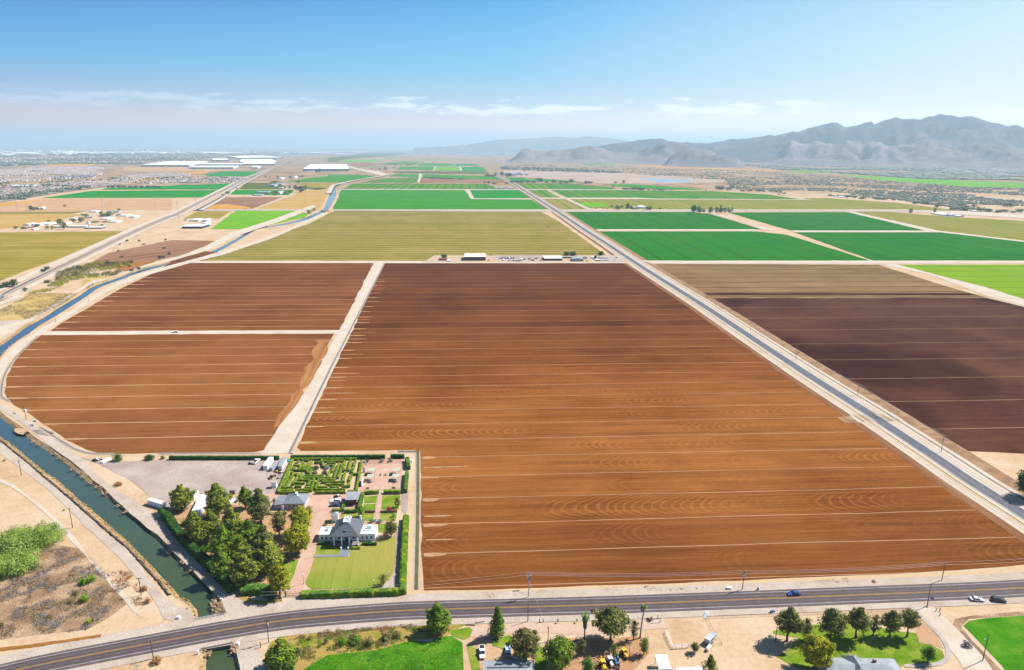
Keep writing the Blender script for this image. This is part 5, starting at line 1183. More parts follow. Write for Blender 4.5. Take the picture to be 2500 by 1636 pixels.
sheet('ranch_lawn', [C8(1740,600), C8(2060,545), C8(2110,590), C8(2060,690), C8(1980,730), C8(1830,680)], LAWN_G, .066)
sheet('ranch_lawn', [E1(0,1220), E1(30,1200), E1(140,1230), E1(210,1600), E1(80,1600)], LAWN_G, .066)
sheet('bare_garden', [E4(1000,900), E4(1060,900), E4(1250,1120), E4(1340,1290), E4(1170,1230), E4(1020,1200), E4(985,1080)], dirt_mat('reddish_dirt', S(206,160,122), S(222,180,142)), .063)
sheet('orchard_dirt', [E2(0,1080), E2(800,1080), E2(1100,1060), E2(1250,1300), E2(1000,1600), E2(-200,1600), E2(-260,1300)], dirt_mat('brown_yard_dirt', S(196,144,104), S(212,164,124), S(222,182,142), .3), .064)  # browner dirt tones than the surrounding ground
sheet('ditch_verge', [E4(1480,900), E4(1700,860), E4(2400,800), E4(2400,850), E4(1660,900), E4(1560,1000), E4(1700,1180), E4(2000,1480), E4(2200,1700), E4(2120,1700), E4(1800,1400), E4(1600,1200), E4(1440,1030)], BURNT, .062)
ribbon('driveway', smooth_line([gp(p) for p in (E4(960,640), E4(1060,760), E4(1260,950), E4(1480,1180), E4(1700,1430), E4(1850,1700))], 4), -4.5, 4.5, PALE, .12)
ribbon('footpath', smooth_line([gp(p) for p in (E4(970,775), E4(1060,880), E4(1220,1040), E4(1340,1190), E4(1395,1320), E4(1380,1410), E4(1260,1480), E4(1050,1500), E4(830,1508))], 6), -.75, .75, CONC, .16)
ribbon('farm_track', smooth_line([gp(p) for p in (C7(1080,560), C7(1130,720), C7(1180,900), C7(1240,1150), C7(1290,1400))], 4), -3.5, 3.5, RDUST, .075)
ribbon('farm_track', smooth_line([gp(p) for p in (E1(-20,960), E1(300,1000), E1(800,920), E1(1200,930), E1(1700,960), E2(900,900), E2(1500,860))], 4), -2.6, 2.6, dirt_mat('pinkish_dirt', S(226,190,164), S(236,204,180)), .07)
# ---- the bridge over the canal
dk = [gp(p, .1) for p in (C7(430,418), C7(840,342), C7(955,728), C7(520,815))]
c = sum(dk, Vector((0,0,0)))/4; br = empty('road_bridge', (c.x, c.y, 0), 0, label='low concrete road bridge carrying the road across the canal', cat='bridge')
M1(CONC_D).prism([((p-c).x, (p-c).y) for p in dk], -1.25, .10).build('deck', br)
for i, j, nm in ((0,1,'guard_rail'), (3,2,'parapet')):
    p, q = dk[i]-c, dk[j]-c; d = (q-p).normalized(); n_ = Vector((-d.y, d.x, 0))
    b = MB()
    if nm == 'parapet':
        b.mat(CONC_D); k = [p - n_*.5, q - n_*.5, q, p]; b.prism([(v.x, v.y) for v in k], -1.24, .45)
    else:
        b.mat(STEEL)
        for t in range(9): v = p.lerp(q, t/8); b.tube((v.x,v.y,.09), (v.x,v.y,.85), .07, .07, 6)
        for z in (.5, .8): b.tube((p.x,p.y,z), (q.x,q.y,z), .09, .09, 6)
    b.build(nm, br)
def rocks(name, pxs, label):
    rg = random.Random(len(pxs)); m = M1(dirt_mat(name + '_stone', S(196,158,124), S(226,190,154), S(160,134,112), 1.5)); o = gp(pxs[0])
    for p in pxs:
        q = gp(p) - o
        for _ in range(7): r = rg.uniform(.3,.75); m.ball((q.x + rg.uniform(-1.2,1.2), q.y + rg.uniform(-1.2,1.2), rg.uniform(-.4,.15)), r, r*.8, r*.6, 6, 4, .25, rg)
    return m.build(name, None, o, label=label, cat='rocks', kind='stuff')
rocks('rock_revetment', [C7(690,150), C7(700,210), C7(720,260), C7(740,310), C7(700,180)], 'tan broken rocks lining the bank above the bridge')
rocks('rock_revetment', [C7(960,760), C7(980,800), C7(985,850), C7(540,830), C7(590,900), C7(590,860)], 'tan broken rocks lining both banks below the bridge')
rocks('rock_revetment', [C1(300,30), C1(400,140), C1(500,180), C1(680,300), C1(760,350), C1(930,490), C1(1000,540), C1(1060,590), C1(1160,660), C1(1230,720), C1(1330,800), C1(1600,1040), C1(1500,950), C5(230,690), C5(400,860), C5(540,1000)], 'scattered tan rocks along the right bank of the canal')
# ---- trees
for C, bx, by, tx, ty, w, k, leaf, lab, kw in (
    (C8, 1600,605, 1640,200, 370, 'pine', L_PINEG, 'bright round-topped pine at the roadside beside the green pasture', dict(nl=19, dens=1.3, low=.12)),
    (E1, 450,1055, 460,600, 285, 'cone', L_PINEG, 'tall pointed conifer on the dirt yard above the white pickup', dict(nl=22, dens=1.3, low=.1)),
    (E1, 850,1400, 870,965, 400, 'round', L_OLIVE, 'broad olive-grey tree beside the parked blue-roofed car', dict(nl=20, dens=1.2)),
    (E1, 1360,1520, 1370,1120, 450, 'round', L_PINEG, 'wide bright green tree right of the flat-roofed ranch house', dict(nl=19, dens=1.3)),
    (E2, 670,1115, 680,640, 480, 'pine', L_GREY, 'huge grey-green pine between the two palms', dict(low=.4, nl=24, dens=1.1)),
    (E2, 1015,1110, 1045,820, 150, 'column', L_GREY, 'slim young pine left of the tall palm trunk', dict(nl=12)),
    (E2, 1165,1330, 1150,1080, 165, 'column', L_PINE, 'bushy dark pine just below the tall palm', dict(nl=13)),
    (E2, 720,1385, 720,1170, 115, 'column', L_PINEG, 'small green tree behind the white tractor', dict(nl=10)),
    (E2, 250,1325, 250,1100, 115, 'column', L_GREY, 'small grey-green tree under the shaggy palm', dict(nl=10)),
    (E2, 335,1610, 335,1390, 210, 'round', L_BROAD, 'round dark green tree left of the yellow backhoe', dict(nl=14)),
    (E2, 1920,1295, 1920,1158, 150, 'round', L_OLIVE, 'round olive tree beside the white corral fence', dict(nl=10)),
    (E3, 195,1545, 200,1300, 235, 'cone', L_PINE, 'broad young pine beside the pale roof at the bottom edge', dict(nl=14)),
    (E3, 1315,1105, 1375,615, 370, 'pine', L_GREY, 'leftmost of the row of tall pines on the ranch lawn, beside a bare pole', dict(low=.4, nl=18)),
    (E3, 1585,1090, 1620,775, 215, 'round', L_OLIVE, 'thin half-bare tree between two pines on the ranch lawn', dict(nl=12, dens=.55, bark=BARKG)),
    (E3, 1945,1085, 1990,635, 390, 'pine', L_GREY, 'second large pine of the lawn row, above the yellow tree', dict(low=.4, nl=18)),
    (E4, 205,1145, 235,745, 285, 'pine', L_GREY, 'tall dark pine in the middle of the lawn row', dict(low=.4, nl=18)),
    (E4, 430,1115, 455,850, 170, 'round', L_GREY, 'slender light pine between two darker ones in the lawn row', dict(nl=11, dens=.7)),
    (E4, 640,1135, 680,790, 275, 'pine', L_GREY, 'second pine from the right end of the lawn row', dict(low=.4, nl=16)),
    (E4, 860,1130, 920,795, 235, 'round', L_GREY, 'rightmost pine of the lawn row, leaning over the footpath', dict(low=.4, nl=14)),
    (E4, 1130,1455, 1140,1270, 185, 'round', L_BROAD, 'small round tree alone on the lawn beside the curved footpath', dict(nl=12)),
    (E3, 1720,1515, 1745,1055, 400, 'round', L_YEL, 'brilliant yellow-green tree in front of the grey hipped roofs', dict(nl=22, dens=1.5)),
    (C7, 1650,1070, 1690,680, 400, 'pine', L_PINEG, 'bushy pine on the dry bank right of the canal bridge', dict(nl=19, dens=1.3, low=.1)),
    (E5, 2120,1110, 2110,800, 330, 'round', L_DARK, 'dark broad tree beside the north road at the right edge', dict(nl=16)),
    (C1, 200,1500, 200,1110, 620, 'umbrella', L_MESQ, 'feathery light green mesquite, the leftmost of the clump by the canal', dict(nl=34, dens=1.1, low=.12, hmax=6.3, leafs=.24)),
    (C1, 560,1420, 580,1120, 430, 'umbrella', L_MESQ, 'feathery light green mesquite nearest the canal road', dict(nl=34, dens=1.1, low=.12, hmax=6.3, leafs=.24)),
    (C6, 250,250, 250,-10, 480, 'umbrella', L_MESQ, 'feathery light green mesquite at the lower right of the clump', dict(nl=34, dens=1.1, low=.12, hmax=6.3, leafs=.24)),
    (C6, -40,330, -20,20, 480, 'umbrella', L_MESQ, 'feathery light green mesquite cut by the left edge', dict(nl=34, dens=1.1, low=.12, hmax=6.3, leafs=.24))):
    s_ = C(1,0)[0] - C(0,0)[0]
    nm = {'pine':'pine_tree','cone':'conifer_tree','umbrella':'mesquite_tree'}.get(k, 'shade_tree')
    tree(nm, C(bx,by), C(tx,ty), w*s_, k, leaf, lab, **kw)
palm('fan_palm', E2(285,1085), E2(310,690), 205/6.083, 'stout fan palm with a thick skirt of dead fronds', 4.2)
palm('fan_palm', E2(1112,1080), E2(1182,575), 135/6.083, 'tall slender palm leaning over the roadside', .9, lean=(.9, 0))
for C, bx, by, ty, w, leaf, lab in (
    (C6,1080,450,355,140,L_LIME,'left of two bright green bushes in the dead brush'), (C6,1175,425,315,130,L_LIME,'right of two bright green bushes in the dead brush'), (C6,1085,680,580,140,L_LIME,'bright green bush in the middle of the dead brush'),
    (C6,910,700,650,90,L_OLIVE,'small green bush left of the middle brush bush'), (C6,630,890,850,100,L_OLIVE,'small green bush low in the dead brush'), (C6,1130,960,895,100,L_LIME,'green bush near the end of the brush track'), (C6,1190,935,880,70,L_OLIVE,'pale bush beside the green one near the end of the brush track'),
    (C6,970,590,540,100,L_OLIVE,'yellowish bush above the middle brush bush'), (C6,20,1000,940,110,L_OLIVE,'green bush at the left edge of the brush'), (C6,1850,530,470,110,L_RUST,'orange bush at the foot of a canal-side pole'), (C6,1900,690,620,110,L_RUST,'orange bush below the canal-side pole'),
    (C6,2020,1460,1380,150,L_RUST,'straw-coloured bush at the foot of the pole by the bridge'), (C1,60,395,355,50,L_YEL,'yellow bush beside the pale track, upper left'), (C1,815,1020,985,40,L_YEL,'small yellow bush beside a leaning pole'),
    (C1,1500,700,650,110,L_RUST,'rusty weeds on the edge of the gravel lot'), (E1,1190,1230,1130,110,L_DRY,'dry brown bush at the foot of the short grey pole'), (E4,1640,1260,1180,130,L_GREYB,'grey dead bush beside the right-hand drive'), (E4,440,430,400,70,L_RUST,'orange weed tuft on the far road shoulder'),
    (C7,820,320,290,100,L_DRY,'dry brush at the end of the bridge rail'), (C7,2025,690,610,90,L_OLIVE,'olive shrub on the verge nearest the canal bridge pine'), (C7,2250,740,650,100,L_BROAD,'dark green shrub on the verge above the pasture'), (C7,2160,790,720,80,L_BROAD,'small green shrub left of the darker verge shrub'),
    (C8,400,775,665,230,L_BROAD,'large green shrub on the verge along the pasture'), (C8,600,800,660,160,L_OLIVE,'olive shrub right of the large verge shrub'), (C8,500,860,780,90,L_BROAD,'small green shrub at the pasture edge'), (C8,850,720,640,170,L_OLIVE,'yellow-green shrub in the middle of the verge'), (C8,1010,690,600,150,L_OLIVE,'yellow-green shrub near the roadside pine'), (C8,220,790,680,170,L_LIME,'bright shrub at the left of the verge')):
    s_ = C(1,0)[0] - C(0,0)[0]; bush('roadside_bush', C(bx,by), C(bx,ty), w*s_, leaf, lab, 'bush')
# ---- ground cover nobody could count
def inside(p, poly):
    c = False
    for a, b in zip(poly, poly[1:] + poly[:1]):
        if (a.y > p.y) != (b.y > p.y) and p.x < (b.x-a.x)*(p.y-a.y)/(b.y-a.y) + a.x: c = not c
    return c
def scatter(name, px, leafs, n, s0, s1, label, cat, seed, per=14, flat=.45, thr=-.2, nscale=.12, ls=.16, hk=1.0):
    poly = [gp(p) for p in px]; rg = random.Random(seed); m = MB(); k = 0; tries = 0
    x0, x1 = min(p.x for p in poly), max(p.x for p in poly); y0, y1 = min(p.y for p in poly), max(p.y for p in poly)
    while k < n and tries < n*12:
        tries += 1; p = Vector((rg.uniform(x0,x1), rg.uniform(y0,y1), 0))
        if not inside(p, poly) or noise.noise(p*nscale) < thr: continue
        k += 1; r = rg.uniform(s0, s1); i = min(len(leafs)-1, int((noise.noise(p*nscale*.6 + Vector((9,3,1))) + .5)*len(leafs))); m.mat(leafs[max(0, i)])
        leaves(m, (p.x, p.y, r*flat*.5*hk), r, r, r*flat*hk, per, ls*rg.uniform(.7,1.3), rg, .5, .5)
    return m.build(name, label=label, cat=cat, kind='stuff')
brush = [C6(-60,400), C6(180,340), C6(480,180), C6(520,20), C6(900,-20), C6(1150,130), C6(1330,300), C6(1500,520), C6(1500,680), C6(1350,850), C6(1100,1040), C6(560,1090), C6(-60,1150)]
scatter('dead_brush', brush, [L_DRY, L_GREYB, L_DRY, L_GREYB], 2600, .5, 1.5, 'low dead grey-brown brush left of the canal', 'brush', 3, 16, .4, -.02, .14, .15)
scatter('dead_brush', [C6(1300,200), C6(1640,220), C6(1830,560), C6(1850,800), C6(1600,640), C6(1400,420)], [L_RUST, L_DRY, L_RUST], 260, .4, 1.0, 'rusty low brush beside the canal-side pole', 'brush', 4, 14, .4, 0, .15, .14)
scatter('verge_weeds', [C7(1900,620), C7(2380,560), C8(0,600), C8(700,560), C8(1500,520), C8(1500,700), C8(1180,720), C8(950,790), C8(700,860), C8(400,900), C8(0,930), C7(1950,1000), C7(1800,860)], [L_OLIVE, L_DRY, L_LIME, L_OLIVE], 1100, .3, .9, 'mixed green and straw weeds along the pasture verge', 'weeds', 5, 14, .5, -.05, .2, .14)
scatter('roadside_weeds', [C7(1650,610), C7(2380,540), C8(700,535), C8(1500,480), C8(1500,520), C8(700,600), C7(2300,640), C7(1600,720)], [L_RUST, L_DRY], 420, .3, .8, 'dry orange weeds along the near edge of the road', 'weeds', 6, 12, .4, -.1, .2, .13)
scatter('roadside_weeds', [C4(1900,1180), C8(1180,40), E1(0,440), E1(700,410), E2(300,330), E3(0,300), E3(1600,230), E3(2380,170), E4(900,320), E4(900,370), E3(1600,290), E3(0,360), E1(1200,440), E1(0,470)], [L_RUST, L_DRY], 360, .25, .7, 'dry tufts between the road and the brown field', 'weeds', 7, 12, .4, .1, .12, .13)
scatter('pasture_grass', [C8(-200,1000), C8(700,880), C8(1180,750), C8(1450,780), C8(1650,690), C8(1950,780), C8(1965,1290), C7(1900,1290)], [L_BROAD, L_LIME, L_LIME], 2600, .25, .7, 'lush uneven green grass of the pasture', 'grass', 8, 9, .35, -.5, .2, .12)
scatter('dry_grass_tussocks', [E7(1060,1340), E7(480,1340), F8(330,130), F8(0,300), F8(0,400), F8(330,380), F8(470,310), F8(640,215), F8(820,85), E7(1210,1240), E7(1400,1170)], [leaf_mat('straw_tussocks', A(.36,.25,.10), A(.48,.36,.17), A(.56,.45,.25), .2), L_DRY], 1500, .9, 2.4, 'pale straw tussocks between the railway and the canal', 'grass', 9, 12, .45, -.2, .03, .3)
scatter('green_scrub', [E7(500,1300), E7(760,1180), E7(800,1060), E7(1050,970), E7(1250,930), E7(1550,890), E7(1850,890), E7(1800,960), E7(1500,1010), E7(1700,1030), E7(1600,1090), E7(1000,1160), E7(700,1320), E7(400,1360)], [L_YEL, L_OLIVE, L_YEL, L_BROAD], 900, 1.6, 4.0, 'band of yellow-green scrub between the railway and the canal', 'scrub', 10, 26, .8, -.35, .02, .5)
scatter('yard_litter', [E2(60,1100), E2(800,1100), E2(1000,1200), E2(950,1500), E2(0,1500), E2(-150,1300)], [L_DRY, L_RUST], 260, .3, .8, 'dry leaf litter under the grey-green pine', 'leaf litter', 12, 10, .25, -.2, .2, .12)
# ---- houses at the bottom edge
r_, (x0,x1,y0,y1) = slab('ranch_house', [H4(425,760), H4(1085,750), H4(1045,475), H4(390,482)], 3.0, W_TAN, R_PALE, 'ranch house with a flat pale grey roof behind the white pickup', 'house')
M1(R_GREY).box(x0+1.6, x1-2.2, y1-3.3, y1-2.5, 3.0, 3.35).build('roof_ridge_vent', r_); M1(DARKIN).box(x0+5.2, x0+5.7, y1-5.0, y1-4.5, 3.0, 3.5).build('roof_vent', r_)
r_, (x0,x1,y0,y1) = slab('ranch_house', [E3(1780,1640), E4(860,1680), E4(705,1385), E3(1868,1367)], 3.0, W_TAN, R_PALE, 'ranch house with grey hipped roofs and a small brick chimney', 'house', 'hip', rise=1.6)
cx = gp(E4(190,1345), 4.6); l = r_.matrix_world if False else None
wx = gp(E4(40,1412), 3.0); wx2 = gp(E4(350,1540), 3.0); a = r_.rotation_euler.z; L2 = lambda p: ((p.x - r_.location.x)*math.cos(-a) - (p.y - r_.location.y)*math.sin(-a), (p.x - r_.location.x)*math.sin(-a) + (p.y - r_.location.y)*math.cos(-a))
g0, g1 = L2(wx), L2(wx2); gx0, gx1 = min(g0[0], g1[0]), max(g0[0], g1[0]) - .6
M1(R_GREY).hip(gx0, gx1, y0 - .2, y1 + 1.2, 3.05, 5.2, (gx0+gx1)/2 - .02, (gx0+gx1)/2 + .02, y0 + 2.5, y1 - 1.6, .2).build('cross_roof', r_)
q = L2(gp(E4(445,1450), 4.2)); M1(BRICK).box(q[0]-.45, q[0]+.45, q[1]-.4, q[1]+.4, 3.0, 5.1).mat(CONC).box(q[0]-.5, q[0]+.5, q[1]-.45, q[1]+.45, 5.1, 5.25).build('chimney', r_)
slab('carport', [E2(1405,1537), E2(1582,1537), E2(1500,1328), E2(1323,1332)], 3.4, STEEL, R_WHITE, 'bright white flat-roofed carport at the bottom edge', 'carport', walls=False, posts=True)
slab('workshop', [E2(1230,1700), E2(1650,1690), E2(1592,1542), E2(1220,1552)], 3.2, W_GREYB, R_PALE, 'grey roof edge just below the white carport', 'building')
slab('mobile_home', [E2(1690,1700), E2(2080,1690), E2(2040,1508), E2(1662,1516)], 3.2, W_WHITE, R_WHITE, 'pale metal roof beside the broad young pine', 'building')
# ---- vehicles
car('moving_car', E3(1328,440), E3(1498,430), 'sedan', P_BLUE, 'bright blue car driving along the road', z=.2)
car('roadside_car', E4(1838,672), E4(1672,656), 'sedan', P_SILVER, 'silver-white car stopped on the road shoulder')
car('roadside_car', E4(2112,682), E4(1958,664), 'suv', P_BLACK, 'black SUV stopped on the road shoulder')
car('yard_pickup', E1(232,1400), E1(220,1236), 'pickup', P_WHITE, 'white pickup truck parked facing the flat-roofed ranch house', 'truck')
car('yard_car', E1(605,1212), E1(612,1388), 'suv', P_LBLUE, 'white car with pale blue roof parked beside the olive-grey tree')
car('yard_car', E1(770,1392), E1(840,1395), 'sedan', P_LBLUE, 'pale blue car half hidden under the olive-grey tree', L=4.2)
car('track_car', D(400,773), D(414,773), 'suv', P_WHITE, 'white vehicle alone on the track between the two western brown fields', L=5.5)
def tractor(name, px, rz, pm, label, cab=True, loader=False, cat='tractor'):
    r_ = empty(name, gp(px), rz, label=label, cat=cat)
    M1(pm).box(.2, 2.0, -.42, .42, .75, 1.45).box(-1.1, .2, -.35, .35, .6, 1.1).build('hood', r_)
    for sy in (-1, 1):
        M1(TYRE).tube((-.7, sy*.62, .8), (-.7, sy*1.05, .8), .8, .8, 14).build('rear_wheel', r_); M1(TYRE).tube((1.5, sy*.6, .48), (1.5, sy*.9, .48), .48, .48, 12).build('front_wheel', r_)
        M1(pm).box(-1.35, -.1, sy*.85-.25, sy*.85+.25, 1.58, 1.68).build('fender', r_)
    if cab:
        M1(GLASS).box(-.95, .2, -.6, .6, 1.1, 2.35).build('cab_glass', r_); M1(pm).box(-1.1, .35, -.72, .72, 2.35, 2.52).build('cab_roof', r_)
    M1(TYRE).tube((1.2,.2,1.45), (1.2,.2,2.1), .05, .05, 6).build('exhaust', r_)
    if loader:
        m = M1(pm)
        for sy in (-.7, .7): m.box(-.2, 2.9, sy-.07, sy+.07, .95, 1.15)
        m.box(2.7, 3.3, -1.05, 1.05, .35, .95); m.tube((-1.2,0,1.0), (-2.4,0,2.2), .14, .12, 6).tube((-2.4,0,2.2), (-2.9,0,.9), .12, .1, 6).box(-3.2,-2.7,-.35,.35,.4,.95); m.build('loader', r_)
tractor('backhoe', E2(560,1520), -1.35, YELM, 'yellow backhoe, leftmost of the parked machines', loader=True, cat='backhoe')
tractor('tractor', E2(668,1470), -1.35, WHT, 'white tractor between the yellow backhoe and the blue tractor')
tractor('tractor', E2(750,1450), -1.5, BLUT, 'dark blue tractor right of the white tractor', cab=False)
tractor('forklift', E2(875,1350), -1.1, YELM, 'small yellow machine standing apart above the other tractors', cab=True, cat='machine')
implement('hay_rake', E2(1260,818), (RUST, TIMBER), 'rusty old farm implement displayed by the tall palm', 'farm implement', 21, .8)
implement('old_wagon', E2(760,1535), (TIMBER, RUST), 'small wooden cart below the blue tractor', 'cart', 22, .6)
# ---- fences, posts, signs
pipe_fence([E2(1290,860), E2(1425,850), E2(1428,790)], 'short white pipe fence at the ranch entrance', mat=W_WHITE, h=1.3, rails=(1.0,.6,.25))
pipe_fence([E2(1490,1005), E2(1545,1135), E2(1600,1240), E2(1640,1238), E2(1830,1225)], 'white rail corral fence beside the carport', mat=W_WHITE, h=1.6, step=2.4, rails=(1.0,.7,.4), r=.07)
pipe_fence([E2(1830,1210), E2(1960,1200), E2(2090,1208), E2(2190,1210), E3(370,1160)], 'dark wire fence from the corral to the silver trailer', mat=WOODP, h=1.2, rails=(.9,.5), r=.035)
pipe_fence([E3(150,775), E3(600,755), E3(1180,735), E3(1560,720), E3(2380,685), E4(700,790), E4(950,785)], 'long wire fence along the near side of the road', mat=WOODP, h=1.1, step=5, rails=(.9,.6,.3), r=.03)
pipe_fence([E3(150,775), E3(200,880), E3(260,1000), E3(360,1150)], 'sagging wire fence beside the silver trailer', mat=WOODP, h=1.1, step=4, rails=(.9,.5), r=.03)
pipe_fence([C7(10+1850,705), C8(10,660), C8(560,600), C8(1100,540), C8(1400,520)], 'wire fence along the weedy verge', mat=WOODP, h=1.1, step=6, rails=(.9,.5), r=.03)
for C, b, t, lb in ((E1,(1078,852),(1078,800),'left of two short posts beside the road'), (E1,(1130,845),(1130,795),'right of two short posts beside the road'), (E1,(1240,1130),(1240,1070),'short thick post beside the short grey pole'), (E1,(1620,1110),(1622,1062),'dark short post left of the shaggy palm'), (E2,(1375,795),(1376,738),'left post of the ranch entrance'), (E2,(1430,790),(1431,738),'right post of the ranch entrance'),
                    (E4,(1235,805),(1243,762),'upper left of three short posts by the drive'), (E4,(1285,800),(1296,757),'upper right of three short posts by the drive'), (E4,(1285,858),(1300,818),'lowest of three short posts by the drive'), (C7,(1340,800),(1340,720),'dark steel post beside the canal farm track')):
    p = gp(C(*b)); h = hz(C(*b), C(*t)); M1(WOODP).tube((0,0,-.2), (0,0,h), .15, .13, 8).mat(WOODG).tube((0,0,h), (0,0,h+.04), .11, .09, 8).build('wooden_post', None, p, label=lb, cat='post')
def mailbox(px, label):
    r_ = empty('mailbox', gp(px), 0, label=label, cat='mailbox'); M1(WOODP).box(-.06,.06,-.06,.06,-.1,1.0).build('post', r_); M1(TYRE).extr_y([(-.22,1.0),(.22,1.0),(.22,1.22),(.12,1.36),(-.12,1.36),(-.22,1.22)], -.4, .4).build('letter_box', r_)
mailbox(E1(1350,855), 'dark roadside mailbox, the left one near the two posts'); mailbox(E1(1632,850), 'dark roadside mailbox beside the shaggy palm')
for px, a, L, lb in ((E1(190,855), .2, 3.4, 'dark log lying at the left of the pointed conifer'), (E1(55,895), -.1, 3.2, 'dark log lying beside the mown patch'), (E1(730,388), .1, 2.4, 'grey pipe section on the far verge'), (F8(138,1285), -.6, 4.0, 'dark beam lying beside the western canal road')):
    M1(TIMBER).tube((-L/2,0,.2), (L/2,0,.25), .2, .16, 8).build('log', None, gp(px), a, label=lb, cat='log')
p = gp(E3(1172,660)); h = hz(E3(1172,660), E3(1172,575)); sg = empty('road_sign', p, 1.35, label='yellow diamond warning sign beside the road', cat='road sign')
M1(STEEL).tube((0,0,-.1), (0,0,h), .05, .05, 6).build('post', sg); M1(paint('yellow_sign', A(.62,.36,.02))).add([(-.7,-.06,h-.7),(0,-.06,h-1.4),(.7,-.06,h-.7),(0,-.06,h),(-.7,-.09,h-.7),(0,-.09,h-1.4),(.7,-.09,h-.7),(0,-.09,h)], [(3,2,1,0),(4,5,6,7),(0,1,5,4),(1,2,6,5),(2,3,7,6),(3,0,4,7)]).build('sign_panel', sg)
# striped barrier board leaning at the entrance
p = gp(E2(2065,790)); q = gp(E2(2105,715)); a = math.atan2(q.y-p.y, q.x-p.x); L = (q-p).length; bb = empty('striped_barrier', p, a, label='white barrier board with black stripes leaning at the drive entrance', cat='barrier')
M1(W_WHITE).add([(0,-.5,.15),(L,-.5,.9),(L,.5,.9),(0,.5,.15),(0,-.5,.05),(L,-.5,.8),(L,.5,.8),(0,.5,.05)], [(0,1,2,3),(7,6,5,4),(0,4,5,1),(1,5,6,2),(2,6,7,3),(3,7,4,0)]).build('board', bb)
for i in range(5):
    t0, t1 = .06 + .17*i, .14 + .17*i; z = lambda t: .16 + .75*t
    M1(P_BLACK).add([(t0*L,-.5,z(t0)+.012),(t1*L,-.5,z(t1)+.012),(t1*L,.5,z(t1)+.012),(t0*L,.5,z(t0)+.012)], [(0,1,2,3)]).build('stripe', bb)
M1(STEEL).tube((L*.95,0,-.1), (L*.95,0,.8), .06, .06, 6).tube((L*.3,0,-.1), (L*.3,0,.27), .05, .05, 6).build('leg', bb)
M1(STEEL).tube((0,0,-.1), (0,0,2.6), .05, .05, 6).build('gate_post', None, gp(E3(150,785)), label='thin steel gate post beside the striped board', cat='post')
o, a, L = frame2(E3(150,1160), E3(255,1050)); tl = empty('silver_trailer', o, a, label='silver horse trailer parked at an angle by the wire fence', cat='trailer')
M1(STEEL).box(0, L*.62, -1.0, 1.0, .5, 2.3).build('box', tl); M1(CHROME).box(L*.65, L, -.9, .9, .6, 2.0).build('nose', tl); M1(GLASS).box(.6, L*.5, -1.02, -1.0, 1.4, 2.0).build('window', tl)
for x in (1.4, 2.3):
    for y in (-.95,.95): M1(TYRE).tube((x,y-.12,.35), (x,y+.12,.35), .35, .35, 10).build('wheel', tl)
tk = empty('gas_tank', gp(E3(175,1225)), .9, label='white rounded gas tank below the silver trailer', cat='tank')
M1(W_WHITE).tube((-1.1,0,.85), (1.1,0,.85), .55, .55, 14).ball((-1.1,0,.85), .35,.55,.55,10,6).ball((1.1,0,.85), .35,.55,.55,10,6).build('vessel', tk)
for x in (-.8,.8): M1(CONC_D).box(x-.12,x+.12,-.4,.4,-.1,.4).build('foot', tk)
for px, lb in ((E3(1082,690), 'left of two dark barrels on the roadside'), (E3(1108,686), 'right of two dark barrels on the roadside'), (E3(895,357), 'dark barrel on the far road shoulder')):
    M1(BLUT).tube((0,0,-.02), (0,0,.95), .34, .34, 12).tube((0,0,.95), (0,0,.98), .36, .36, 12).build('barrel', None, gp(px), label=lb, cat='barrel')
fl = empty('flag', gp(E4(1150,722)), -.5, label='small red and blue flag on a thin post beside the utility pole', cat='flag')
M1(STEEL).tube((0,0,-.1), (0,0,3.6), .05, .04, 6).build('flag_post', fl)
m = M1(paint('flag_blue', A(.04,.12,.5), .8)); m.add([(0,0,3.6),(.55,.14,3.5),(1.1,-.05,3.35),(1.0,-.04,2.8),(.5,.14,2.95),(0,0,3.05)], [(0,1,4,5),(1,2,3,4)]); m.mat(paint('flag_red', A(.5,.05,.06), .8)).add([(0,0,3.05),(.5,.14,2.95),(1.0,-.04,2.8),(.8,.02,2.35),(.4,.12,2.5),(0,0,2.6)], [(0,1,4,5),(1,2,3,4)]); m.build('cloth', fl)
for C, px, sx, sy, sz, mt, lb in ((C7,(205,398),1.0,.7,.9,W_WHITE,'white cabinet left of the bridge'), (C7,(1025,762),.9,.6,.9,W_WHITE,'white cabinet right of the lower bridge parapet'), (C7,(472,890),.5,.3,1.2,W_WHITE,'white marker on the lower left canal bank'), (C7,(795,140),.8,.6,.7,W_WHITE,'white box on the rocks above the bridge'), (C7,(328,262),.8,.5,.3,CONC,'pale slab on the upper left canal bank'),
                                  (E3,(470,345),1.6,.9,.8,W_WHITE,'white box on the far road shoulder'), (C3,(508,148),1.0,.8,.7,P_LBLUE,'pale blue box at the head of the maze hedge ditch'), (C3,(2082,258),.8,.8,1.2,W_WHITE,'white cabinet beside the right concrete ditch'), (F8,(335,1360),2.2,1.0,.9,STEEL,'grey sluice box at the bend of the western ditch'), (F8,(240,1262),1.2,.8,1.2,W_WHITE,'white cabinet by the pole at the ditch bend')):
    o = gp(C(*px)); M1(mt).box(-sx/2, sx/2, -sy/2, sy/2, -.05, sz).box(-sx/2-.05, sx/2+.05, -sy/2-.05, sy/2+.05, sz, sz+.06).build('roadside_cabinet', None, o, label=lb, cat='box')
sl = empty('sluice_gate', gp(F8(315,1400)), -.6, label='white steel sluice gate frame at the ditch bend', cat='sluice gate')
for x in (-1.2, 1.2): M1(W_WHITE).box(x-.1,x+.1,-.1,.1,-.1,2.2).build('upright', sl)
M1(W_WHITE).box(-1.5,1.5,-.12,.12,2.2,2.4).build('crossbeam', sl); M1(W_WHITE).box(-1.1,1.1,-.05,.05,.1,1.0).build('gate_plate', sl); M1(STEEL).box(-2.8,-1.3,-.5,.5,.4,.5).build('walkway', sl)
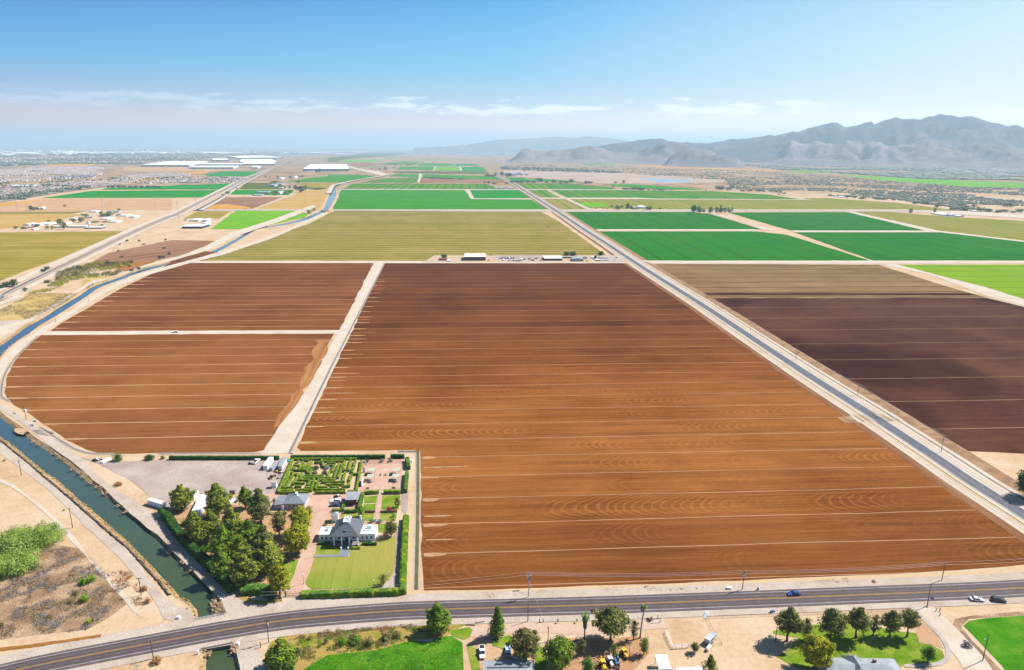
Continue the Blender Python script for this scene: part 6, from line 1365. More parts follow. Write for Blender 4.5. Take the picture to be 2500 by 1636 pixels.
# ---- utility poles and lines
pl = {}
for k, C, b, t, lb, kw in (
    ('a', E1,(915,475),(930,110),'steel-grey pole with three transformers between the road and the brown field', dict(mat=STEEL, arms=((.03,2.2),(.12,2.2)), transformer=3)),
    ('b', E3,(668,355),(692,90),'dark pole with white transformers on the far shoulder, left of the blue car', dict(arms=((.03,2.6),(.14,2.2)), transformer=2, az=.5)),
    ('c', E4,(1310,405),(1362,180),'dark pole on the far shoulder opposite the curved footpath', dict(arms=((.03,2.6),), az=.5)),
    ('d', E4,(1120,742),(1200,445),'tall reddish-brown pole by the small flag', dict(arms=())),
    ('e', E1,(905,835),(913,570),'plain dark pole on the near shoulder below the steel-grey pole', dict(arms=())),
    ('f', C6,(1815,595),(1780,370),'dark pole on the canal bank with orange bushes at its foot', dict(arms=((.04,2.4),))),
    ('g', C6,(1970,1410),(1930,1170),'dark pole on the near road shoulder left of the bridge', dict(arms=((.1,1.6),))),
    ('h', C7,(1452,730),(1440,402),'dark pole with a grey transformer right of the bridge', dict(arms=((.03,1.8),), transformer=1)),
    ('i', E5,(1025,540),(1052,325),'pole with crossarm and transformer beside the north road at the pale sand corner', dict(mat=WOODG, arms=((.03,2.6),), transformer=1)),
    ('j', E1,(1205,1130),(1216,915),'short grey pole above the bright green ranch tree', dict(mat=WOODG, arms=((.06,.9),))),
    ('k', C1,(272,572),(230,385),'brown pole on the pale canal bank, upper left', dict(arms=((.02,1.4),))),
    ('l', C1,(922,1240),(880,990),'brown pole on the canal bank beside the mesquite clump', dict(arms=((.03,1.4),))),
    ('m', F8,(250,1340),(226,1205),'dark pole at the bend of the western ditch', dict(arms=((.05,1.4),))),
    ('n', F8,(145,612),(138,548),'pale pole at the water edge near the left bend of the canal', dict(arms=((.03,2.0),))),
    ('o', F8,(532,422),(510,318),'dark pole on the canal road, first above the bend', dict(arms=((.03,2.0),))),
    ('p', F8,(843,227),(830,145),'dark pole on the canal road, second above the bend', dict(arms=((.03,2.0),))),
    ('q', F8,(1092,58),(1087,-20),'dark pole on the canal road, third above the bend', dict(arms=((.03,2.0),))),
    ('r', E4,(1835,1437),(1927,1100),'tall dark pole with a small lamp at the right-hand pasture edge', dict(arms=(), light=True)),
    ('s', C5,(2005,1468),(1975,1180),'white pole beside the yellow willow at the gate', dict(mat=W_WHITE, arms=())),
    ('t', E2,(945,1408),(978,1130),'thin pole beside the small yellow machine', dict(mat=WOODG, arms=((.03,1.4),), r=.09)),
    ('u', E3,(1145,1112),(1192,888),'bare brown pole in the shade of the leftmost lawn pine', dict(arms=())),
    ('v', E2,(343,1402),(352,1228),'thin dark pole left of the white tractor', dict(arms=(), r=.09)),
    ('w', G8,(393,622),(399,552),'pole beside the north road, second from the stubble field', dict(mat=WOODG, arms=((.03,2.6),))),
    ('x', G8,(722,834),(734,754),'pole beside the north road, third from the stubble field', dict(mat=WOODG, arms=((.03,2.6),))),
    ('y', G8,(140,452),(148,404),'pole beside the north road, nearest the stubble field', dict(mat=WOODG, arms=((.03,2.6),))),
    ('A', (lambda x, y: (x, y)),(345,1690),(326,1622),'pole with a white crossarm rising into view at the bottom left', dict(mat=STEEL, arms=((.03,2.6),))),
    ('B', G8,(1170,1085),(1181,1004),'pole beside the north road, nearest the pale sand corner', dict(mat=WOODG, arms=((.03,2.6),)))):
    pl[k] = pole(C(*b), C(*t), lb, **kw)
for a_, b_, lb in (('a','b','thin power lines along the far shoulder, the left span'), ('b','c','thin power lines along the far shoulder, the middle span'), ('i','B','power lines along the north road, nearest span'), ('B','x','power lines along the north road, second span'), ('x','w','power lines along the north road, third span'), ('w','y','power lines along the north road, farthest span')):
    p, q = pl[a_], pl[b_]; wires(p.location, q.location, p['h']*.97, q['h']*.97, (-.9, 0, .9), 1.0, lb)
p = pl['c']; wires(p.location, Vector((p.location.x + 70, p.location.y + 6, 0)), p['h']*.97, 9.5, (-.9, .9), 1.0, 'thin power lines along the far shoulder, the right span')
p = pl['a']; wires(p.location, Vector((p.location.x - 95, p.location.y - 12, 0)), p['h']*.97, 9.5, (-.9, .9), 1.2, 'thin power lines along the far shoulder, leftmost span')
wires(pl['a'].location, gp(E1(1120,780)), pl['a']['h']*.7, .3, (0,), 0, 'pale guy wire crossing the road to the near verge')
for v in list(pl.values()): del v['h']
AT(1000)
# ================================================================ farmstead beyond the brown field
def hut(name, C, x0, x1, yb, ye, yr, wall, roof, label, cat='building', kind='flat', dx=0, group=None, rise=1.0, zmin=2.0, win=0):
    z = max(zmin, hz(C(x0,yb), C(x0,ye)))
    # keep the base where the photo shows it: read the eave corners at that height
    r_, ext = slab(name, [C(x0,ye), C(x1,ye), C(x1+dx,yr), C(x0+dx,yr)], z, wall, roof, label, cat, kind, over=.25, th=.25, group=group, rise=rise)
    a0, a1, b0, b1 = ext
    for i in range(win):
        x = a0 + (a1-a0)*(i+.5)/win; M1(GLASS).box(x-.6, x+.6, b0+.2, b0+.26, z*.35, z*.7).build('window', r_)
    return r_
hut('hay_barn', G1, 650, 1110, 325, 237, 168, TIMBER, R_WHITE, 'big open-sided hay barn with white roof and brown hay inside', 'barn')
hut('rail_tanker', G1, 105, 285, 325, 290, 262, RUST, RUST, 'rusty red wagon body at the left end of the farm row', 'wagon')
for i, x in enumerate((1460, 1510, 1560, 1640, 1690)):
    hut('blue_tank', G1, x, x+32, 288, 248, 240, BLUEM, BLUEM, f'blue storage tank of the farm yard row, number {"one two three four five".split()[i]} from the left', 'tank', group='blue storage tanks in the farm yard')
for x0, x1, yb, ye, yr, w_, r_, lb in ((1475,1515,330,300,280,WHT,R_WHITE,'white van parked below the blue tanks, left'), (1610,1655,290,262,245,WHT,R_WHITE,'white van standing among the blue tanks'), (1600,1645,335,315,300,W_GREYB,R_PALE,'pale lavender van below the blue tanks, right'), (1680,1850,340,315,295,RUST,R_PALE,'long red flatbed trailer in the farm yard'), (1850,1905,335,290,270,WHT,R_WHITE,'white truck cab at the end of the red flatbed'), (260,360,340,318,300,TYRE,P_WHITE,'white pickup beside the rusty red wagon')):
    hut('farm_vehicle', G1, x0, x1, yb, ye, yr, w_, r_, lb, 'vehicle', zmin=1.6)
for x, y, s, mt, lb in ((1940,305,1.6,(TIMBER,RUST),'pile of brown machinery right of the white truck cab'), (2050,300,1.8,(TYRE,RUST),'dark tangled machinery in the middle of the farm yard'), (2130,325,1.8,(RUST,TIMBER),'long red implement in the farm yard'), (2200,285,1.7,(TYRE,BLUEM),'dark machine with tall wheels in the farm yard'), (2300,325,1.6,(RUST,W_WHITE),'red and white implement left of the long shed'), (1425,280,1.3,(TIMBER,RUST),'small brown trailer left of the blue tanks'), (1165,320,1.3,(TIMBER,YELM),'orange machine right of the hay barn'), (1215,205,1.5,(YELM,RUST),'yellow harvester on the edge of the hay field')):
    implement('farm_machine', G1(x,y), mt, lb, 'farm machine', int(x), s)
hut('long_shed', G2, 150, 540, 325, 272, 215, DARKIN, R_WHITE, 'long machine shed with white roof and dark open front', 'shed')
hut('tan_building', G2, 860, 1080, 290, 240, 205, W_PINK, R_TAN, 'long low building with tan flat roof behind the gabled farmhouse', 'building')
hut('farm_house', G2, 755, 1000, 340, 285, 245, W_GREYB, R_PALE, 'farmhouse with a white gable and dark blue shaded front', 'house', 'gable', win=3)
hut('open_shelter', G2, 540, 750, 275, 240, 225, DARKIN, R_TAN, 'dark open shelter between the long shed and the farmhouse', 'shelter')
hut('farm_house', G2, 1350, 1530, 285, 260, 225, W_PINK, R_TAN, 'house with pinkish tan roof near the north road', 'house', 'hip')
hut('parked_trailer', G2, 1275, 1385, 330, 300, 285, BLUEM, R_WHITE, 'white-roofed trailer in front of the pinkish house, left', 'trailer'); hut('parked_trailer', G2, 1400, 1550, 320, 295, 285, BLUEM, R_WHITE, 'white-roofed trailer in front of the pinkish house, right', 'trailer')
for x0, x1, y, pm, lb in ((1040,1125,338,P_BLACK,'dark car right of the gabled farmhouse'), (1200,1250,300,P_SILVER,'silver car by the small farm tree'), (1700,1730,265,P_BLACK,'dark car on the pale concrete yard'), (1330,1375,325,P_WHITE,'white car in front of the trailers'), (1390,1440,332,P_WHITE,'white car at the right of the trailers')):
    car('farm_car', G2(x0,y), G2(x1,y), 'sedan', pm, lb)
hut('dark_container', G2, 1675, 1692, 325, 295, 290, TYRE, TYRE, 'small dark upright cabin on the concrete yard', 'cabin')
hut('roadside_kiosk', G2, 1180, 1310, 262, 250, 222, W_TAN, R_WHITE, 'white canopy behind the small farm tree', 'canopy')
for C, bx, by, ty, w, lb in ((G1,220,268,195,130,'small green tree behind the rusty red wagon'), (G2,650,212,135,130,'left tree behind the farm buildings'), (G2,790,212,140,150,'middle tree behind the farm buildings'), (G2,1390,205,125,130,'tree at the edge of the hay field near the north road'), (G2,1265,275,215,80,'small green tree in the farm yard')):
    s_ = C(1,0)[0]-C(0,0)[0]; tree('farm_tree', C(bx,by), C(bx,ty), w*s_, 'round', L_BROAD, lb, nl=11)
# ================================================================ scattered settlements
AT(1500)
def village(C, houses, trees, where, tag_):
    s_ = C(1,0)[0]-C(0,0)[0]
    for i, (x0, x1, yb, ye, yr, c, lb) in enumerate(houses):
        w_, r_ = {'w':(W_WHITE,R_WHITE), 'g':(W_GREYB,R_PALE), 't':(W_TAN,R_TAN), 'r':(RUST,R_TAN), 'd':(DARKIN,R_WHITE)}[c]
        hut('rural_house', C, x0, x1, yb, ye, yr, w_, r_, lb + ' ' + where, 'building', 'gable' if c in 'wt' and x1-x0 < 130 else 'flat', rise=.9, zmin=2.6)
    for i, (x, yb, yt, w, lf, lb) in enumerate(trees):
        small_tree(C(x,yb), C(x,yt), w*s_, lb + ' ' + where, lf, 'round' if w*1.2 < (yb-yt)*3 else 'bush', var=i)
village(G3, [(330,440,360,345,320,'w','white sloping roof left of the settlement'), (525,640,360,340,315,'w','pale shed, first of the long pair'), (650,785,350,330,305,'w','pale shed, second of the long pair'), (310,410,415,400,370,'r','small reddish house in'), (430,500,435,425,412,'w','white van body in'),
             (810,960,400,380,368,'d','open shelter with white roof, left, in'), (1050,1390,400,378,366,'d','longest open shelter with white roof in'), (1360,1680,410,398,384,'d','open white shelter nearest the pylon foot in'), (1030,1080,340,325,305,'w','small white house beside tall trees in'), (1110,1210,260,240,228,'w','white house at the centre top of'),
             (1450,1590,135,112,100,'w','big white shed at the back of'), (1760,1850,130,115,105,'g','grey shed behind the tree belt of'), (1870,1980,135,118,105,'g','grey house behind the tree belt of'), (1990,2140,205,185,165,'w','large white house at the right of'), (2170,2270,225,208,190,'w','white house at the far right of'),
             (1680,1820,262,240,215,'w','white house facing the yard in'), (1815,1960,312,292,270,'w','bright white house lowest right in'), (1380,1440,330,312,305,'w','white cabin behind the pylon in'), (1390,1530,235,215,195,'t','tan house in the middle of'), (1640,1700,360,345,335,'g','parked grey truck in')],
        [(135,425,375,90,L_OLIVE,'lone tree at the left end of'), (265,430,385,80,L_OLIVE,'tree beside the reddish house in'), (432,380,335,60,L_BROAD,'tree right of the white sloping roof in'), (510,395,338,70,L_BROAD,'round tree before the long pale shed in'), (715,300,262,60,L_LIME,'small bright tree behind the pale sheds in'), (910,345,245,120,L_BROAD,'biggest green tree in'),
         (985,435,300,110,L_OLIVE,'tall yellowish tree in'), (780,435,365,60,L_LIME,'bright narrow tree before the shelters in'), (690,430,365,80,L_DRY,'bare brown tree in'), (1145,310,240,110,L_BROAD,'tree left of centre in'), (1285,305,215,130,L_OLIVE,'broad olive tree at the centre of'), (1300,195,150,40,L_BROAD,'small dark tree at the back of'), (1370,215,160,100,L_BROAD,'tree behind the pylon in'),
         (1640,180,110,70,L_BROAD,'tree at the left of the tree belt of'), (1700,205,140,180,L_BROAD,'dense tree belt, left half, in'), (1790,195,130,150,L_BROAD,'dense tree belt, right half, in'), (1950,190,155,90,L_BROAD,'green bush group in'), (1950,100,62,60,L_BROAD,'tree at the back right of'), (1500,310,285,200,L_BROAD,'low green hedge row in'), (1700,310,280,90,L_BROAD,'bush row right of the hedge in'), (1790,310,280,50,L_LIME,'bright bush by the lowest white house in'), (1420,425,405,60,L_LIME,'small weed bush at the pylon foot in')],
        'the settlement beyond the hay field', 's')
village(G3, [(530,610,80,55,40,'w','small white house among dark trees above')], [(400,100,12,70,L_DARK,'left dark tree above'), (450,100,40,90,L_DARK,'middle dark tree above'), (515,90,35,50,L_OLIVE,'brown tree above'), (585,90,45,80,L_BROAD,'green bush by the white house above'), (1000,35,0,60,L_OLIVE,'lone tree on the bare land above')], 'the olive strip', 't')
village(F1, [(350,475,1040,1020,1002,'w','upper white barn of'), (500,570,1045,1020,1005,'w','white shed right of the upper barn of'), (280,530,1130,1100,1070,'d','large open barn with white roof in'), (495,565,1085,1060,1045,'w','white tank house of'), (275,305,1020,1010,1000,'g','tiny grey hut of')],
        [(810,700,655,60,L_BROAD,'round tree beside the highway near'), (745,715,690,40,L_BROAD,'small tree beside the highway near'), (925,635,610,30,L_BROAD,'small roadside tree near'), (1840,940,890,85,L_LIME,'large round bush at the bright field corner near'), (1900,905,870,50,L_LIME,'smaller round bush at the bright field corner near'), (2078,915,900,30,L_LIME,'small bush beyond the canal crossing near')], 'the white barn farm', 'u')
village(F1, [(1190,1330,680,668,655,'g','long grey-roofed house in'), (1140,1265,715,705,692,'g','lower grey house in'), (1450,1525,632,618,605,'t','pinkish house in'), (1350,1420,600,578,565,'g','blue-grey shed in'), (1420,1510,582,565,552,'g','pale grey barn in'), (1450,1500,695,672,655,'w','white farmhouse in')],
        [(1300,705,665,70,L_BROAD,'tree left of the white farmhouse in'), (1410,708,648,90,L_OLIVE,'large olive tree in'), (1530,700,650,70,L_OLIVE,'tree right of the white farmhouse in'), (1600,680,640,80,L_BROAD,'tree at the field end in'), (1530,625,595,40,L_DARK,'dark tree by the pinkish house in'), (1590,630,585,35,L_DARK,'narrow dark tree in'), (1660,640,580,60,L_DARK,'dark tree left of the big grove in'), (1730,670,590,120,L_DARK,'big dark grove tree in'), (1790,640,580,60,L_OLIVE,'tree right of the big grove in'), (1395,545,522,110,L_DARK,'dark tree row at the top of'), (1850,625,605,60,L_OLIVE,'bush row along the hay field in'), (1950,632,612,180,L_DARK,'long dark hedge in'), (1700,555,520,40,L_DARK,'tree on the lane to')], 'the hamlet between canal and highway', 'v')
village(F1, [(1460,1510,508,495,485,'w','small white house among the orchard trees'), (1620,1680,492,480,470,'w','white house among the orchard trees')],
        [(1285,485,460,30,L_BROAD,'first tree along the lane'), (1340,488,468,25,L_BROAD,'second tree along the lane'), (1415,470,455,25,L_BROAD,'third tree along the lane'), (1445,505,465,35,L_BROAD,'fourth tree along the lane'), (1600,500,458,45,L_BROAD,'fifth tree along the lane'), (1640,485,460,35,L_OLIVE,'sixth tree along the lane'), (1705,485,455,30,L_BROAD,'seventh tree along the lane'), (1750,482,450,35,L_BROAD,'eighth tree along the lane'), (1970,425,365,40,L_FAR,'tall tree before the grey warehouse'), (1930,430,380,40,L_FAR,'tree before the grey warehouse')], 'below the big warehouse', 'w')
village(F3, [(1630,1680,625,605,588,'t','pinkish house of'), (1710,1785,615,598,582,'w','white barn of')],
        [(1395,600,575,35,L_BROAD,'first tree of'), (1470,628,580,100,L_BROAD,'wide tree clump of'), (1515,605,575,40,L_BROAD,'tree right of the wide clump of'), (1625,615,580,35,L_BROAD,'tree left of the pinkish house of'), (1830,632,590,90,L_DARK,'dark tree right of the white barn of'), (1960,620,605,25,L_BROAD,'lone bush right of'), (1215,618,605,25,L_DARK,'left bush of'), (1300,622,612,20,L_DARK,'second bush of'), (1340,622,610,25,L_DARK,'third bush of'), (2350,655,575,70,L_DARK,'edge tree right of')], 'the farm above the green field', 'x')
for x, yt, lb in ((1580,545,'left'), (1592,552,'middle'), (1570,565,'right')): small_tree(F3(x,620), F3(x,yt), 22/4.76, f'{lb} palm of the farm above the green field', L_DARK, 'umbrella', 'far_palm', 'palm tree', var=1)
village(F4, [], [(490,625,545,70,L_DARK,'leftmost tree of'), (565,635,552,100,L_BROAD,'big green tree of'), (625,628,585,50,L_BROAD,'low tree of'), (710,640,560,75,L_BROAD,'tree left of the lane of'), (790,635,555,60,L_DARK,'tree right of the lane of'), (840,635,565,70,L_DARK,'dark tree right of the lane of'), (895,632,565,60,L_DARK,'second tree from the right of'), (955,632,585,55,L_DARK,'rightmost tree of'), (60,583,565,25,L_DARK,'small bush left of')], 'the island grove between the green fields', 'y')
for x, yt, lb in ((512,530,'first'), (556,532,'second'), (720,545,'third'), (840,522,'fourth'), (940,558,'fifth'), (988,555,'sixth')): small_tree(F4(x,625), F4(x,yt), 26/5.289, f'{lb} palm from the left in the island grove', L_DARK, 'umbrella', 'far_palm', 'palm tree', var=2)
village(F5, [(1375,1460,605,590,570,'w','white-roofed house of'), (1455,1520,610,590,570,'w','white barn of'), (1580,1640,620,605,592,'w','small white shed of'), (1780,1840,550,545,538,'w','white roof across the road from'), (230,300,390,382,376,'w','far white trailer up the road from')],
        [(1340,575,512,35,L_DARK,'tall dark cypress left of'), (1362,510,475,60,L_DARK,'round tree above'), (1500,600,568,40,L_DARK,'dark tree inside'), (1555,600,585,30,L_DARK,'bush right of'), (1665,612,596,30,L_DARK,'last bush right of'), (330,395,372,45,L_DARK,'bush by the far trailer up the road from'), (410,400,375,45,L_DARK,'second bush up the road from')], 'the farmhouse at the right', 'z')
for x, lb in ((1052,'left'), (1070,'right')): small_tree(F5(x,580), F5(x,522), 26/4.76, f'{lb} of the twin palms on the far road', L_DARK, 'umbrella', 'far_palm', 'palm tree', var=1)
village(F2, [(1770,1830,432,420,408,'g','grey-blue house beside'), (1725,1770,432,424,416,'g','small dark house beside'), (1865,1930,433,424,416,'g','second grey house beside')],
        [(1670,380,352,35,L_FAR,'tree before the houses beside'), (1730,382,360,60,L_FAR,'tree row before the houses beside'), (1630,375,355,30,L_FAR,'small tree before the houses beside'), (1860,378,362,40,L_FAR,'last tree before the houses beside')], 'the north road, far end', 'q')
AT(3000)
# lone and row trees of the middle distance, each with its own place
k = 0
def row(C, items, where):
    global k
    s_ = C(1,0)[0]-C(0,0)[0]
    for i, (x, yb, yt, w) in enumerate(items):
        k += 1; small_tree(C(x,yb), C(x,yt), w*s_, f'{("first second third fourth fifth sixth seventh eighth ninth tenth eleventh twelfth".split())[i]} from the left of {where}', L_FAR, 'bush' if w > 1.3*(yb-yt) else 'round', 'distant_tree', 'tree', var=k)
row(F2, [(1020,318,303,60), (1090,322,304,90), (1180,325,308,110), (1270,328,314,110), (1385,332,320,80)], 'the dark tree row on the mauve field')
row(F2, [(1660,305,272,60), (1705,305,278,50), (1740,303,262,35), (1810,300,252,50), (1865,303,262,70), (1895,303,272,40)], 'the tree clump where the north road leaves the farmland')
row(F3, [(240,312,286,60), (290,314,284,80), (350,316,284,70), (420,316,290,60), (490,316,288,70), (555,306,248,90), (640,318,290,50), (725,320,275,60), (810,322,290,60), (870,322,290,60), (925,322,272,60), (1120,322,290,110)], 'the hedgerow right of the north road')
row(F3, [(1440,322,296,45), (1535,322,284,40), (1415,362,348,45), (1560,395,368,90), (1650,398,362,90), (1730,400,364,110), (1825,402,388,35), (1890,402,388,40), (1970,402,388,110), (2090,402,386,40)], 'the tree line along the far alfalfa')
row(F2, [(540,235,212,25), (600,236,204,30), (700,188,174,25), (690,214,198,30), (830,188,172,40), (870,184,174,30), (760,192,182,20), (455,222,212,20)], 'the scattered trees past the warehouse')
row(F4, [(830,335,275,120), (950,340,295,90), (1000,315,282,50), (1130,355,332,70), (1220,355,332,55), (1335,355,332,50), (650,345,330,25), (530,440,428,35), (912,440,424,28), (1600,398,382,30)], 'the trees along the river road')
row(F5, [(230,378,362,30), (500,408,388,90), (680,415,392,70), (750,420,398,70), (870,425,400,35), (1120,465,432,70), (1230,470,440,110), (1410,480,455,55), (1670,495,462,85), (1800,498,476,80), (1560,535,495,110)], 'the trees along the river bank at the right')
row(F5, [(1680,545,505,130), (1850,550,512,130), (1950,558,520,110), (2070,570,530,60), (2150,560,525,110), (2250,570,540,60), (2330,560,515,90), (2200,500,452,130)], 'the green thicket at the right edge')
row(E7, [(600,1040,990,70), (650,1010,955,80), (110,1250,1160,150), (200,1250,1140,110), (20,1270,1210,80), (350,1310,1255,70), (1100,1000,950,80), (660,1190,1145,90), (1930,620,590,40), (2215,855,810,60), (2265,845,815,40), (2345,810,765,50)], 'the bushes along the railway')
row(E7, [(1655,665,645,30), (1640,760,735,30), (1990,665,645,50), (2270,720,695,55), (1680,840,820,50), (2290,605,580,35), (1760,620,590,40), (1490,935,890,60), (1800,920,885,90), (1920,1005,965,60), (1820,1030,995,60), (1790,970,945,45)], 'the desert bushes between railway and canal')
row(E8, [(1500,670,632,50), (1560,672,630,60), (1640,672,632,70), (1720,672,630,70), (1800,672,634,60), (1880,672,632,70), (1960,672,635,60), (2050,672,630,70), (2130,672,634,70), (2200,672,640,60)], 'the dark windbreak at the head of the green field')
# ================================================================ transmission poles
def pylon(base, top, label, group=None):
    b = gp(base); h = hz(base, top); r_ = empty('transmission_pole', b, .3, label=label, cat='pylon'); d = depth(b); r = max(.45, d*.00024)
    M1(STEEL).tube((0,0,-.5), (0,0,h), r*1.3, r*.55, 8).build('pole_shaft', r_)
    for f in (.97, .88, .79):
        M1(STEEL).tube((-.09*h,0,h*f), (0,0,h*(f-.025)), r*.25, r*.4, 5).tube((.09*h,0,h*f), (0,0,h*(f-.025)), r*.25, r*.4, 5).build('crossarm', r_)
    return r_
for i, (C, b, t, lb) in enumerate(((E7,(1240,478),(1192,175),'pylon in front of the settlement'), (E7,(243,208),(213,45),'leftmost pylon, by the golden strip'), (E7,(1428,195),(1403,0),'pylon behind the settlement'), (E7,(2155,185),(2148,80),'faint pylon on the fallow land'),
      (F1,(190,1010),(165,770),'pylon left of the railway near the white barn farm'), (F1,(418,905),(398,690),'pylon where the lane meets the railway'), (F1,(1035,903),(1015,690),'pylon at the top of the bright yellow-green field'), (F1,(1795,805),(1787,650),'pylon on the straw field'), (F1,(2212,765),(2205,570),'pylon on the canal bank by the big alfalfa field'),
      (F2,(118,540),(110,372),'slim pylon beside the canal bank one'), (F2,(490,480),(487,385),'first pylon from the left on the big alfalfa field'), (F2,(600,485),(592,345),'second pylon from the left on the big alfalfa field'), (F2,(628,485),(622,355),'third pylon from the left on the big alfalfa field'), (F2,(710,430),(708,320),'pylon behind the big alfalfa field, left'), (F2,(780,410),(778,290),'pylon behind the big alfalfa field, right'),
      (F2,(900,270),(898,205),'far pylon of the line, nearest'), (F2,(1000,275),(998,195),'far pylon of the line, second'), (F2,(1035,225),(1034,165),'far pylon of the line, third'), (F1,(545,935),(543,862),'low pole left of the bright field'), (F1,(655,930),(655,862),'low pole nearer the bright field'))):
    pylon(C(*b), C(*t), lb + ' ')
for o in COL.objects:
    if 'label' in o: o['label'] = o['label'].strip()
for C, b, t, lb in ((H5,(1785,1215),(1783,1140),'pole at the edge of the green field by the north road'), (H5,(1240,880),(1238,815),'second pole along the green field edge'), (H5,(905,665),(903,625),'pole at the far road crossing'), (H5,(1975,1335),(1976,1280),'pole at the corner of the stubble field')):
    pole(C(*b), C(*t), lb, mat=WOODG, arms=((.05, 2.6),), ins=False)
for C, f, r_, kd, pm, lb in ((H5,(800,870),(775,870),'pickup',P_BLACK,'dark truck alone in the hay field'), (H5,(856,655),(846,662),'sedan',P_BLACK,'dark car where the far road crosses'), (F2,(575,292),(600,298),'van',P_NAVY,'dark truck on the canal crossing far away'), (F4,(1145,608),(1195,608),'van',P_WHITE,'pale trailer on the far road'), (F4,(1600,612),(1645,616),'van',P_WHITE,'white truck on the far road'), (F5,(150,556),(172,556),'sedan',P_BLACK,'dark car on the far road at the right')):
    car('distant_vehicle', C(*f), C(*r_), kd, pm, lb, 'vehicle')
M1(CONC_D).prism([(p.x, p.y) for p in (gp(F1(1995,912)), gp(F1(2065,908)), gp(F1(2060,890)), gp(F1(2000,892)))], -.4, .9).build('canal_crossing', label='dark concrete crossing where the far road meets the canal', cat='bridge')
# ================================================================ warehouses
AT(5000)
W_PANEL = plain('pale_blue_tilt_wall', A(.42,.46,.52), .1, .02); W_DOCK = plain('dock_wall', A(.26,.30,.38), .2, .03); R_TPO = plain('white_membrane_roof', A(.8,.8,.8), .04, .01)
def warehouse(C, x0, x1, yb, ye, yr, dx, label, wall=None, dx2=None, bays=0):
    z = max(9, min(16, hz(C(x0,yb), C(x0,ye)))); r_, (a0,a1,b0,b1) = slab('warehouse', [C(x0,ye), C(x1,ye), C(x1+(dx if dx2 is None else dx2),yr), C(x0+dx,yr)], z, wall or W_PANEL, R_TPO, label, 'warehouse', over=.1, th=.5)
    for i in range(bays):
        x = a0 + (a1-a0)*(i+.3)/bays; M1(W_DOCK).box(x, x + (a1-a0)/bays*.55, b0-.4, b0+.2, 0, z*.55).build('loading_bay', r_)
    return r_
warehouse(G5, 260, 890, 345, 310, 262, 400, 'long white-roofed warehouse, left front of the industrial group', bays=6)
warehouse(G5, 985, 1600, 372, 345, 325, 90, 'lowest long warehouse with grey front in the industrial group', bays=6)
warehouse(G5, 1070, 1700, 325, 303, 288, 60, 'thin grey warehouse just above the lowest one', W_DOCK)
warehouse(G5, 1760, 2200, 318, 295, 250, 20, 'white warehouse block at the right front of the industrial group', W_DOCK, bays=4)
warehouse(G5, 1260, 1480, 262, 238, 222, 80, 'dark-fronted warehouse in the middle of the industrial group', W_DOCK)
warehouse(G5, 1550, 1750, 240, 212, 185, 110, 'rear warehouse with a wide white roof, left half', W_DOCK); warehouse(G5, 1760, 2150, 228, 205, 178, 20, 'rear warehouse with a wide white roof, right half')
warehouse(G5, 1700, 2180, 285, 265, 232, 20, 'white roof filling the centre right of the industrial group')
warehouse(G5, 1880, 1980, 368, 345, 330, 5, 'small white hall at the right of the lowest warehouse')
warehouse(F1, 1890, 2420, 400, 372, 318, -150, 'great grey warehouse beside the highway junction', W_DOCK, dx2=-180, bays=10)
for x0, x1, y, lb in ((200,530,205,'long white roof at the far left below the horizon'), (735,1250,198,'longest white roof below the horizon'), (1260,1520,200,'dark-fronted hall below the horizon'), (1530,1780,195,'white hall right of the dark-fronted one below the horizon'), (1940,2260,196,'bright white hall, rightmost on the horizon strip'), (60,190,195,'small grey hall, leftmost on the horizon strip')):
    warehouse(E8, x0, x1, y, y-14, y-26, 20, lb, W_DOCK if 'dark' in lb or 'grey' in lb else None)
for C, x0, x1, y, lb in ((F1,1900,2150,190,'white halls beyond the highway bend, front'), (F1,1980,2200,170,'white halls beyond the highway bend, rear'), (F1,480,850,185,'yellowish roof on the horizon, left of the highway'), (G5,820,920,130,'beige hall on the horizon strip, left'), (G5,1000,1120,130,'beige hall on the horizon strip, centre'), (G5,1440,1570,155,'white hall behind the rear warehouses')):
    warehouse(C, x0, x1, y, y-10, y-22, 20, lb, W_TAN if 'ei' in lb else None)
# the school with pale blue roof in the suburb
AT(2500)
hut('school', G4, 200, 700, 605, 585, 565, W_WHITE, plain('pale_teal_roof', A(.45,.56,.6)), 'long building with pale teal roof in the suburb', 'school'); hut('school_hall', G4, 600, 700, 580, 568, 560, W_WHITE, BLUEM, 'dark blue roofed hall at the right end of the teal building', 'hall'); hut('red_roof_hall', G4, 20, 200, 640, 615, 600, BLUEM, plain('coral_roof', A(.55,.16,.12)), 'blue building with a coral red roof at the left edge', 'hall')
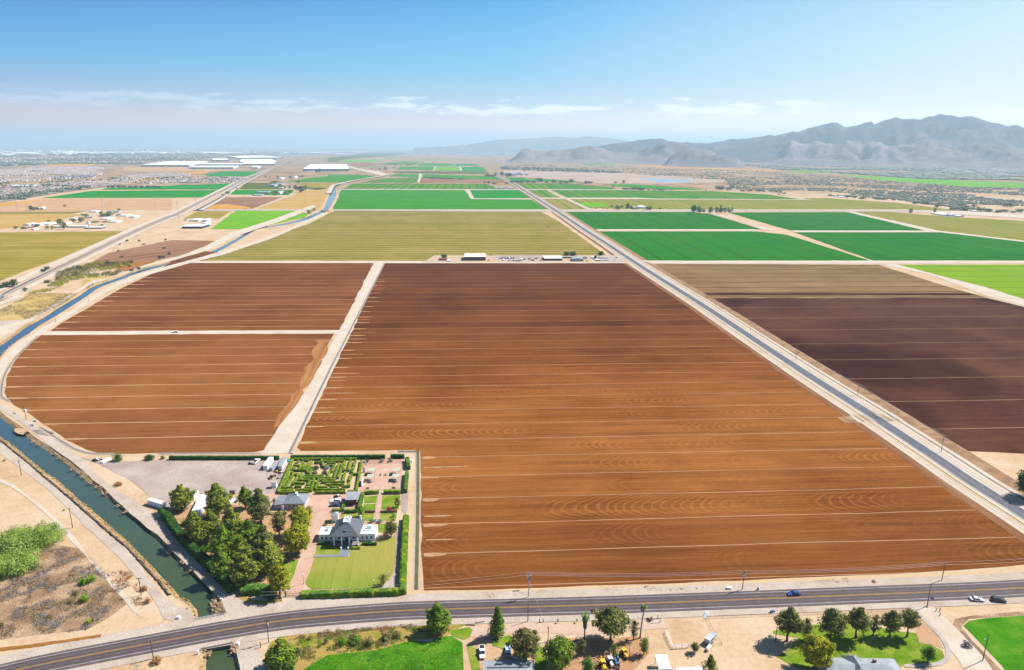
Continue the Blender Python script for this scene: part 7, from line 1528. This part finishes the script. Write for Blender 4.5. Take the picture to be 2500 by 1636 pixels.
# ================================================================ suburb
def house_mesh(wall, roof, w=15, d=12, h=3.2, rise=2.2):
    m = M1(wall).box(-w/2, w/2, -d/2, d/2, -.2, h); k = d/2
    m.mat(roof).hip(-w/2-.6, w/2+.6, -d/2-.6, d/2+.6, h+.15, h+rise, -w/2+k, w/2-k, -.05, .05, .15)
    return m.mesh('suburb_house')
HW = [house_mesh(W_TAN, R_TAN), house_mesh(W_PINK, plain('brown_tile_roof', A(.24,.17,.14), .15, .1)), house_mesh(W_WHITE, plain('grey_tile_roof', A(.25,.25,.28), .15, .1)), house_mesh(W_TAN, plain('dark_slate_roof', A(.12,.13,.17), .15, .1), 13, 13, 5.4), house_mesh(W_WHITE, plain('pinkish_tile_roof', A(.42,.30,.25), .12, .1))]
HN = ['tan', 'brown', 'grey', 'two-storey dark', 'pinkish']
poly = [gp(p) for p in (G4(-700,880), G4(0,840), G4(350,790), G4(800,720), G4(1200,660), G4(1700,610), G4(2050,590), G4(2380,560), G5(400,500), G5(600,500), G5(900,480), G5(1050,450), G5(500,430), G5(300,460), G4(2380,400), G4(2300,460), G4(1800,510), G4(1700,480), G4(2000,330), G4(1700,300), G4(2000,250), G4(1900,215), G4(1000,215), G4(500,245), G4(450,270), G4(-700,290))]
hol = [[gp(p) for p in q] for q in ([G4(150,640), G4(800,600), G4(1400,620), G4(1400,595), G4(800,560), G4(-100,560), G4(-100,650)], [G4(0,400), G4(500,385), G4(1000,370), G4(1500,390), G4(2300,370), G4(1500,410), G4(900,420), G4(0,425)], [G4(450,310), G4(900,300), G4(950,330), G4(500,330)])]
# the strip of larger houses nearest the green fields
poly2 = [gp(p) for p in (G5(170,590), G5(700,578), G5(1050,578), G5(1650,572), G5(1780,520), G5(1600,490), G5(1000,500), G5(700,520), G5(200,560))]
def grid_houses(pl, holes, ang, dx, dy, jit, seed, keep=1.0):
    rg = random.Random(seed); out = []; ca_, sa_ = math.cos(ang), math.sin(ang); c = sum(pl, Vector((0,0,0)))/len(pl)
    R_ = max((p-c).length for p in pl); n, m_ = int(R_/dx)+1, int(R_/dy)+1
    for i in range(-n, n+1):
        for j in range(-m_, m_+1):
            x, y = i*dx, j*dy + (6 if (i % 2) else 0); p = Vector((c.x + x*ca_ - y*sa_ + rg.uniform(-jit,jit), c.y + x*sa_ + y*ca_ + rg.uniform(-jit,jit), 0))
            if inside(p, pl) and not any(inside(p, h) for h in holes) and rg.random() < keep and noise.noise(p*.0022) > -.42:
                px = row_of(p)
                if -40 < px[0] < 2540: out.append((p, ang + (math.pi/2 if rg.random() < .35 else 0), rg.randrange(100)))
    return out
hs_ = grid_houses(poly2, [], R(4), 27, 38, 5, 3, .8) + grid_houses(poly, hol, R(9), 21, 31, 2.5, 4)
hs_.sort(key=lambda q: q[0].y)
mass = MB()
for i, (p, a, r_) in enumerate(hs_):
    # newer grey two-storey tract further right, tan and pink roofs nearer the road
    q = row_of(p); kind = (3 if r_ < 55 else 2) if (G4(1050,0)[0] < q[0] < G4(2000,0)[0] and G4(0,500)[1] > q[1] > G4(0,400)[1]) else (0 if r_ < 38 else 1 if r_ < 62 else 4 if r_ < 84 else 2)
    s_ = .8 + .004*r_
    if i < 296:
        o = bpy.data.objects.new('suburb_house', HW[kind]); o.location = p; o.rotation_euler.z = a; o.scale = (s_, s_, 1); link(o)
        T(o, f'small {HN[kind]}-roofed house among the packed suburb rows', 'house', f'{HN[kind]} roofed suburb houses')
    else:
        me = HW[kind]; ca_, sa_ = math.cos(a), math.sin(a)
        vs = [(p.x + (v.co.x*ca_ - v.co.y*sa_)*s_, p.y + (v.co.x*sa_ + v.co.y*ca_)*s_, v.co.z) for v in me.vertices]; b_ = len(mass.v); mass.v.extend(vs)
        for f in me.polygons:
            mass.f.append(tuple(v + b_ for v in f.vertices)); mass.mat(me.materials[f.material_index]); mass.mi.append(mass.cur)
mass.build('suburb_mass', label='endless farther rows of small suburb houses', cat='houses', kind='stuff')
# ================================================================ greenery and buildings too many to count
def blobs(name, px, leaf, n, w0, w1, hf, label, cat, seed, thr=-1, ns=.002):
    pl_ = [gp(p) for p in px]; rg = random.Random(seed); m = M1(leaf); k = 0; tries = 0
    y0 = min(p[1] for p in px); y1 = max(p[1] for p in px); x0 = min(p[0] for p in px); x1 = max(p[0] for p in px)
    while k < n and tries < n*20:
        tries += 1; q = (rg.uniform(x0,x1), rg.uniform(y0,y1)); p = gp(q)
        if not inside(p, pl_) or noise.noise(p*ns) < thr: continue
        k += 1; w = rg.uniform(w0,w1); h = w*hf*rg.uniform(.7,1.3)
        for _ in range(3):
            c = p + Vector((rg.uniform(-.35,.35)*w, rg.uniform(-.35,.35)*w, 0)); r = w*rg.uniform(.25,.42); n_ = 6
            vs = [(c.x + r*math.cos(t)*rg.uniform(.7,1.2), c.y + r*math.sin(t)*rg.uniform(.7,1.2), h*z) for z, rr in ((.0,1),(.6,1)) for t in [6.283*i/n_ for i in range(n_)]] + [(c.x + rg.uniform(-.2,.2)*r, c.y, h*rg.uniform(.9,1.15))]
            m.add(vs, [(i, (i+1)%n_, n_+(i+1)%n_, n_+i) for i in range(n_)] + [(n_+i, n_+(i+1)%n_, 2*n_) for i in range(n_)])
    return m.build(name, label=label, cat=cat, kind='stuff')
L_SCR = plain('desert_shrub_leaves', A(.13,.14,.085), .35, .01); L_FARB = plain('distant_foliage', A(.075,.095,.055), .35, .008)
blobs('suburb_trees', [G4(-100,880), G4(350,800), G4(1200,670), G4(2380,560), G5(1700,560), G5(1700,500), G5(600,500), G4(2380,420), G4(1800,480), G4(0,420), G4(-100,420)], L_FARB, 700, 5, 10, .75, 'small garden trees dotted among the suburb houses', 'trees', 21, -.2, .004)
blobs('avenue_trees', [E8(300,840), E8(600,775), E8(900,735), E8(1300,675), E8(1300,655), E8(900,690), E8(500,745), E8(0,790), E8(0,850)], L_FARB, 130, 7, 15, .7, 'dark trees along the suburb avenue', 'trees', 22)
blobs('city_trees', [E8(-100,390), E8(0,380), E8(900,345), E8(1700,345), E8(2380,335), G5(600,290), G5(1250,220), G5(1500,190), G5(2300,160), G5(2300,120), G5(0,140), E8(-100,200)], L_FARB, 2200, 14, 40, .25, 'hazy belt of trees and yards below the city', 'trees', 23, -.25, .0008)
blobs('distant_trees', [P(-100,382), P(700,376), P(1300,380), P(1300,368), P(600,366), P(-100,367)], L_FARB, 700, 50, 140, .10, 'faint tree cover on the horizon', 'trees', 24)
blobs('river_scrub', [F3(150,160), F3(560,180), F3(1300,200), F4(900,215), F4(1000,330), F4(1700,390), F5(900,420), F5(1700,530), F5(2500,560), F5(2500,290), F5(1700,270), F5(700,195), F5(0,130), F4(1000,85), F4(0,50), F3(1500,120), F3(600,100), F3(100,120)], L_SCR, 5600, 4, 12, .40, 'blue-green desert scrub over the river plain', 'scrub', 25, -.18, .003)
blobs('plain_scrub', [F6(-600,400), F6(300,400), F6(800,470), F6(1500,500), F6(2380,520), F7(600,460), F7(1700,530), F7(2400,560), F7(2400,460), F7(1200,420), F7(0,420), F6(1500,460), F6(700,440), F6(0,380), F6(-800,378)], L_SCR, 3600, 14, 45, .22, 'grey desert scrub below the mountains', 'scrub', 26, -.2, .0012)
blobs('field_edge_scrub', [F3(100,130), F3(700,150), F3(1500,190), F3(1500,205), F3(640,185), F3(100,165)], L_FARB, 260, 8, 24, .5, 'dark scrub beyond the far fields', 'scrub', 27)
def boxes(name, px, n, a0, a1, h0, h1, label, seed, mats):
    pl_ = [gp(p) for p in px]; rg = random.Random(seed); m = MB(); k = 0
    y0 = min(p[1] for p in px); y1 = max(p[1] for p in px); x0 = min(p[0] for p in px); x1 = max(p[0] for p in px)
    while k < n:
        p = gp((rg.uniform(x0,x1), rg.uniform(y0,y1)))
        if not inside(p, pl_): continue
        k += 1; a, b, h = rg.uniform(a0,a1), rg.uniform(a0,a1)*.6, rg.uniform(h0,h1); m.mat(rg.choice(mats)); m.box(p.x-a/2, p.x+a/2, p.y-b/2, p.y+b/2, -.2, h)
    return m.build(name, label=label, cat='buildings', kind='stuff')
boxes('city_buildings', [P(-100,381), P(300,376), P(760,374), P(900,368), P(300,365.5), P(-100,366)], 800, 40, 260, 6, 16, 'thin band of pale city buildings on the horizon', 31, [R_TPO, R_TPO, W_TAN, W_PANEL])
boxes('city_houses', [E8(-50,370), E8(900,335), E8(2380,330), G5(1250,215), G5(2300,150), G5(0,150), E8(-50,215)], 1500, 14, 34, 3, 6, 'pale roofs scattered through the hazy tree belt', 32, [W_TAN, R_TPO, W_PINK, R_TAN])
boxes('highway_buildings', [F1(1400,260), F1(1900,180), F1(2200,160), F1(2200,140), F1(1500,160), F1(1300,230)], 90, 20, 70, 5, 9, 'small pale buildings around the highway bend', 33, [R_TPO, W_PANEL, W_TAN])
boxes('foothill_town', [F7(250,370), F7(700,365), F7(1000,395), F7(600,405), F7(250,395)], 220, 20, 60, 4, 7, 'tiny pale town at the foot of the mountains', 34, [R_TPO, W_PANEL, W_TAN])
boxes('foothill_town', [F7(1600,440), F7(2100,450), F7(2380,480), F7(2380,510), F7(1900,490)], 200, 16, 50, 4, 7, 'tiny pale settlement on the slope at the right', 35, [R_TPO, W_PANEL, W_TAN])
boxes('quarry_sheds', [F3(150,215), F3(300,200), F3(420,230), F3(260,240)], 26, 12, 40, 4, 10, 'pale sheds at the quarry by the north road', 36, [R_TPO, W_TAN, W_GREYB])
# ================================================================ mountains
AT(0)
def rock(nm, a, b, c_):
    m = NT(nm); p = m.pos()
    n1 = m.noise(p, .0009, 9, .62, .3); n2 = m.noise(p, .006, 6, .65)
    f = m.mth('MULTIPLY_ADD', n1, .6, m.mth('MULTIPLY', n2, .4))
    c = m.ramp(f, [(.38, a), (.5, b), (.62, c_)])
    return m.out(c, .95, f, 30)
ROCK = rock('desert_mountain_rock', A(.03,.025,.032), A(.07,.056,.06), A(.13,.10,.095)); FOOT = rock('foothill_rock', A(.10,.08,.08), A(.17,.135,.125), A(.25,.2,.18))
def mountain_range(name, sky_, dist, front, back, seed, amp=.55, ns=.0016, step=7):
    """sky_: skyline in photo pixels; the crest stands at dist metres, with spurs running down to the plain"""
    xs = []; x = sky_[0][0]
    while x < sky_[-1][0]: xs.append(x); x += step
    xs.append(sky_[-1][0]); m = M1(ROCK if dist > 11000 else FOOT); rows = 44; vs = []
    off = Vector((seed*7.3, seed*3.1, seed))
    for i, x in enumerate(xs):
        for (xa, ya), (xb, yb) in zip(sky_, sky_[1:]):
            if xa <= x <= xb: y = ya + (yb-ya)*(x-xa)/max(1e-6, xb-xa); break
        y += noise.noise(Vector((x*.05, seed, 0)))*2.0 + noise.noise(Vector((x*.17, seed, 5)))*1.1
        # ground direction of this column and the height that shows at y
        g = gp((x, 460)); d = Vector((g.x, g.y, 0)).normalized(); lo, hi = 0, 4000; P0 = d*dist
        for _ in range(40):
            mid = (lo+hi)/2
            if row_of((P0.x, P0.y, mid))[1] > y: lo = mid
            else: hi = mid
        e_ = min(i, len(xs)-1-i)/(.1*len(xs)); H_ = lo*(1 if e_ >= 1 or dist > 11000 else e_*e_*(3-2*e_))
        for j in range(rows+1):
            t = j/rows*2 - 1; r = dist + (t*front if t < 0 else t*back); p = d*r; u = abs(t)
            base = (1-u)**1.25
            sp = 1 - abs(noise.noise(Vector((p.x*ns, p.y*ns, 0)) + off))*2; sp2 = 1 - abs(noise.noise(Vector((p.x*ns*2.7, p.y*ns*2.7, 3)) + off))*2; fine = noise.noise(Vector((p.x*ns*8, p.y*ns*8, 6)) + off)
            k = 4*u*(1-u)
            h = H_*base*(1 + k*amp*((sp-.55)*1.1 + (sp2-.5)*.6 + fine*.55))
            if t < 0: h = min(h, CAM_H + (H_-CAM_H)*.97*r/dist + 8) if H_ > CAM_H else min(h, H_)
            vs.append((p.x, p.y, max(-3, h - (3 if u > .97 else 0))))
    n = rows+1; m.add(vs, [(i*n+j, (i+1)*n+j, (i+1)*n+j+1, i*n+j+1) for i in range(len(xs)-1) for j in range(rows)])
    return m.build(name, kind='structure', smooth=True)
mountain_range('mountain_range', [F6(x,y) for x, y in ((1000,368),(1150,352),(1250,330),(1400,320),(1480,300),(1600,288),(1680,290),(1740,310),(1850,320),(1960,325),(2100,330),(2180,312),(2280,299))] + [F7(x,y) for x, y in ((150,245),(300,235),(380,228),(500,205),(540,215),(650,180),(690,187),(800,148),(930,115),(970,120),(1020,150),(1110,135),(1180,112),(1220,132),(1370,75),(1410,92),(1500,88),(1540,98),(1610,70),(1640,72),(1685,50),(1730,65),(1800,70),(1830,80),(1915,70),(2000,100),(2100,125),(2170,140),(2240,135),(2300,155),(2320,147),(2380,165),(2700,205),(3000,300))], 11500, 2300, 2500, 1)
mountain_range('foothills', [F7(x,y) for x, y in ((440,330),(520,302),(580,268),(650,238),(700,268),(780,272),(830,250),(900,270),(980,275),(1050,252),(1110,248),(1170,275),(1220,255),(1290,262),(1340,290),(1420,280),(1530,268),(1580,240),(1650,238),(1720,268),(1790,290),(1850,298),(1920,282),(1990,265),(2050,282),(2110,278),(2170,260),(2240,290),(2330,310),(2500,330),(2800,380))], 8800, 1000, 900, 2, .6, .0024, 6)
mountain_range('foothills', [F6(x,y) for x, y in ((300,395),(380,378),(470,367),(540,380),(620,392),(700,395),(800,385),(900,378),(980,360),(1050,347),(1100,362),(1180,390),(1280,408),(1380,415),(1480,400),(1560,372),(1640,345),(1720,318),(1800,324),(1900,345),(1990,372),(2080,392),(2200,420),(2300,445))], 8500, 1000, 900, 3, .55, .0024, 6)
mountain_range('foothills', [F6(x,y) for x, y in ((1700,450),(1790,428),(1860,402),(1935,386),(1990,398),(2060,396),(2120,418),(2200,438),(2300,452),(2420,470))], 7300, 700, 600, 4, .5, .0034, 5)
mountain_range('far_ridge', [F6(x,y) for x, y in ((-500,372),(-200,356),(0,335),(200,302),(350,291),(550,285),(700,272),(770,269),(870,278),(960,279),(1010,261),(1050,268),(1100,275),(1250,285),(1400,310),(1550,340),(1700,372))], 24000, 3000, 3000, 5, .4, .0006, 14)
# ================================================================ sky, sun, air, camera
SUN_EL, SUN_AZ = R(47.5), R(24.5)      # azimuth measured from +X towards +Y
sun = bpy.data.lights.new('sun', 'SUN'); sun.energy = 5.0; sun.angle = R(.53); sun.color = (1, .965, .92)
so = bpy.data.objects.new('sun', sun); link(so)
sd = Vector((math.cos(SUN_EL)*math.cos(SUN_AZ), math.cos(SUN_EL)*math.sin(SUN_AZ), math.sin(SUN_EL)))
so.rotation_euler = sd.to_track_quat('Z', 'Y').to_euler(); so.location = (300, 100, 400)
w = bpy.data.worlds.new('World'); sc.world = w; w.use_nodes = True
t = w.node_tree; t.nodes.clear()
def nd(kind, **kw):
    n = t.nodes.new(kind)
    for k, v in kw.items(): setattr(n, k, v)
    return n
def lk(a, b): t.links.new(a, b)
sky = nd('ShaderNodeTexSky', sky_type='NISHITA'); sky.sun_disc = False
sky.sun_elevation = SUN_EL; sky.sun_rotation = R(90) - SUN_AZ
sky.altitude = 300; sky.air_density = 1.0; sky.dust_density = .6; sky.ozone_density = 2.0
tc = nd('ShaderNodeTexCoord'); sp = nd('ShaderNodeSeparateXYZ'); lk(tc.outputs['Generated'], sp.inputs[0])
def mth(op, a, b=0.0, clamp=False):
    n = nd('ShaderNodeMath', operation=op, use_clamp=clamp)
    for i, v in enumerate((a, b)):
        if hasattr(v, 'is_output'): lk(v, n.inputs[i])
        else: n.inputs[i].default_value = v
    return n.outputs[0]
def mrg(v, a, b, c=0.0, d=1.0):
    n = nd('ShaderNodeMapRange', interpolation_type='SMOOTHSTEP'); lk(v, n.inputs[0])
    for i, q in enumerate((a, b, c, d)): n.inputs[i+1].default_value = q
    return n.outputs[0]
el = sp.outputs[2]; az = mth('ARCTAN2', sp.outputs[0], sp.outputs[1])
hs = nd('ShaderNodeHueSaturation'); hs.inputs['Saturation'].default_value = 1.3; lk(sky.outputs[0], hs.inputs['Color'])
# the low sky as it looks through clean desert air: deep blue away from the sun, pale towards it
BGS, EXPO, HTOP = .06, 1.0, 690.0
AIR = [[(0.419, 0.588, 0.73), (0.304, 0.424, 0.528), (0.197, 0.278, 0.343), (0.148, 0.207, 0.258), (0.133, 0.191, 0.23), (0.087, 0.124, 0.15), (0.049, 0.071, 0.086)], [(0.452, 0.628, 0.774), (0.327, 0.453, 0.556), (0.212, 0.296, 0.363), (0.158, 0.223, 0.275), (0.134, 0.186, 0.224), (0.087, 0.121, 0.146), (0.049, 0.069, 0.082)], [(0.444, 0.586, 0.708), (0.337, 0.466, 0.568), (0.23, 0.32, 0.389), (0.17, 0.236, 0.29), (0.158, 0.223, 0.264), (0.103, 0.145, 0.172), (0.059, 0.083, 0.097)]]
def column(stops, k_):
    r = nd('ShaderNodeValToRGB'); e = r.color_ramp.elements
    while len(e) < len(stops): e.new(.5)
    for q, (d_, c_), hz_ in zip(e, stops, AIR[k_]):
        L_ = min(60000.0, HTOP / math.sin(R(d_))); t_ = math.exp(-L_ * HAZE); g = BGS * 2 ** EXPO
        q.position = math.sin(R(d_)) / math.sin(R(30)); q.color = tuple(max(.04, (lin(c) - h) / t_ / g) for c, h in zip(c_, hz_)) + (1,)
    lk(mth('DIVIDE', el, math.sin(R(30))), r.inputs[0]); return r.outputs[0]
colL = column([(1.5, (203, 208, 220)), (3.0, (176, 202, 228)), (5.5, (134, 190, 230)), (8, (88, 172, 228)), (10.3, (30, 150, 220)), (16, (20, 110, 190)), (30, (20, 80, 160))], 0)
colC = column([(1.5, (214, 226, 240)), (3.0, (196, 222, 242)), (5.5, (160, 212, 244)), (8, (138, 202, 244)), (10.3, (116, 190, 242)), (16, (70, 150, 220)), (30, (40, 110, 190))], 1)
colR = column([(1.5, (228, 241, 249)), (3.0, (226, 243, 252)), (5.5, (220, 242, 253)), (8, (212, 240, 254)), (10.3, (204, 236, 254)), (16, (170, 220, 250)), (30, (110, 170, 230))], 2)
def mixc(f, a_, b_):
    n = nd('ShaderNodeMix', data_type='RGBA')
    lk(f, n.inputs[0]); lk(a_, n.inputs[6]); lk(b_, n.inputs[7]); return n.outputs[2]
def lrp(v, a, b):
    n = nd('ShaderNodeMapRange'); lk(v, n.inputs[0]); n.inputs[1].default_value = a; n.inputs[2].default_value = b; return n.outputs[0]
grade = mixc(lrp(az, 0, .64), mixc(lrp(az, -.64, 0), colL, colC), colR)
front = mth('MULTIPLY', mrg(el, .5, .26), mrg(mth('ABSOLUTE', az), 2.2, 1.2))
gm = nd('ShaderNodeMix', data_type='RGBA'); lk(front, gm.inputs[0]); lk(hs.outputs[0], gm.inputs[6]); lk(grade, gm.inputs[7])
# small fair-weather clouds low over the horizon: flat bottoms, lumpy tops
def cloudband(lo, mid, hi, sx, sy, thr, soft, amp, seed):
    cv = nd('ShaderNodeCombineXYZ'); lk(mth('MULTIPLY', az, sx), cv.inputs[0]); lk(mth('MULTIPLY', el, sy), cv.inputs[1]); cv.inputs[2].default_value = seed
    n = nd('ShaderNodeTexNoise'); lk(cv.outputs[0], n.inputs['Vector']); n.inputs['Scale'].default_value = 1; n.inputs['Detail'].default_value = 8; n.inputs['Roughness'].default_value = .62
    env = mth('MULTIPLY', mrg(el, lo, mid), mrg(el, hi, mid))
    d = mth('ADD', n.outputs['Fac'], mth('MULTIPLY', env, .22))
    return mth('MULTIPLY', mth('MULTIPLY', mrg(d, thr, thr + soft), mrg(env, .02, .35)), amp)
c1 = cloudband(.034, .050, .074, 16, 95, .61, .15, .62, 3.7)
side = mrg(az, -.55, .05, .35, 1.0)
fade = mrg(az, .50, .32)
cl = mth('MULTIPLY', mth('MULTIPLY', c1, side), fade)
veil = mth('MULTIPLY', mth('MULTIPLY', mrg(el, .075, .02), mrg(az, -.1, .3, .4, 1.0)), .35)
mx = nd('ShaderNodeMix', data_type='RGBA'); lk(mth('MAXIMUM', cl, veil), mx.inputs[0]); lk(gm.outputs[2], mx.inputs[6]); mx.inputs[7].default_value = (13, 12.6, 12.2, 1)
bg = nd('ShaderNodeBackground'); bg.inputs['Strength'].default_value = BGS; lk(mx.outputs[2], bg.inputs['Color'])
ow = nd('ShaderNodeOutputWorld'); lk(bg.outputs[0], ow.inputs['Surface'])
# air
if HAZE:
    hm = bpy.data.materials.new('air_haze'); hm.use_nodes = True; ht = hm.node_tree; ht.nodes.clear()
    ho = ht.nodes.new('ShaderNodeOutputMaterial'); pv = ht.nodes.new('ShaderNodeVolumePrincipled')
    pv.inputs['Color'].default_value = (.63, .86, 1.0, 1); pv.inputs['Density'].default_value = HAZE; pv.inputs['Anisotropy'].default_value = .1
    ht.links.new(pv.outputs[0], ho.inputs['Volume'])
    M1(hm).box(-62000, 62000, -15500, 62000, -6, 850).build('haze', kind='stuff')
# camera
cam = bpy.data.cameras.new('camera'); co = bpy.data.objects.new('camera', cam); link(co)
cam.sensor_width = 36; cam.lens = F_PX / 2500 * 36; cam.clip_end = 200000; cam.clip_start = 1
fw = Vector((0, CT, -ST)); up0 = Vector((0, ST, CT)); rt0 = Vector((1, 0, 0))
rt = rt0 * CR + up0 * SR; up = -rt0 * SR + up0 * CR
co.matrix_world = Matrix(((rt.x, up.x, -fw.x, 0), (rt.y, up.y, -fw.y, 0), (rt.z, up.z, -fw.z, CAM_H), (0, 0, 0, 1)))
sc.camera = co
sc.view_settings.view_transform = 'Standard'; sc.view_settings.look = 'None'; sc.view_settings.exposure = EXPO; sc.view_settings.gamma = 1
cy = sc.cycles
cy.max_bounces = 5; cy.diffuse_bounces = 2; cy.glossy_bounces = 2; cy.transmission_bounces = 2; cy.volume_bounces = 0; cy.transparent_max_bounces = 8
cy.use_denoising = True; cy.sample_clamp_indirect = 6
